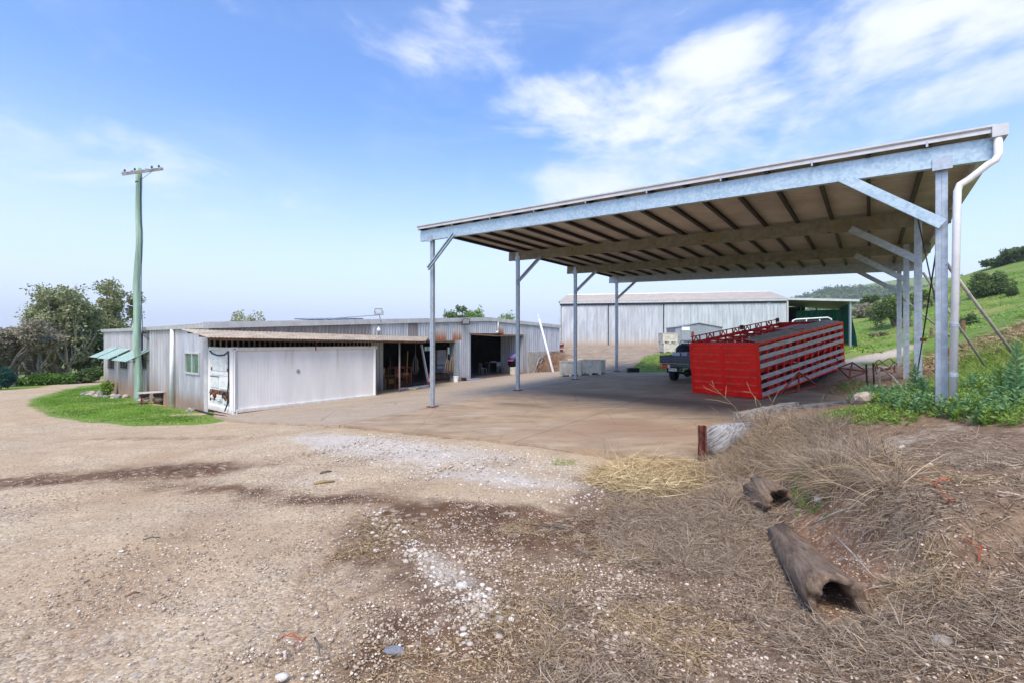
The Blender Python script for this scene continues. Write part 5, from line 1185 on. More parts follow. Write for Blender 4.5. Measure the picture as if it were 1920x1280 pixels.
for x0, x1, y0, y1 in ((-.3, .3, -.2, -.18), (-.3, .3, .18, .2), (-.3, -.28, -.18, .18), (.28, .3, -.18, .18)): m.cube(p.x + x0, p.x + x1, p.y + y0, p.y + y1, p.z + .031, p.z + .24)
for k in range(4): m.cube(p.x - .31, p.x + .31, p.y - .215, p.y - .201, p.z + .05 + k * .05, p.z + .07 + k * .05)
solo('black_crate', m, m_blackp, 'black plastic crate lying in the green weeds past the third left post', 'crate')

# little garden shed
m_gsh = mat('blue_grey_sheet', (.30, .32, .36), .6, .1, .1, 3)
def build_little():
    Y = 38; c = at(1308, 650, Y); g = hz(c.x, c.y); T = Fr((ray(1266) * Y, Y, g), (1, -.06, 0), (.06, 1, 0), (0, 0, 1)); W = (1352 - 1266) / F * Y
    t = thing('garden_shed', 'small grey sheet-metal garden shed with a white notice, in front of the rear shed', 'garden shed', (T.o.x, T.o.y, g))
    he, hp = zat(614, Y) - g, zat(607, Y) - g
    m = MB(); corr(m, lambda s, z, o: T(s, -o, z - g), 0, W, g - .1, lambda s: g + he + (hp - he) * (1 - abs(s - W / 2) / (W / 2)), .22, .02); m.add([T(0, 0, -.1), T(0, 2.6, -.1), T(0, 2.6, he), T(0, 0, he), T(W, 0, -.1), T(W, 2.6, -.1), T(W, 2.6, he), T(W, 0, he)], [(0, 3, 2, 1), (4, 5, 6, 7), (1, 2, 6, 5)]); m.build('wall', m_gsh, t)
    m = MB(); e = .07
    for x0, x1, z0, z1 in ((-e, W / 2, he - .02, hp + .03), (W / 2, W + e, hp + .03, he - .02)): m.hexa([T(x0, -.1, z0), T(x1, -.1, z1), T(x1, 2.7, z1), T(x0, 2.7, z0)], [T(x0, -.1, z0 + .05), T(x1, -.1, z1 + .05), T(x1, 2.7, z1 + .05), T(x0, 2.7, z0 + .05)])
    m.build('roof', m_gsh, t); T.bx(.52, 1.18, -.06, -.035, zat(620, Y) - g, zat(613, Y) - g).build('notice', m_white, t)
    T.bx(.5, 1.2, -.05, -.03, 0.05, zat(621, Y) - g).build('door', m_gsh, t)
    m = T.bx(1.32, 1.5, -.12, -.035, zat(630, Y) - g, zat(622, Y) - g); m.build('red_meter_box', m_rusty, t)
build_little()
# white tank top and hooped gate behind the crate
m = MB(); p = at(1408, 640, 36); p.z = hz(p.x, p.y); h = zat(616, 36) - p.z; m.lathe(p, [(.75, 0), (.8, .1), (.8, h * .8), (.7, h * .93), (.3, h), (0, h)], 24); solo('water_tank', m, mat('white_blue_tank', (.6, .72, .8), .5), 'white and pale blue tank showing over the top rail of the red crate', 'tank', smooth=True)
def build_gate():
    Y = 27.; a, b = at(1485, 640, Y), at(1560, 640, Y - .6); g = hz(a.x, a.y); za = zat(599, Y); t = thing('hooped_gate', 'white tubular hooped gate with wire mesh behind the far end of the crate', 'gate', (a.x, a.y, g))
    m = MB(); m.tube([Vector((a.x, a.y, g)), Vector((a.x, a.y, za - .25)), Vector((a.x + .06, a.y, za - .07)), Vector((a.x + .25, a.y, za)), Vector((b.x - .25, b.y, za + .08)), Vector((b.x - .06, b.y, za + .0)), Vector((b.x, b.y, za - .2)), Vector((b.x, b.y, g))], .04, 10); m.build('hoop', m_white, t, smooth=True)
    for k in (1, 2): p = a.lerp(b, k / 3 + .03); MB().tube([(p.x, p.y, g), (p.x, p.y, za)], .03, 8).build('upright', m_white, t)
    m = MB()
    for k in range(24): p = a.lerp(b, (k + .5) / 24); m.tube([(p.x, p.y, g + .1), (p.x, p.y, za - .05)], .006, 4)
    for k in range(10): z = g + .2 + k * (za - g - .35) / 9; m.tube([(a.x, a.y, z), (b.x, b.y, z)], .006, 4)
    m.build('wire_mesh', m_galv, t)
build_gate()
# red implement and leaning white pipe by the earth mound
q = at(1046, 655, 43); g = hz(q.x, q.y); t = thing('red_implement', 'faded red farm implement with pale timber arms beside the corner of the rear shed', 'implement', (q.x, q.y, g))
MB().box((q.x, q.y, g + .62), (.5, 0, 0), (0, .4, 0), (.06, 0, .45)).build('hopper', m_redf := mat('faded_red', (.24, .06, .05), .7, 0, .3, 5), t, bevel=.03)
for z0, z1 in ((.75, 1.0), (.4, .5)): MB().bar((q.x - .65, q.y - .5, g + z0), (q.x + .5, q.y - .45, g + z1), .12, .12).build('arm', m_wood, t)
for x in (-.35, .35): MB().bar((q.x + x, q.y - .3, g - .1), (q.x + x * 1.2, q.y - .3, g + .4), .07, .07).build('leg', m_redf, t)
MB().lathe((q.x - .3, q.y - .55, g + .12), [(.0, 0), (.16, 0), (.16, .1), (0, .1)], 16, (0, 1, 0)).build('wheel', m_black, t, smooth=True)
a, b = at(1011, 599, 33.6), at(1039, 692, 31.5); b.z = hz(b.x, b.y)
m = MB(); m.tube([a, b], [.075, .085], 12); m.tube([a, a + (a - b) * .10], [.035, .02], 8); solo('leaning_pipe', m, m_pvc, 'long white pipe leaning from the mound foot up against the workshop wall', 'pipe', smooth=True)
m = MB(); p = at(1003, 672, 36.0); rg = random.Random(4)
t = thing('driftwood_pile', 'tangle of bent grey branches leaning at the right end of the workshop', 'branch pile', (p.x - .4, p.y, hz(p.x - .4, p.y)))
for k in range(9):
    a = at(993 + k * 1.6, 700 - k * .8, 35.0); a.z = hz(a.x, a.y); b = at(997 + k * 3.2, 676 - rg.uniform(0, 12), 36.2); MB().tube([a, a.lerp(b, .5) + Vector((rg.uniform(-.2, .2), 0, rg.uniform(0, .25))), b], [.05, .04, .02], 6).build('branch', m_wood if k % 3 else m_barkd, t, smooth=True)

# ------------------------------------------------------------------ power pole
def build_pole():
    Y = 22.3; b = at(257, 750, Y); b.z = hz(b.x, b.y); tp = at(260, 316, Y)
    t = thing('power_pole', 'tall green-tinted timber power pole with a weathered crossarm on the lawn', 'power pole', tuple(b))
    pts = []; n = 26
    for i in range(n + 1):
        k = i / n; p = (b - Vector((0, 0, .2))).lerp(tp, k); p.x += .045 * math.sin(k * 9 + 1) + .03 * math.sin(k * 21); pts.append(p)
    m = MB(); m.tube(pts, [.175 - .05 * i / n + .006 * math.sin(i * 2.1) for i in range(n + 1)], 18); m.build('pole', m_poleg, t, smooth=True)
    a1, a2 = at(229, 327, Y - .75), at(305, 317, Y + .55); top = tp - Vector((0, .16, .18))
    m = MB(); c_ = (a1 + a2) / 2; a1.z -= .0; m.bar(a1 + Vector((0, -.0, 0)), a2, .10, .13); ar = m.build('crossarm', m_wood, t)
    for k in (.06, .3, .72, .9):
        p = a1.lerp(a2, k) + Vector((0, 0, .065)); mm = MB(); mm.lathe(p, [(.012, 0), (.012, .05), (.045, .055), (.05, .08), (.03, .1), (.042, .125), (.02, .15), (0, .155)], 12); mm.build('insulator', m_darksteel, ar, smooth=True)
    p = a1.lerp(a2, .74); m = MB(); m.bar(p - Vector((0, 0, .05)), tp - Vector((-.02, .12, .75)), .03, .012); m.build('brace', m_darksteel, t)
    m = MB(); m.lathe(tp + Vector((0, 0, -.72)), [(.132, 0), (.14, .01), (.14, .05), (.132, .06)], 18); m.build('band', m_darksteel, t)
    for (k, dx, dz) in ((.02, -.75, .12), (.2, -.6, .2), (.55, .55, .22)):
        p = a1.lerp(a2, k) + Vector((0, 0, .12)); q = p + Vector((dx * .7, .6, dz)); m = MB(); m.tube([p, p.lerp(q, .5) + Vector((0, 0, -.05)), q], .009, 5); w = m.build('cut_wire', m_darksteel, t); MB().lathe(q, [(.02, -.04), (.03, 0), (.02, .04)], 8, (1, 0, .1)).build('connector', m_darksteel, w)
    m = MB(); pr = [tp + Vector((.13, -.05, -.5)), tp + Vector((.14, -.06, -1.5)), tp + Vector((.17, -.03, -3.6)), b + Vector((.22, -.02, 5.2)), b + Vector((.24, .05, 3.2)), b + Vector((.5, .35, 2.85))]; m.tube(pr, .014, 6); m.build('service_cable', m_black, t)
build_pole()
# low table of sheet iron on rocks
def build_lowtable():
    Y = 20.6; p, q = at(258, 738, Y + .1), at(322, 735, Y + 1.0); z = zat(735.5, Y + .3); c = Vector(((p.x + q.x) / 2, (p.y + q.y) / 2, 0)); g = hz(c.x, c.y)
    t = thing('low_bench', 'low bench of pale sheet iron on stacked stones beside the pole', 'bench', (c.x, c.y, g))
    d = Vector((q.x - p.x, q.y - p.y, 0)); L = d.length; d.normalize(); n = Vector((-d.y, d.x, 0))
    m = MB(); m.box((c.x, c.y, z), d * L / 2, n * .42, (0, 0, .012)); m.build('top', mat('pale_sheet_iron', (.55, .52, .52), .5, .3), t)
    rg = random.Random(2)
    for s in (-.32, .1, .38):
        w = max(.02, z - g - .02); nl = 3
        for k in range(nl):
            m = MB(); m.blob(c + d * L * s + n * rg.uniform(-.1, .1) + Vector((0, 0, g + w * (k + .5) / nl)), .22, .2, w / nl * .62, rg.randint(0, 99), 2, .3); m.build('support_stone', m_stone if k % 2 else m_engine, t)
    m = MB(); m.bar(c + d * -L * .42 + Vector((0, 0, g)) - n * .3, c + d * -L * .42 + Vector((0, 0, z)) - n * .3, .04, .04); m.build('leg', m_rusty, t); MB().bar(c + d * L * .3 + Vector((0, 0, g)) - n * .3, c + d * L * .3 + Vector((0, 0, z)) - n * .3, .04, .04).build('leg', m_rusty, t)
build_lowtable()
# black hose along the shed foot and container corner
m = MB(); P_ = [G3(300, 757, .03), G3(335, 762, .03), G3(362, 768, .04), G3(392, 777, .05), G3(418, 782, .06), G3(440, 788, .05), G3(458, 791, .04)]; m.tube(P_, .03, 8); solo('poly_pipe', m, m_black, 'black poly pipe snaking past the rusty corner of the container', 'pipe', smooth=True)

# ------------------------------------------------------------------ things on and about the workshop
def roofz(t, out): return ztop(t) + .14
for k in range(6):
    t0 = ft(600) + k * 1.0 * (ft(702) - ft(600)) / 6; t1 = t0 + (ft(702) - ft(600)) / 6 - .06; y0, y1 = -.9, -2.5
    z0 = ztop((t0 + t1) / 2) + .2; m = MB(); a = [FW(t0, z0, y0), FW(t1, z0 + .04, y0), FW(t1, z0 + .13, y1), FW(t0, z0 + .09, y1)]; m.hexa(a, [p + Vector((0, 0, .04)) for p in a])
    solo('solar_panel', m, m_solar, ['leftmost dark solar panel on the workshop roof', 'second solar panel from the left on the workshop roof', 'third solar panel from the left on the workshop roof', 'third solar panel from the right, workshop roof edge', 'second solar panel from the right, just before the tripod lamp', 'rightmost solar panel, under the roof-top tripod lamp'][k], 'solar panel', 'solar panels on the workshop roof')
def floodlight(p, aim, label, leg=None, s=1.):
    p = Vector(p); aim = Vector(aim).normalized(); sx = aim.cross(Vector((0, 0, 1))).normalized(); sz = sx.cross(aim); T = Fr(p, sx, aim, sz)
    t = thing('floodlight', label, 'floodlight', tuple(leg[0] if leg else p)); W, H = .17 * s, .12 * s
    m = MB(); m.hexa([T(-W * .6, -.12 * s, -H * .6), T(W * .6, -.12 * s, -H * .6), T(W, 0, -H), T(-W, 0, -H)], [T(-W * .6, -.12 * s, H * .6), T(W * .6, -.12 * s, H * .6), T(W, 0, H), T(-W, 0, H)]); m.build('housing', m_darksteel, t, bevel=.01)
    T.bx(-W * .86, W * .86, .002, .008, -H * .82, H * .82).build('lens', m_liteglass, t)
    m = MB(); m.tube([T(-W * 1.12, -.04, 0), T(-W * 1.12, -.04, -H * 1.4), T(W * 1.12, -.04, -H * 1.4), T(W * 1.12, -.04, 0)], .012 * s, 6); m.build('bracket', m_darksteel, t)
    if leg:
        m = MB(); m.tube([leg[0], T(0, -.04, -H * 1.3)], .018, 8); m.build('mast', m_darksteel, t)
        for q in leg[1:]: MB().tube([q, T(0, -.05, -H * 1.5)], .012, 6).build('stay', m_darksteel, t)
    return t
tq = ft(711); 
floodlight(FW(tq + .1, fz(711, 583), -.2), -U3 * .8 + V3 * .5 + Vector((0, 0, -.2)), 'black floodlight on a stayed mast above the workshop roof', [FW(tq, ztop(tq) + .05, .17), FW(tq - 1.9, ztop(tq) + .2, -.8), FW(tq + .9, ztop(tq) + .2, -1.1)], 1.25)
tq = ft(866); floodlight(FW(tq, fz(866, 603), .38), V3 * .8 - U3 * .3 + Vector((0, 0, -.45)), 'black floodlight fixed to the barge board above the doorways', None, 1.5)
tq = ft(707); m = MB(); m.lathe(FW(tq, fz(707, 618.5), .14), [(0, -.1), (.07, -.08), (.1, 0), (.07, .08), (.03, .1), (.03, .16), (0, .16)], 14); solo('globe_lamp', m, m_white, 'small round white lamp under the workshop eave left of the doorway', 'lamp', smooth=True)
tq = ft(932); m = MB(); m.tube([FW(tq, fz(932, 604), .09), FW(tq, fz(932, 621), .09)], .045, 8); m.tube([FW(tq, fz(932, 621), .09), FW(tq - .2, fz(932, 624), .14)], [.05, .08], 8); solo('conduit_drop', m, m_white, 'white conduit stub hanging above the right doorway by the rust patch', 'conduit', smooth=True)
def inside(px, py, dist):   # point on the workshop floor a given distance behind the front wall
    q = on_v(px, FV - dist); t = float((q - P0) @ U); return Vector((q[0], q[1], gfl(t) + .015))
def outp(px, dist): q = on_v(px, FV + dist); return Vector((q[0], q[1], float(slab_z(*q))))
# rusty rack
p = inside(756, 710, -.25); t = thing('rusty_rack', 'rusty open-frame rack holding orange tools inside the left doorway', 'rack', tuple(p)); T = Fr(p, U3, -V3, (0, 0, 1)); 
for x in (-.55, .55):
    for y in (0, .6): T.bx(x - .03, x + .03, y - .03, y + .03, 0, 1.15).build('upright', m_pinkish := m_rusty, t)
for z in (.12, .6, 1.1):
    for y in (0, .6): T.bx(-.52, .52, y - .02, y + .02, z, z + .05).build('rail', m_rusty, t)
T.bx(-.5, .5, .03, .57, .6, .62).build('shelf', m_woodd, t)
rg = random.Random(9)
for k in range(7):
    q = T(rg.uniform(-.4, .4), rg.uniform(.1, .5), (.2, .68)[k % 2] + rg.uniform(.0, .15)); m = MB(); m.blob(q, .14, .12, .11, k, 2, .5); solo('rusty_part', m, (m_rusty, m_orange2 := mat('rust_orange_iron', (.42, .13, .05), .7, 0, .4, 6))[k % 2], ['lumpy rust-orange casting in the rack by the left doorway'][0] if False else 'lump of rusty iron kept in the open-frame rack', 'iron part', 'lumps of rusty iron in the rack')
def bucket(p, r, h, mt, label, name='bucket', cat='bucket', handle=True):
    t = thing(name, label, cat, tuple(p)); MB().lathe(p, [(r * .8, 0), (r, h), (r * 1.06, h), (r * 1.06, h * .93), (r * .96, h * .93), (r * .8, .03)], 22).build('tub', mt, t, smooth=False)
    if handle: m = MB(); m.tube([Vector(p) + Vector((r * math.cos(a), -r * .3 * math.sin(a), h - r * .7 * math.sin(a))) for a in np.linspace(0, math.pi, 9)], .008, 6); m.build('handle', m_darksteel, t)
    return t
m = MB(); q = inside(737, 700, 1.3); m.box(q + Vector((0, 0, .55)), U3 * .9, V3 * .35, (0, 0, .03)); 
t = thing('work_bench', 'dark timber bench inside the left doorway carrying yellow buckets', 'bench', tuple(q)); MB().box(q + Vector((0, 0, .62)), U3 * 1.1, V3 * .35, (0, 0, .03)).build('top', m_woodd, t)
for a in (-1, 1):
    for b in (-.28, .28): MB().bar(q + U3 * a + V3 * b, q + U3 * a + V3 * b + Vector((0, 0, .59)), .07, .07).build('leg', m_woodd, t)
bucket(q - U3 * .75 + Vector((0, 0, .66)), .17, .38, m_yellow, 'yellow bucket at the left end of the dark bench'); bucket(q + U3 * .3 + Vector((0, 0, .66)), .15, .3, m_orange2, 'orange bucket on the dark bench behind the rusty rack')
m = MB(); a = inside(762, 700, .5); m.tube([a, a + Vector((.05, .1, 2.0))], .03, 8); solo('timber_pole', m, m_yellow, 'yellow timber pole standing behind the rusty rack', 'pole', smooth=True)
def broom(p, top, label):
    t = thing('broom', label, 'broom', tuple(p)); MB().tube([Vector(p) + Vector((0, 0, .3)), top], .015, 7).build('handle', m_wood, t); MB().box(Vector(p) + Vector((0, 0, .17)), U3 * .2, V3 * .03, (0, 0, .15)).build('brush', m_yellow, t)
broom(inside(733, 700, 2.0), inside(731, 700, 2.0) + Vector((0, 0, 1.7)), 'broom propped in the dark behind the yellow bucket')
# hanging ropes and sacking
def hang(px, pt, pb, dist, label, w=.09, mt=m_rope):
    q = on_v(px, FV - dist); Y = q[1]; a = Vector((q[0], Y, zat(pt, Y))); b = Vector((q[0], Y, zat(pb, Y))); t = thing('hanging_rope', label, 'rope', tuple(b), 'ropes and sacking hanging in the left doorway')
    MB().tube([a, a.lerp(b, .45)], .025, 6).build('cord', mt, t); s = a.lerp(b, .42)
    for k, dx in enumerate((-.16, .02, .15)):
        m = MB(); m.tube([s, s.lerp(b, .3) + U3 * dx + Vector((0, 0, 0)), s.lerp(b, .7) + U3 * dx * 1.2, b + U3 * dx * .5], [.02, w * .7, w, w * .2], 8); m.build('strand', mt, t, smooth=True)
hang(779, 639, 702, .3, 'pale ropes hanging just right of the rusty rack', .045); hang(839, 652, 700, .2, 'dark knotted sacking hanging left of the right-hand window', .06, m_rope); hang(848, 640, 703, .1, 'grey sacking hanging from a cord by the doorway jamb', .07)
# tilted white plank, cone, white tub, boxes, timber on the ground
a, b = outp(790, .15), outp(804, 1.0); a.z = zat(646, a.y); m = MB(); m.bar(a, b, .14, .05, U3); solo('white_plank', m, m_white, 'white painted plank leaning in the left doorway beside the traffic cone', 'plank', bevel=.005)
p = outp(805, 1.2); t = thing('traffic_cone', 'orange traffic cone with a white band, half hidden by the front left post', 'traffic cone', tuple(p)); h = .72
MB().box(p + Vector((0, 0, .02)), (.19, 0, 0), (0, .19, 0), (0, 0, .02)).build('base', m_orange, t, bevel=.01); c = MB().lathe(p, [(.14, .04), (.025, h), (0, h)], 20).build('cone', m_orange, t, smooth=True); MB().lathe(p, [(.105, .26), (.073, .45), (.0, .45)], 20).build('reflective_band', m_white, c, smooth=True)
p = outp(855, .55); bucket(p, .17, .36, m_white, 'white bucket outside the jamb between the two doorways')
for k, (px, d, z, s, lb) in enumerate(((824, 3, .0, .5, 'lower white carton in the stack inside the left doorway'), (824, 3, .55, .48, 'middle white carton in the stack inside the left doorway'), (823, 3, 1.05, .42, 'topmost white carton in the stack inside the left doorway'), (832, 2.0, .2, .3, 'small pale blue carton right of the carton stack'))):
    q = inside(px, 0, d); m = MB(); m.box(q + Vector((0, 0, .35 + z + .25 * (k < 3))), U3 * s, V3 * .3, (0, 0, .24 if k < 3 else .12)); solo('carton', m, m_cart := mat('pale_carton', (.5, .5, .6), .8), lb, 'carton', 'pale cartons inside the left doorway')
q = inside(826, 0, 2.8); m = MB(); m.box(q + Vector((0, 0, .17)), U3 * 1.0, V3 * .6, (0, 0, .17)); solo('low_pallet', m, m_woodd, 'low dark timber platform under the white cartons', 'platform')
a, b = outp(751, 1.45), outp(803, 1.25); m = MB(); m.bar(a + Vector((0, 0, .07)), b + Vector((0, 0, .05)), .1, .07); solo('white_beam', m, m_white, 'long white timber lying on the slab between the pink post and the cone', 'timber')
m = MB(); m.tube([a + Vector((.3, .2, .1)), a.lerp(b, .5) + Vector((0, .15, .22)), b + Vector((-.3, .2, .1))], .05, 7); solo('black_hose', m, m_black, 'black hose draped over the white timber on the slab', 'hose', smooth=True)
rg = random.Random(31)
for k in range(10):
    q = outp(765 + 30 * rg.random(), 1.8 + rg.random() * .6); m = MB(); m.blob(q + Vector((0, 0, .05)), .12, .1, .07, k, 2, .3); solo('rubble_stone', m, m_stone, 'pale fist-sized stone in the rubble before the left doorway', 'stone', 'rubble stones before the left doorway')
for k, (px, hh) in enumerate(((719, 1.0), (722, .7))): q = outp(px, .6); m = MB(); m.bar(q, q + Vector((.05, 0, hh * .9)), .05, .05); solo('short_stick', m, m_woodd, ['taller dark stick standing at the left doorway edge', 'shorter dark stick standing at the left doorway edge'][k], 'stick')
q = outp(889, .35); m = MB(); m.box(q + Vector((0, 0, .03)), U3 * .75, V3 * .35, (0, 0, .03)); solo('rubber_mat', m, m_cloth_b, 'folded dark blue mat on the slab at the right doorway', 'mat', bevel=.01); m = MB(); m.box(q - U3 * .95 + Vector((0, 0, .1)), U3 * .13, V3 * .12, (0, 0, .1)); solo('black_box', m, m_black, 'small black box at the left foot of the right doorway', 'box', bevel=.02)
# right doorway: chairs, table, quad bike seat with pink cloth, white crate
def chair(p, rz, label):
    T = Fr(p, (math.cos(rz), math.sin(rz), 0), (-math.sin(rz), math.cos(rz), 0), (0, 0, 1)); t = thing('plastic_chair', label, 'chair', tuple(p), 'chairs inside the right doorway')
    T.bx(-.22, .22, -.22, .22, .42, .45).build('seat', m_dgrey, t, bevel=.01); T.bx(-.22, .22, .2, .23, .5, .85).build('backrest', m_dgrey, t, bevel=.01)
    for x in (-.2, .2):
        for y in (-.2, .2): T.bx(x - .018, x + .018, y - .018, y + .018, 0, .42 if y < 0 else .6).build('leg', m_dgrey, t)
m_dgrey = mat('grey_metal_chair', (.22, .23, .26), .5, .3)
chair(inside(905, 0, 2.2), 2.2, 'dim metal chair at the left inside the right doorway'); chair(inside(938, 0, 1.8), .4, 'pale metal chair in the middle of the right doorway')
q = inside(925, 0, 3.0); t = thing('table', 'small table with something white on it in the dark right doorway', 'table', tuple(q)); MB().box(q + Vector((0, 0, .75)), U3 * .6, V3 * .4, (0, 0, .02)).build('top', m_dgrey, t)
for a in (-.5, .5): MB().bar(q + U3 * a, q + U3 * a + Vector((0, 0, .73)), .05, .05).build('leg', m_dgrey, t)
m = MB(); m.blob(q + Vector((0, 0, .8)), .3, .2, .06, 1, 2, .3); solo('white_cloth', m, m_white, 'crumpled white cloth on the table in the right doorway', 'cloth', smooth=True)
q = inside(964, 0, .8); m = MB(); m.blob(q + Vector((0, 0, .95)), .42, .35, .5, 6, 3, .35); solo('clothes_heap', m, m_black, 'dark heap piled up inside the right jamb of the right doorway', 'heap', smooth=True)
m = MB(); m.blob(q + Vector((0, -.3, 1.25)), .3, .18, .22, 12, 3, .4); solo('pink_bag', m, mat('lilac_bag', (.35, .28, .55), .7, 0, .3, 4), 'lilac bag on top of the dark heap in the right doorway', 'bag', smooth=True)
m = MB(); m.blob(q + Vector((-.3, -.3, .98)), .28, .15, .08, 13, 2, .4); solo('pink_cloth', m, m_pink, 'pink cloth tucked under the lilac bag in the right doorway', 'cloth', smooth=True)
q = outp(963, -.1); m = MB(); m.box(q + Vector((0, 0, .28)), U3 * .2, V3 * .2, (0, 0, .27)); solo('cream_tub', m, mat('cream_plastic', (.6, .55, .45), .6), 'cream box on the floor below the lilac bag', 'box', bevel=.03)
m = MB(); q = inside(898, 0, 9); m.blob(q + Vector((0, 0, 1.5)), .55, .4, .9, 3, 3, .3); solo('machinery_hump', m, m_black, 'black machinery shape against the window of the right doorway', 'machine', smooth=True)

# fence posts and wire on the pasture
def fpost(px, p0, p1, Y, w, label, mt=m_woodd):
    a = at(px, p0, Y); x, y = a.x, a.y; g = hz(x, y) - .15; m = MB(); m.tube([(x, y, g), (x + .01, y, a.z)], [w, w * .9], 9); return solo('fence_post', m, mt, label, 'fence post', 'fence posts at the foot of the pasture'), a
f1, a1 = fpost(1805, 601, 640, 21.5, .1, 'thick brown fence post just right of the white downpipe')
f2, a2 = fpost(1746, 615, 632, 30, .09, 'brown fence post between the right-hand posts and the double post')
f3, a3 = fpost(1850, 612, 630, 30, .06, 'small dark fence post standing alone on the green slope')
f4, a4 = fpost(1687, 624, 640, 35, .07, 'short fence post glimpsed behind the farthest right posts')
m = MB()
for k in range(3):
    for p, q in ((a4, a2), (a2, a1), (a1, Vector((a1.x + 9, a1.y - 4, a1.z + 2.2)))): z = .12 + k * .33; m.tube([p - Vector((0, 0, z)), q - Vector((0, 0, z))], .006, 4)
solo('fence_wire', m, m_galv, 'thin wires strung between the brown fence posts below the pasture', 'fence wire')
m = MB(); q = at(1770, 657, 13.5); m.box(q, (.11, 0, 0), (0, .05, 0), (0, 0, .08)); m.box(q - Vector((0, 0, .4)), (.015, 0, 0), (0, .015, 0), (0, 0, .33)); solo('rusty_bracket', m, m_rusty, 'small rusty block on a stem seen between the double post and the downpipe', 'bracket')
# ------------------------------------------------------------------ vegetation and litter
m_litter = leafmat('leaf_crumbs', (.07, .04, .025), (.22, .14, .085), (.48, .36, .24), .85, 0)
def ribbons(root, dirs, length, width, droop, seg=3, curl=.0):
    """tapering curved strips: arrays of roots, unit directions, lengths, widths"""
    n = len(root); t = np.linspace(0, 1, seg + 1)[None, :, None]
    side = np.cross(dirs, RNG.normal(size=(n, 3))); side /= np.linalg.norm(side, axis=1, keepdims=True) + 1e-9
    cdir = np.cross(dirs, side)
    P = root[:, None] + dirs[:, None] * length[:, None, None] * t
    P[..., 2] -= (droop * length)[:, None] * (t[..., 0] ** 2)
    if curl: P += cdir[:, None] * (length * RNG.normal(0, curl, n))[:, None, None] * (t ** 2)
    w = width[:, None, None] * (1 - .8 * t ** 1.5) * .5
    v = np.stack([P - side[:, None] * w, P + side[:, None] * w], 2).reshape(n * (seg + 1) * 2, 3)
    b = (np.arange(n) * (seg + 1) * 2)[:, None] + (np.arange(seg) * 2)[None]; b = b.ravel()
    f = np.stack([b, b + 1, b + 3, b + 2], 1)
    return v, f
def leaves(c, size, aspect=1.0, up=0., dirs=None):
    n = len(c); d = RNG.normal(size=(n, 3)) if dirs is None else dirs + RNG.normal(0, .25, (n, 3)); d[:, 2] += up; d /= np.linalg.norm(d, axis=1, keepdims=True)
    s = np.cross(d, RNG.normal(size=(n, 3))); s /= np.linalg.norm(s, axis=1, keepdims=True)
    size = np.broadcast_to(size, (n,))[:, None]
    v = np.stack([c, c + d * size * .5 + s * size * .28 * aspect, c + d * size, c + d * size * .5 - s * size * .28 * aspect], 1).reshape(-1, 3)
    return v, np.arange(n * 4).reshape(n, 4)
def hmany(X, Y):
    return height(X, Y)
def scatter(poly, n, dens=None, seed=0):
    rg = np.random.default_rng(seed); P = np.array([list(map(float, q[:2])) for q in poly]); lo, hi = P.min(0), P.max(0); out = []
    tot = 0
    while tot < n:
        q = lo + rg.random((n * 2, 2)) * (hi - lo); k = poly_sd(q[:, 0], q[:, 1], list(P)) < 0
        if dens is not None: k &= rg.random(len(q)) < dens(q[:, 0], q[:, 1])
        q = q[k]; out.append(q); tot += len(q)
        if len(out) > 60: break
    return np.concatenate(out)[:n]
def PX(*pts): return [ghit(*p) if max(abs(p[0]), abs(p[1])) > 45 else np.array(p, float) for p in pts]
def stuffobj(name, v, f, mt, attrs, label, cat):
    return tag(fastmesh(name, v, f, mt, attrs=attrs), label, cat, None, 'stuff')
def grassfield(name, pts, L, W, tilt, droop, mt, label, cat, lean=(0, 0, 0), curl=0, seg=3, dz=-.01, tvar=None, lift=None, rand_l=.5):
    n = len(pts); z = hmany(pts[:, 0], pts[:, 1]) + dz
    if lift is not None: z = z + lift
    d = RNG.normal(size=(n, 3)) * tilt; d[:, 2] = 1 - min(tilt, .95) * RNG.random(n) if tilt < 1.5 else RNG.random(n) * .35
    d += np.array(lean) * RNG.random((n, 1)) * 1.3; d /= np.linalg.norm(d, axis=1, keepdims=True)
    l = L * (1 - rand_l + rand_l * 2 * RNG.random(n)); w = W * (.6 + .8 * RNG.random(n))
    v, f = ribbons(np.c_[pts, z], d, l, w, np.full(n, droop) * (.5 + RNG.random(n)), seg, curl)
    tt = RNG.random(n) if tvar is None else np.clip(RNG.random(n) * .6 + tvar, 0, 1)
    return stuffobj(name, v, f, mt, {'tint': np.repeat(tt, (seg + 1) * 2)}, label, cat)

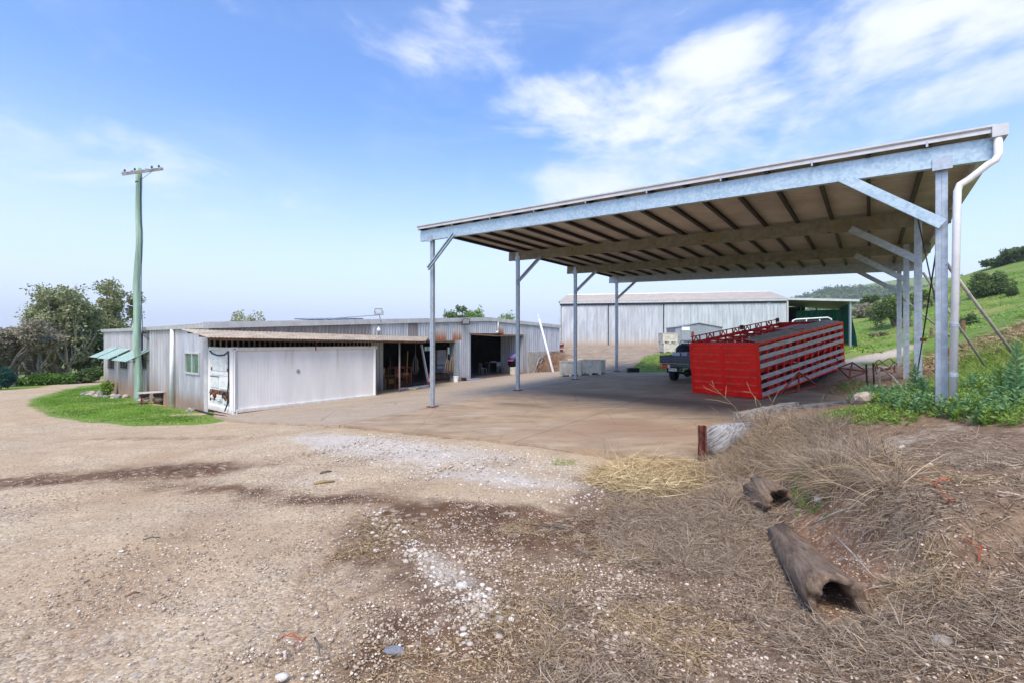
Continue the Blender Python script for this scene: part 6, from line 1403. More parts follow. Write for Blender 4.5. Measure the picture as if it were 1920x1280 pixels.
def tufts(name, poly, n, per, L, W, mt, label, cat, dens=None, seed=0, spread=.035, flat=.55, droop=.5, lean=(0, 0, 0), seg=4, curl=.2, dz=0., tone=.5):
    """dead grass growing in clumps: blades fan out from each root"""
    rg = np.random.default_rng(seed); c = scatter(poly, n, dens, seed); n = len(c); m_ = rg.integers(max(2, per // 3), per * 2, n); i = np.repeat(np.arange(n), m_)
    a = rg.random(len(i)) * 6.28; r = rg.random(len(i)) ** .7; p = c[i] + np.stack([np.cos(a), np.sin(a)], 1) * (r * spread)[:, None]
    sz = (.45 + 1.1 * rg.random(n) ** 1.6)[i]; up = .2 + rg.random(len(i)) * (1 - flat) * 1.6
    d = np.stack([np.cos(a) * (.4 + r) + lean[0] * (.4 + rg.random(len(i))), np.sin(a) * (.4 + r) + lean[1] * (.4 + rg.random(len(i))), up + lean[2]], 1); d += rg.normal(0, .22, d.shape); d /= np.linalg.norm(d, axis=1, keepdims=True)
    l = L * sz * (.35 + .9 * rg.random(len(i))); w = W * (.5 + rg.random(len(i))); z = hmany(p[:, 0], p[:, 1]) - .01 + dz
    v, f = ribbons(np.c_[p, z], d, l, w, droop * (.4 + rg.random(len(i))), seg, curl); zz = hmany(v[:, 0], v[:, 1]); v[:, 2] = np.maximum(v[:, 2], zz + .003 + .012 * rg.random(len(v)))
    tt = np.clip(tone * rg.random(n)[i] + (1 - tone) * rg.random(len(i)), 0, 1); return stuffobj(name, v, f, mt, {'tint': np.repeat(tt, (seg + 1) * 2)}, label, cat)
# dead grass draped over the bank
mound = PX((1335, 868), (1345, 822), (1385, 800), (1470, 782), (1560, 795), (1640, 840), (1700, 910), (1640, 950), (1520, 905), (1470, 888), (1410, 885), (1350, 905), (1290, 900))
cl = lambda X, Y: .25 + .75 * sstep(.35, .65, fbm(X, Y, 2.2, 3, 4))
tufts('dead_grass_mound', mound, 640, 28, .36, .0055, m_straw, 'long dry straw-coloured grass draped over the bank beside the rusty post', 'dry grass', cl, 1, .07, .45, .62, (-.55, -.25, .05), 5, .35)
tufts('dead_grass_mound', mound, 900, 22, .40, .0045, m_strawg, 'grey brittle stalks tangled through the dry grass mound', 'dry grass', cl, 2, .06, .3, .3, (-.25, -.1, .1), 5, .35)
tufts('dead_grass_mound', PX((1340, 905), (1420, 890), (1500, 935), (1440, 1000), (1350, 960)), 160, 18, .34, .006, m_strawg, 'dry stalks hanging down round the short hollow log', 'dry grass', None, 42, .06, .5, .6, (-.3, -.4, 0), 5)
tufts('dead_grass_mound', PX((1560, 900), (1700, 905), (1740, 1000), (1660, 1030), (1600, 960)), 130, 22, .14, .0045, m_strawg, 'dead grass fringing the top of the red bank above the long log', 'dry grass', None, 43, .06, .55, .6, (-.35, -.3, 0), 5)
p = scatter(PX((1100, 905), (1130, 880), (1190, 862), (1300, 872), (1340, 885), (1300, 925), (1230, 935), (1150, 925)), 3400, None, 3); grassfield('straw_heap', p, .36, .008, 2., .25, m_strawy, 'pale yellow straw lying in swirls left of the dry grass mound', 'straw', (-.25, .05, 0), .5, 6, .02, lift=RNG.random(3400) * .12)
lit = PX((1290, 905), (1400, 905), (1450, 960), (1480, 1080), (1560, 1180), (1640, 1130), (1700, 960), (1700, 900), (1950, 900), (3.2, 1.6), (.4, 1.75), (1000, 1290), (1030, 1150), (1090, 1040), (1020, 990), (1150, 940))
dn = lambda X, Y: np.clip(.10 + 1.1 * sstep(.42, .66, fbm(X, Y, 1.8, 4, 6)), 0, 1)
tufts('dead_grass_tufts', lit, 1500, 16, .13, .0042, m_strawg, 'matted grey-brown dead grass clumps covering the soil at lower right', 'dead grass', dn, 4, .03, .85, .35, curl=.5)
tufts('dead_grass_tufts', lit, 330, 24, .15, .0045, m_straw, 'pale curled tufts of dead grass among the litter', 'dead grass', lambda X, Y: sstep(.48, .66, fbm(X, Y, 1.3, 3, 12)), 5, .03, .6, .6, curl=.4)
p = scatter(lit, 16000, dn, 6); n_ = len(p); grassfield('dead_grass_litter', p, .075, .0035, 2., .05, m_strawg, 'broken stalks lying flat on the soil at lower right', 'dead grass', (0, 0, 0), .6, 3, .004, lift=RNG.random(n_) ** 3 * .03)
mid = PX((860, 1000), (1150, 940), (1100, 1050), (1010, 1290), (480, 1290), (560, 1080), (700, 960))
p = scatter(mid, 6500, lambda X, Y: .1 + .9 * sstep(.5, .68, fbm(X, Y, 1.6, 4, 16)), 6); grassfield('straw_litter', p, .06, .003, 2.2, .05, m_straw, 'thin scattered straw on the gravel in the middle foreground', 'straw', (0, 0, 0), .6, 3, .003)
tufts('dead_grass_tufts', mid, 160, 14, .09, .0035, m_straw, 'small dry tufts in the middle foreground', 'dead grass', lambda X, Y: sstep(.5, .66, fbm(X, Y, 1.6, 4, 16)), 44, .02, .7, .5, curl=.4)
top_ = PX((1680, 870), (1500, 830), (1560, 790), (1800, 800), (1950, 830), (1950, 900))
p = scatter(top_, 6000, lambda X, Y: .15 + .85 * sstep(.5, .7, fbm(X, Y, 1.4, 4, 19)), 7); grassfield('straw_litter', p, .11, .005, 1.8, .1, m_strawg, 'sparse straw on the reddish soil at the top of the bank', 'straw', (0, 0, 0), .4, 3, .004)
def flakes(name, poly, n, s0, mt, label, cat, dens, seed):
    q = scatter(poly, n, dens, seed); n = len(q); z = hmany(q[:, 0], q[:, 1]) + .004; d = RNG.normal(size=(n, 3)); d[:, 2] *= .25
    v, f = leaves(np.c_[q, z], s0 * (.4 + 1.2 * RNG.random(n)), 1.1, 0, d); return stuffobj(name, v, f, mt, {'tint': np.repeat(RNG.random(n), 4)}, label, cat)
flakes('leaf_litter', lit, 14000, .016, m_litter, 'brown leaf and bark crumbs between the dead grass', 'leaf litter', lambda X, Y: .3 + .7 * sstep(.4, .6, fbm(X, Y, 2.5, 3, 51)), 51)
flakes('leaf_litter', mid, 5000, .012, m_litter, 'brown leaf crumbs on the gravel in the middle foreground', 'leaf litter', lambda X, Y: .1 + .9 * sstep(.5, .66, fbm(X, Y, 1.6, 4, 16)), 52)
def lumps(n, c, sp, s0, s1, flat, seed, mt, name, label, cat, poly=None, dens=None):
    """many small angular stones as one mesh"""
    rg = np.random.default_rng(seed)
    q = scatter(poly, n, dens, seed) if poly is not None else np.array(c) + rg.normal(size=(n, 2)) * sp
    n = len(q); bm = bmesh.new(); bmesh.ops.create_icosphere(bm, subdivisions=1, radius=1); bv = np.array([v.co[:] for v in bm.verts]); bf = np.array([[v.index for v in f.verts] for f in bm.faces]); bm.free()
    s = s0 * (s1 / s0) ** (rg.random(n) ** 2.2); sc = s[:, None] * np.c_[.8 + .5 * rg.random(n), .7 + .5 * rg.random(n), flat * (.7 + .6 * rg.random(n))]
    a = rg.random(n) * 6.28; ca, sa = np.cos(a), np.sin(a)
    V_ = bv[None] * (1 + rg.normal(0, .14, (n, len(bv), 1))) * sc[:, None]; x = V_[..., 0] * ca[:, None] - V_[..., 1] * sa[:, None]; y = V_[..., 0] * sa[:, None] + V_[..., 1] * ca[:, None]
    z = V_[..., 2]; g = hmany(q[:, 0], q[:, 1]); v = np.stack([x + q[:, :1], y + q[:, 1:2], z + g[:, None] + sc[:, 2:3] * .25], -1).reshape(-1, 3)
    f = (bf[None] + (np.arange(n) * len(bv))[:, None, None]).reshape(-1, 3)
    return stuffobj(name, v, f, mt, {'tint': np.repeat(rg.random(n), len(bv))}, label, cat)
def pebmat(name, a, b, c):
    return leafmat(name, a, b, c, .85, 0)
m_pebt = pebmat('tan_pebbles', (.24, .17, .115), (.48, .37, .27), (.72, .64, .53)); m_pebw = pebmat('white_pebbles', (.34, .27, .2), (.52, .45, .37), (.70, .65, .58))
near = [np.array(q) for q in ((-3.6, 1.9), (3.2, 1.9), (2.6, 4.5), (1.2, 7.2), (-2.5, 9.5), (-9, 8.5), (-9, 6))]
lumps(42000, None, 0, .0035, .0125, .6, 11, m_pebt, 'gravel', 'tan gravel stones loose on the drive', 'gravel', near, lambda X, Y: np.clip((.2 + .8 * sstep(.42, .62, fbm(X, Y, 1.1, 4, 21))) * np.clip(9 / (X * X + Y * Y + 1), .04, 1), 0, 1))
lumps(3000, None, 0, .009, .03, .6, 12, m_pebw, 'gravel', 'whitish gravel washed out in front of the slab', 'gravel', PX((560, 850), (700, 810), (1000, 850), (1200, 880), (1120, 960), (800, 900)), None)
ch = [ghit(*q) for q in ((690, 955), (730, 985), (770, 1030), (800, 1060), (850, 1100), (895, 1125), (920, 1140), (880, 1190))]
pts = np.concatenate([a + (b - a) * np.random.default_rng(i).random((110, 1)) + np.random.default_rng(i + 50).normal(0, .09, (110, 2)) for i, (a, b) in enumerate(zip(ch[:-1], ch[1:]))])
def lump_at(pts, s0, s1, seed, mt, name, label):
    global scatter
    keep = scatter; scatter = lambda *a, **k: pts
    o = lumps(len(pts), None, 0, s0, s1, .6, seed, mt, name, label, 'gravel', poly=[0]); scatter = keep; return o
lump_at(pts, .007, .030, 13, m_pebw, 'gravel', 'line of whitish stones washed down a shallow rill')
lump_at(np.array([.35, 3.6]) + np.random.default_rng(3).normal(0, .45, (900, 2)) * [1.1, .6], .005, .016, 14, m_pebt, 'gravel', 'patch of mixed pale gravel right of the rill')
lump_at(np.concatenate([ghit(1180, 1180) + np.random.default_rng(5).normal(0, .25, (900, 2)), ghit(900, 1040) + np.random.default_rng(6).normal(0, .22, (500, 2)), ghit(1600, 880) + np.random.default_rng(7).normal(0, .8, (500, 2))]), .006, .02, 15, m_pebt, 'gravel', 'tan stones between tufts of dead grass')
def stone(px, py, r, mt, label, flat=.6, seed=1, cat='stone', grp=None):
    g = G3(px, py); m = MB(); m.blob((g.x, g.y, g.z + r * flat * .4), r, r * .75, r * flat, seed, 2, .3); return solo('stone', m, mt, label, cat, grp)
m_stonew = mat('white_quartz', (.56, .53, .48), .75, 0, .15, 20)
stone(740, 1222, .055, m_stoneg, 'flat blue-grey stone at the bottom of the picture', .35, 4)
stone(1162, 1142 - 60, .03, m_stone, 'small pale stone above the tuft near the bottom centre', .6, 5)
stone(228, 1033, .03, m_stonew, 'white chip of stone alone on the tan gravel at left', .3, 6)
stone(1770, 1207, .05, m_stone, 'tan stone lying in dead grass at the lower right', .6, 8)
stone(1535, 938, .05, m_stonew, 'white lumpy stone among green weeds by the short hollow log', .8, 9)
stone(865, 1100, .04, m_stonew, 'largest white stone in the washed-out rill', .6, 10)
stone(705, 1032, .03, m_stonew, 'flat white stone left of the rill', .4, 11)
stone(1690, 860 - 20, .05, m_stonew, 'white stone on the red soil at the top of the bank', .7, 12)
stone(528, 1270, .032, m_stonew, 'white stone at the lower edge left of the blue-grey one', .5, 13)
stone(1626, 755, .3, m_stone, 'rounded tan boulder behind the long pale sleeper', .55, 14, 'boulder')
def stick(p, q, r, mt, label, dz=.015, name='stick'):
    a, b = G3(*p, dz), G3(*q, dz); m = MB(); m.tube([a, a.lerp(b, .5) + Vector((0, .01, .012)), b], [r, r * 1.1, r * .5], 7); return solo(name, m, mt, label, 'stick', smooth=True)
stick((588, 908), (628, 903), .022, m_strawy, 'pale strip of bark on the gravel'); stick((600, 888), (622, 884), .015, m_barkd, 'dark twig beside the pale strip of bark')
stick((268, 1014), (300, 1010), .006, m_barkd, 'thin dark twig across the tan gravel near the white chip'); stick((234, 1122), (262, 1114), .008, m_woodd, 'brown twig on the tan gravel at lower left'); stick((590, 1205), (600, 1240), .006, m_barkd, 'dark twig poking up near the bottom, left of the blue-grey stone', .03)
stick((1000, 985), (1100, 1000), .006, m_barkd, 'thin stalk on dark soil at the head of the rill'); stick((1520, 1000), (1620, 960), .008, m_wood, 'bare stalk arching over the red soil above the long log', .08); stick((1560, 1020), (1640, 1110), .006, m_wood, 'long stalk leaning down the red bank to the log mouth', .1)
def twine(pts, label):
    m = MB(); q = [G3(x, y, .03 + .02 * (i % 2)) for i, (x, y) in enumerate(pts)]; 
    r = []
    for a, b in zip(q[:-1], q[1:]): r += [a, a.lerp(b, .5) + Vector((0, .015, .012))]
    m.tube(r + [q[-1]], .0028, 5); m.tube([p + Vector((.01, .02, .006)) for p in r[::2]] + [q[-1]], .0025, 5); solo('baling_twine', m, m_twine, label, 'twine', smooth=True)
twine([(1715, 903), (1735, 909), (1752, 915), (1770, 911), (1787, 907), (1770, 913), (1752, 918), (1765, 932), (1780, 945), (1788, 955), (1775, 950)], 'frayed orange twine on the soil right of the dry grass')
twine([(1810, 1022), (1817, 1030), (1822, 1026), (1832, 1040), (1848, 1036), (1842, 1048), (1835, 1060)], 'shorter orange twine scrap nearer the right edge')
twine([(520, 1212), (540, 1208), (562, 1218), (575, 1210)], 'thin red-orange twine scrap on the gravel at the bottom left')
# rocks at the foot of the workshop
rg = random.Random(12)
for k in range(34):
    w_ = lw(206) + (lw(254) - lw(206)) * rg.random(); p = LW(w_, 0, .25 + rg.random() * 1.0); r = rg.uniform(.08, .19); m = MB(); m.blob((p.x, p.y, hz(p.x, p.y) + r * .3), r, r * .8, r * .7, k, 2, .3)
    solo('foundation_rock', m, m_stone if k % 3 else m_stoneg, 'pale rock in the heap at the workshop foot between shrub and pole', 'rock', 'rocks heaped along the workshop foot')
for k in range(9):
    g = G3(345 + 50 * rg.random(), 760 + 12 * rg.random()); r = rg.uniform(.06, .14); m = MB(); m.blob((g.x, g.y, g.z + r * .3), r, r * .8, r * .6, k + 40, 2, .3); solo('rubble_stone', m, m_stone if k % 2 else m_stoneg, 'small stone in the rubble between the rain pipe and the container', 'rock', 'rubble between the rain pipe and the container')

# lawn, tall grass, weeds
lawn = PX((199, 720), (120, 731), (66, 747), (56, 760), (100, 778), (170, 790), (250, 796), (330, 795), (400, 790), (345, 770), (250, 752), (215, 744))
sd_ = lambda X, Y: np.clip(-poly_sd(X, Y, lawn) / .7, .12, 1) * (.35 + .65 * sstep(.35, .55, fbm(X, Y, .8, 4, 91)))
p = scatter(lawn, 30000, sd_, 8); grassfield('lawn', p, .085, .017, .55, .3, m_grass, 'bright green mown grass between the drive and the workshop', 'lawn', (0, 0, 0), .1, 2, tvar=(fbm(p[:, 0], p[:, 1], .7, 4, 93) - .35) * 1.2)
p = scatter(lawn, 3000, lambda X, Y: sstep(.5, .62, fbm(X, Y, 1.2, 3, 95)), 96); grassfield('lawn_thatch', p, .07, .014, 1.2, .2, m_strawy, 'yellowed dry blades scattered through the mown grass', 'lawn', (0, 0, 0), .1, 2)
p = scatter(PX((1030, 872), (1045, 862), (1085, 862), (1080, 872)), 260, None, 9); grassfield('green_tuft', p, .06, .01, .6, .3, m_grass, 'small bright green tuft alone on brown soil below the slab edge', 'grass', (0, 0, 0), .1, 3)
slope = [np.array(q) for q in ((17, 22), (30, 22), (80, 45), (110, 70), (95, 100), (50, 70), (30, 45), (18, 34))]
p = scatter(slope, 26000, lambda X, Y: .2 + .8 * sstep(.4, .6, fbm(X, Y, .25, 4, 31)), 10); r_ = np.hypot(p[:, 0], p[:, 1])
grassfield('pasture_grass', p, .38, .07, .7, .4, m_grass, 'tussocky green pasture grass on the slope', 'pasture', (0, 0, 0), .1, 2)
p = scatter(PX((1185, 690), (1210, 668), (1262, 660), (1300, 662), (1300, 690), (1240, 694)), 5000, None, 13); grassfield('weedy_grass', p, .2, .025, .8, .4, m_weed, 'low green weeds between the slab and the rear shed', 'weeds', (0, 0, 0), .1, 2)
p = scatter(PX((1585, 700), (1440, 742), (1640, 732), (1700, 735), (1690, 705)), 1500, lambda X, Y: sstep(.5, .62, fbm(X, Y, .9, 3, 33)), 14); grassfield('weedy_grass', p, .12, .012, .8, .4, m_weed, 'sparse green weeds on the soil beyond the crate', 'weeds', (0, 0, 0), .1, 2)
p = scatter([np.array(q) for q in ((8.2, 9.6), (8.4, 8.4), (12, 8.2), (16, 12), (15, 15), (12.2, 13.2))], 9000, lambda X, Y: .3 + .7 * sstep(.4, .6, fbm(X, Y, .6, 3, 35)), 15); grassfield('tall_grass', p, .42, .014, .5, .35, m_weed, 'tall green grass behind the right-hand posts', 'grass', (0, 0, 0), .15, 3)
bankp = [np.array(q) for q in ((13.5, 14.6), (16.5, 12.5), (24, 16), (22, 20), (17.5, 19.5), (15, 17.5))]
p = scatter(bankp, 5000, lambda X, Y: sstep(.45, .6, fbm(X, Y, .5, 3, 37)), 16); grassfield('bank_grass', p, .5, .02, 1.0, .7, m_straw, 'bleached dry grass hanging over the cut earth bank at right', 'dry grass', (-.4, -.2, 0), .15, 3)
p = scatter(bankp, 3500, lambda X, Y: sstep(.5, .62, fbm(X, Y, .7, 3, 41)), 17); grassfield('bank_grass', p, .3, .02, .8, .5, m_weed, 'green growth patching the cut earth bank at right', 'grass', (0, 0, 0), .15, 3)
def stems(pts, H, nl, ls, mt, name, label, cat, kind='stuff', seed=0, parent=None, aspect=.7, upl=.35, spread=.1):
    rg = np.random.default_rng(seed); n = len(pts); z = hmany(pts[:, 0], pts[:, 1]); h = H * (.5 + rg.random(n)); ln = rg.normal(0, spread, (n, 2))
    k = np.tile(np.linspace(.12, 1, nl), n); i = np.repeat(np.arange(n), nl); a = rg.random(n * nl) * 6.28
    c = np.stack([pts[i, 0] + ln[i, 0] * h[i] * k ** 1.5, pts[i, 1] + ln[i, 1] * h[i] * k ** 1.5, z[i] + h[i] * k], 1)
    d = np.stack([np.cos(a), np.sin(a), upl + .6 * k ** 3], 1)
    s = ls * (.6 + .8 * rg.random(n * nl)) * (1 - .45 * k ** 3); v, f = leaves(c, s, aspect, 0, d)
    tt = np.clip(.15 + .55 * k + rg.normal(0, .15, n * nl), 0, 1); sv, sf = ribbons(np.c_[pts, z], np.c_[ln, np.ones(n)], h, np.full(n, .012), np.zeros(n), 2)
    v = np.concatenate([v, sv]); f = np.concatenate([f, sf + len(s) * 4]); t = np.concatenate([np.repeat(tt, 4), np.full(len(sv), .3)])
    if kind == 'stuff': return stuffobj(name, v, f, mt, {'tint': t}, label, cat)
    o = fastmesh(name, v, f, mt, parent=parent, attrs={'tint': t}); return o
wp = PX((1660, 768), (1700, 776), (1800, 793), (1925, 803)) + [np.array(q) for q in ((11.5, 8.6), (9.2, 9.0), (8.6, 10.2), (7.6, 10.3))]
p = scatter(wp, 950, lambda X, Y: .35 + .65 * sstep(.38, .6, fbm(X, Y, 1.1, 3, 43)), 20); stems(p, .17, 14, .07, m_weed, 'leafy_weeds', 'dense light green weeds round the feet of the right-hand posts', 'weeds', seed=21)
p = scatter(wp, 500, lambda X, Y: sstep(.45, .6, fbm(X, Y, .9, 3, 47)), 22); stems(p, .25, 18, .08, m_weedb, 'leafy_weeds', 'greyer taller weeds mixed into the green clump at right', 'weeds', seed=23)
p = scatter(PX((1500, 795), (1560, 772), (1640, 762), (1740, 780), (1700, 800), (1600, 798)), 420, None, 24); stems(p, .07, 8, .05, m_weed, 'leafy_weeds', 'low green leaves along the pale sleeper', 'weeds', seed=25)
p = scatter(PX((1470, 905), (1500, 885), (1560, 900), (1550, 985), (1500, 980)), 90, None, 26); stems(p, .08, 9, .035, m_weed, 'leafy_weeds', 'small fresh green weeds growing by the short hollow log', 'weeds', seed=27)
def spike(px, py, Y, top, label, mt, n=1, seed=0, ls=.13):
    a = at(px, py, Y); g = hz(a.x, a.y); H = zat(top, Y) - g; t = thing('tall_weed', label, 'weed', (a.x, a.y, g)); MB().tube([(a.x, a.y, g), (a.x + .02, a.y, g + H * .5), (a.x, a.y, g + H * .95)], [.012, .01, .005], 6).build('stem', m_conifer_st, t)
    rg = np.random.default_rng(seed); m_ = int(150 * max(.5, H)); k = np.linspace(.08, 1, m_); an = np.arange(m_) * 2.4; c = np.stack([a.x + 0 * k, a.y + 0 * k, g + H * .97 * k], 1)
    d = np.stack([np.cos(an), np.sin(an), .45 + .9 * k ** 4], 1); v, f = leaves(c, ls * (1.1 - .6 * k ** 2) * (.8 + .4 * rg.random(m_)), .45, 0, d); fastmesh('leaves', v, f, mt, parent=t, attrs={'tint': np.repeat(np.clip(.2 + .6 * k + rg.normal(0, .1, m_), 0, 1), 4)})
m_conifer_st = mat('green_stem', (.1, .16, .06), .7)
spike(1715, 775, 8.6, 682, 'tall blue-green weed spike left of the double post', m_weedb, seed=1, ls=.15); spike(1905, 770, 6.6, 640, 'tall blue-green weed cut off by the right edge', m_weedb, seed=2, ls=.16); spike(1875, 790, 6.9, 683, 'yellow-green weed spike left of the tall one at the edge', m_brgreen, seed=3, ls=.11)
spike(1728, 775, 8.2, 705, 'shorter blue-green spike close behind the tall one', m_weedb, seed=4, ls=.14); spike(1838, 770, 7.4, 708, 'light green weed spike right of the downpipe', m_weed, seed=5, ls=.12)
# bleached bare stems that stand up out of the mound, before the red crate
def bare(px, py, Y, lst, label, r=.006):
    a = at(px, py, Y); a.z = hz(a.x, a.y); t = thing('dead_stalk', label, 'dead stalk', tuple(a))
    for k, pts in enumerate(lst):
        q = [at(x, y, Y + dy) for x, y, dy in pts]; MB().tube(q, [r * (1.1 - .7 * i / max(1, len(q) - 1)) for i in range(len(q))], 6).build('stem' if k == 0 else 'twig', m_strawy, t, smooth=True)
bare(1396, 800, 8.4, [[(1400, 800, .1), (1378, 762, 0), (1352, 738, 0), (1330, 718, 0)], [(1352, 738, 0), (1325, 728, .1), (1318, 722, .1)], [(1340, 728, 0), (1335, 712, 0)], [(1372, 757, 0), (1345, 750, .1), (1322, 747, .1)], [(1360, 745, 0), (1362, 722, .1)]], 'forked bleached stalk reaching up to the left before the red crate')
bare(1424, 795, 8.6, [[(1440, 798, .1), (1425, 755, 0), (1408, 735, 0), (1400, 715, 0)], [(1408, 735, 0), (1392, 733, 0)], [(1415, 742, 0), (1420, 770, 0)]], 'bleached stalk in front of the lower right corner of the red crate')
bare(1450, 795, 8.7, [[(1440, 790, .1), (1448, 755, 0), (1462, 728, 0)], [(1448, 755, 0), (1440, 738, 0)]], 'upright bleached stalk right of the red crate corner')
bare(1300, 850, 8.8, [[(1380, 860, 0), (1358, 805, .2), (1345, 770, .2), (1330, 760, .3)]], 'thin pale stalk arching beside the cut log', .004)

# ------------------------------------------------------------------ trees
def tree(name, label, px, Y, top, rad, leafm, barkm, seed, nl=9000, ls=.16, base=None, group=None, lean=0, crown0=.35, clump=.75, open_=.5, cat='tree', dens=1., rz=None, ntr=1):
    rg = random.Random(seed); nr = np.random.default_rng(seed); x = ray(px) * Y; g = hz(x, Y) if base is None else base; H = zat(top, Y) - g; Rr = rad / F * Y
    t = thing(name, label, cat, (x, Y, g), group); m = MB(); tips = []
    def grow(p, d, L, r, lev):
        n = 4; pts = [p]; q = Vector(p); dd = Vector(d)
        for i in range(n):
            dd = (dd + Vector((rg.gauss(0, .13), rg.gauss(0, .13), rg.gauss(.04, .08)))).normalized(); q = q + dd * L / n; pts.append(q.copy())
        m.tube(pts, [r * (1 - .45 * i / n) for i in range(n + 1)], 7 if lev < 2 else 5, False)
        if lev >= 3: tips.append(q); tips.append(pts[-2]); return
        if lev == 2: tips.append(pts[-1])
        for k in range(rg.choice((3, 3, 4)) if lev else 4):
            a = rg.uniform(0, 6.28); sp = rg.uniform(.35, .85) + .12 * lev; o = Vector((math.cos(a) * sp, math.sin(a) * sp, rg.uniform(.35, 1.0))).normalized()
            nd = (dd * .55 + o).normalized(); s = pts[-1] if k < 2 else pts[rg.choice((2, 3))]; grow(s, nd, L * rg.uniform(.55, .78), r * .56, lev + 1)
    for j in range(ntr): grow(Vector((x + .3 * j, Y, g - .1)), Vector((lean + .22 * (j - (ntr - 1) / 2), rg.gauss(0, .05), 1)).normalized(), H * crown0, max(.05, H * .022), 0)
    tp = np.array([q[:] for q in tips]); c = tp.mean(0); ext = np.abs(tp - c).max(0) + 1e-6
    cz = g + H * (crown0 * .75 + (1 - crown0 * .75) / 2); hz2 = H * (1 - crown0 * .75) / 2 * .92
    fx_ = Rr * .86 / np.percentile(np.abs(tp[:, 0] - c[0]), 96); fz_ = hz2 / np.percentile(np.abs(tp[:, 2] - c[2]), 97)
    A = np.array(m.v); k = sstep(g + H * crown0 * .6, g + H * crown0 * 1.5, A[:, 2])
    tr = lambda P: np.stack([x + lean * H * .3 + (P[:, 0] - c[0]) * fx_, Y + (P[:, 1] - c[1]) * fx_, cz + (P[:, 2] - c[2]) * fz_], 1)
    # squeeze the limbs into the crown's outline
    B = tr(A); A2 = A * (1 - k[:, None]) + B * k[:, None]; m.v = [tuple(q) for q in A2]; m.build('trunk', barkm, t, smooth=True)
    tp = tr(tp); tp[:, 0] = x + np.clip(tp[:, 0] - x, -Rr * .84, Rr * .84); tp = tp[nr.random(len(tp)) < dens]
    w = nr.random(len(tp)) ** open_ + .1; w /= w.sum(); i = nr.choice(len(tp), nl, p=w); r = clump * Rr / 4.2 * (.5 + nr.random(len(tp)))[i]
    o = nr.normal(size=(nl, 3)); o /= np.linalg.norm(o, axis=1, keepdims=True); o *= (nr.random((nl, 1)) ** .45) * r[:, None]; o[:, 2] *= .62
    P = tp[i] + o; ct = nr.random(len(tp))[i]
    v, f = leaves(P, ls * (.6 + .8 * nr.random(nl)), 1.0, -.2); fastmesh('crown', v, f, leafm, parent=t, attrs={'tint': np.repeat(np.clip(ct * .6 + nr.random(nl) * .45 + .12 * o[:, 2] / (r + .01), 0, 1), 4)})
    return t
GL = 'gum trees beside the drive'
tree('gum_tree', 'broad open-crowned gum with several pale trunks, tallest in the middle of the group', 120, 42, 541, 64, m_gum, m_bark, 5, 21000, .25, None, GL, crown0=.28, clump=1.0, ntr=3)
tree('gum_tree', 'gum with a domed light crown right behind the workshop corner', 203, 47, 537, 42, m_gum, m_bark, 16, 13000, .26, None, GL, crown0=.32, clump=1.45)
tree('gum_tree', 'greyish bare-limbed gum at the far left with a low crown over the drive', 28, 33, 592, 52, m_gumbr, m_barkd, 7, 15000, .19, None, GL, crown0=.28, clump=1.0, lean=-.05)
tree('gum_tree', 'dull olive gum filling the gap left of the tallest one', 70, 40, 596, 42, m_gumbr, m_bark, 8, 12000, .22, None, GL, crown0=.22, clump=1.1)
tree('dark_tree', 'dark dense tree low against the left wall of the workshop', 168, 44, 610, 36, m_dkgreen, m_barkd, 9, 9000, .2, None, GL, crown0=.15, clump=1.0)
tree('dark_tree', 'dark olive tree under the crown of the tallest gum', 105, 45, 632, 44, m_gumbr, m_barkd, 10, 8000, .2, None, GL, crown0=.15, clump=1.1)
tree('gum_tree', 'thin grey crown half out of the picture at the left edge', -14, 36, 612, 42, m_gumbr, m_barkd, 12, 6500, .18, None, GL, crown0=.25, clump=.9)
def bush(name, label, px, Y, top, rad, leafm, seed, nl=4000, ls=.16, group=None, base=None, n=9, depth=1., cat='bush'):
    nr = np.random.default_rng(seed); x = ray(px) * Y; g = hz(x, Y) if base is None else base; H = max(.3, zat(top, Y) - g); Rr = rad / F * Y; t = thing(name, label, cat, (x, Y, g), group)
    m = MB()
    for k in range(5): a = k * 1.26; m.tube([(x, Y, g - .1), (x + .25 * Rr * math.cos(a), Y + .25 * Rr * math.sin(a), g + H * .35), (x + .5 * Rr * math.cos(a), Y + .5 * Rr * math.sin(a), g + H * .65)], [H * .035, H * .025, H * .01], 6)
    m.build('stems', m_barkd, t)
    c = np.stack([nr.uniform(-.72, .72, n) * Rr, nr.uniform(-.7, .7, n) * Rr * depth, nr.uniform(.25, .78, n) * H], 1); c[:, 2] *= 1 - .35 * (np.abs(c[:, 0]) / Rr) ** 2
    i = nr.integers(0, n, nl); r = np.stack([nr.uniform(.28, .45, n) * Rr, nr.uniform(.28, .45, n) * Rr, nr.uniform(.2, .34, n) * H], 1)[i]
    o = nr.normal(size=(nl, 3)); o /= np.linalg.norm(o, axis=1, keepdims=True); o *= nr.random((nl, 1)) ** .28; P = c[i] + o * r; P[:, 2] = np.maximum(P[:, 2], .02); top_ = np.percentile(P[:, 2], 99); P[:, 2] *= H / top_
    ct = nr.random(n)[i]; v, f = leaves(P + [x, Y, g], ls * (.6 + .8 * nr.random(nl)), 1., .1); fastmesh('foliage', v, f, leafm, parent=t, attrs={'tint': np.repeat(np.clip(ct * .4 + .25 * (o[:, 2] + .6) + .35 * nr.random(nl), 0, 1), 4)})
    return t
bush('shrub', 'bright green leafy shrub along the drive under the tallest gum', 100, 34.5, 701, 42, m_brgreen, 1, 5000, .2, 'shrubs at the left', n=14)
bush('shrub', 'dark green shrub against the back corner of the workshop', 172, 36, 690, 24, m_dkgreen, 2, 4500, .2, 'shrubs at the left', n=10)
bush('shrub', 'fine-leaved shrub sprawling left of the bright green one', 55, 35, 708, 24, m_weed, 3, 2200, .16, 'shrubs at the left')
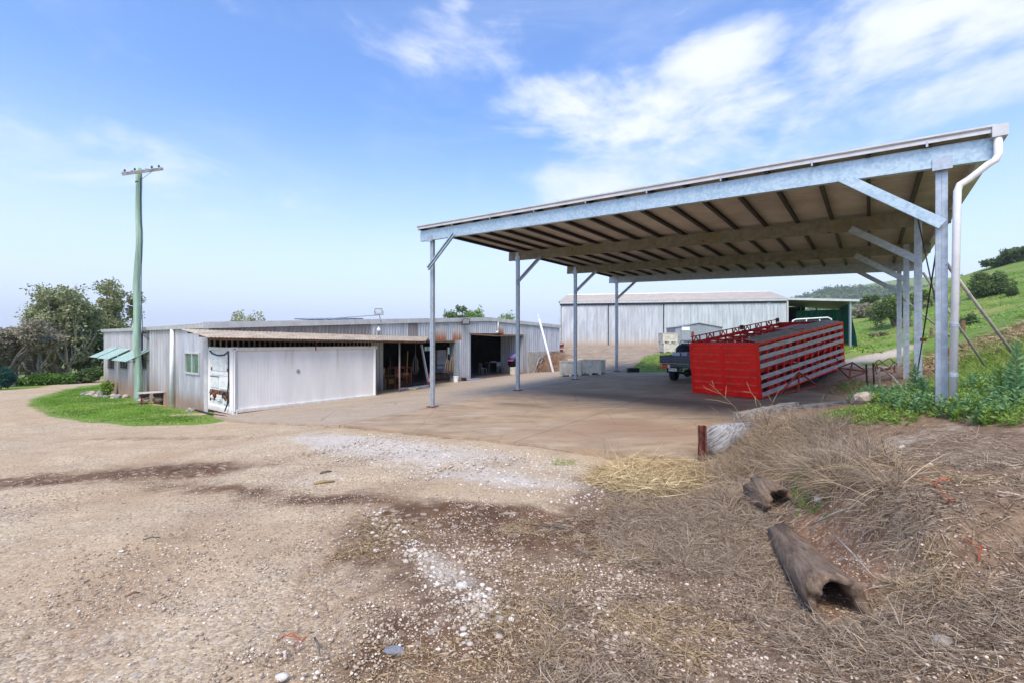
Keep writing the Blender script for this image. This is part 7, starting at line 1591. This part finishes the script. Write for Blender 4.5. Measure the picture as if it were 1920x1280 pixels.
bush('shrub', 'small blue-green conifer cut off by the left edge', 0, 30, 692, 17, m_conifer, 4, 4000, .15, 'shrubs at the left')
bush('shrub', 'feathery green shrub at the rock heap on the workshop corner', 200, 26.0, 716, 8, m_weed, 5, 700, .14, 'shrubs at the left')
bush('distant_tree', 'rounded greyish tree showing above the workshop roof at left', 455, 62, 589, 38, m_gum, 21, 6000, .3, None, -2, 16, cat='tree')
tree('distant_tree', 'green tree showing above the roof ridge, the taller of two', 868, 70, 577, 34, m_dkgreen, m_barkd, 22, 5000, .34, -1, None, crown0=.3, clump=.9)
bush('distant_tree', 'bright bushy crown right of the taller tree over the ridge', 893, 66, 583, 24, m_brgreen, 23, 4000, .3, None, -1, 12, cat='tree')
bush('distant_tree', 'low green crown just left of the second left post', 945, 66, 592, 24, m_brgreen, 24, 3500, .3, None, -1, 12, cat='tree')
GR = 'trees and bushes on the pasture slope'
def hb(px, pb, top, rad, leafm, seed, label, nl=3500, ls=.3, n=10, name='hill_bush', cat='bush'):
    g = ghit(px, pb, 20); ls = ls * max(.6, g[1] / 75); return bush(name, label, px, float(g[1]), top, rad, leafm, seed, nl, ls, GR, None, n, 1, cat)
hb(1676, 614, 551, 27, m_dkgreen, 31, 'large rounded green tree between the farthest right posts and the shed', 7000, .3, 14, 'hill_tree', 'tree')
hb(1640, 601, 570, 16, m_gum, 32, 'olive bush left of the large rounded green tree')
hb(1612, 596, 572, 20, m_gumbr, 33, 'brownish scrub above the green shade cloth'); hb(1632, 572, 556, 12, m_dkgreen, 34, 'small dark tree above the brownish scrub', 2000)
hb(1722, 580, 548, 18, m_dkgreen, 35, 'dark bush seen between the right-hand posts'); hb(1850, 556, 513, 30, m_dkgreen, 36, 'wide dark bush on the slope beneath the ridge trees', 7000, .32, 16)
hb(1838, 557, 538, 17, m_weed, 37, 'lighter green bush at the foot of the wide dark bush'); hb(1896, 556, 540, 10, m_dkgreen, 38, 'small dark round bush on the slope near the right edge', 1800)
hb(1700, 614, 600, 9, m_gum, 39, 'low grey bush beside the large rounded green tree', 1500)
rs = random.Random(8)
for k in range(18):
    x_, y_ = rs.uniform(40, 95), rs.uniform(45, 90)
    if x_ / y_ > 1.12 or x_ / y_ < .80: continue
    px_ = 960 + F * x_ / y_; g_ = hz(x_, y_); h_ = rs.uniform(.5, 1.3); bush('scrub_clump', 'low scrub clump dotted among the grass of the pasture slope', px_, y_, 640 - F * (g_ + h_ - EYE) / y_, F * rs.uniform(.7, 1.6) / y_, (m_gum, m_dkgreen, m_gumbr)[k % 3], 200 + k, 700, .24, 'scrub clumps on the pasture slope', g_, 6)
for k, (px, Y, top, rad, lb) in enumerate(((1867, 108, 487, 22, 'leftmost spreading tree on the ridge at right'), (1893, 104, 472, 21, 'middle spreading tree on the ridge at right'), (1922, 100, 463, 22, 'ridge tree cut off by the right edge of the picture'))):
    tree('ridge_tree', lb, px, Y, top, rad, m_dkgreen, m_bark, 50 + k, 6000, .42, None, GR, crown0=.25, clump=.95)
# woods scattered over the far hill
nr = np.random.default_rng(77); q = np.stack([nr.uniform(380, 1300, 9000), nr.uniform(600, 1000, 9000)], 1); dn_ = fbm(q[:, 0], q[:, 1], .012, 4, 61); q = q[(dn_ > .55) & (far_z(q[:, 0], q[:, 1]) > 18)][:2600]
z = far_z(q[:, 0], q[:, 1]); i = np.repeat(np.arange(len(q)), 16); s_ = nr.uniform(3.2, 7.5, len(q)); o = nr.normal(size=(len(i), 3)); o /= np.linalg.norm(o, axis=1, keepdims=True)
P = np.c_[q, z + s_ * .5][i] + o * (s_[i] * .75)[:, None] * [1, 1, .7]; v, f = leaves(P, s_[i] * .75, 1.2); stuffobj('distant_woods', v, f, m_dkgreen, {'tint': np.repeat(np.clip(nr.random(len(q))[i] * .6 + .4 * nr.random(len(i)), 0, 1), 4)}, 'dark woods scattered over the hazy far hill', 'woods')

tufts('dead_grass_mat', PX((1150, 910), (1300, 905), (1420, 930), (1450, 1010), (1380, 1080), (1250, 1060), (1150, 1000)), 700, 24, .17, .004, m_strawg, 'dense mat of grey dead stalks left of the short hollow log', 'dead grass', None, 97, .05, .6, .35, (-.1, -.15, 0), 4, .5)
# ------------------------------------------------------------------ the air
def haze():
    m = bpy.data.materials.new('haze_air'); m.use_nodes = True; n = m.node_tree.nodes; n.clear(); o = n.new('ShaderNodeOutputMaterial'); p = n.new('ShaderNodeVolumePrincipled')
    p.inputs['Color'].default_value = (.94, .97, 1, 1); p.inputs['Density'].default_value = .0003; p.inputs['Anisotropy'].default_value = .2; m.node_tree.links.new(p.outputs[0], o.inputs['Volume'])
    lo = min((o_.bound_box[0][2] + o_.location.z) for o_ in bpy.data.objects if o_.name == 'ground') - 1
    b = MB().cube(-3300, 3300, -500, 3300, lo, 190).build('haze', m); b.visible_shadow = True; tag(b, 'thin pale blue haze over the far hill', 'haze', None, 'stuff')
haze()
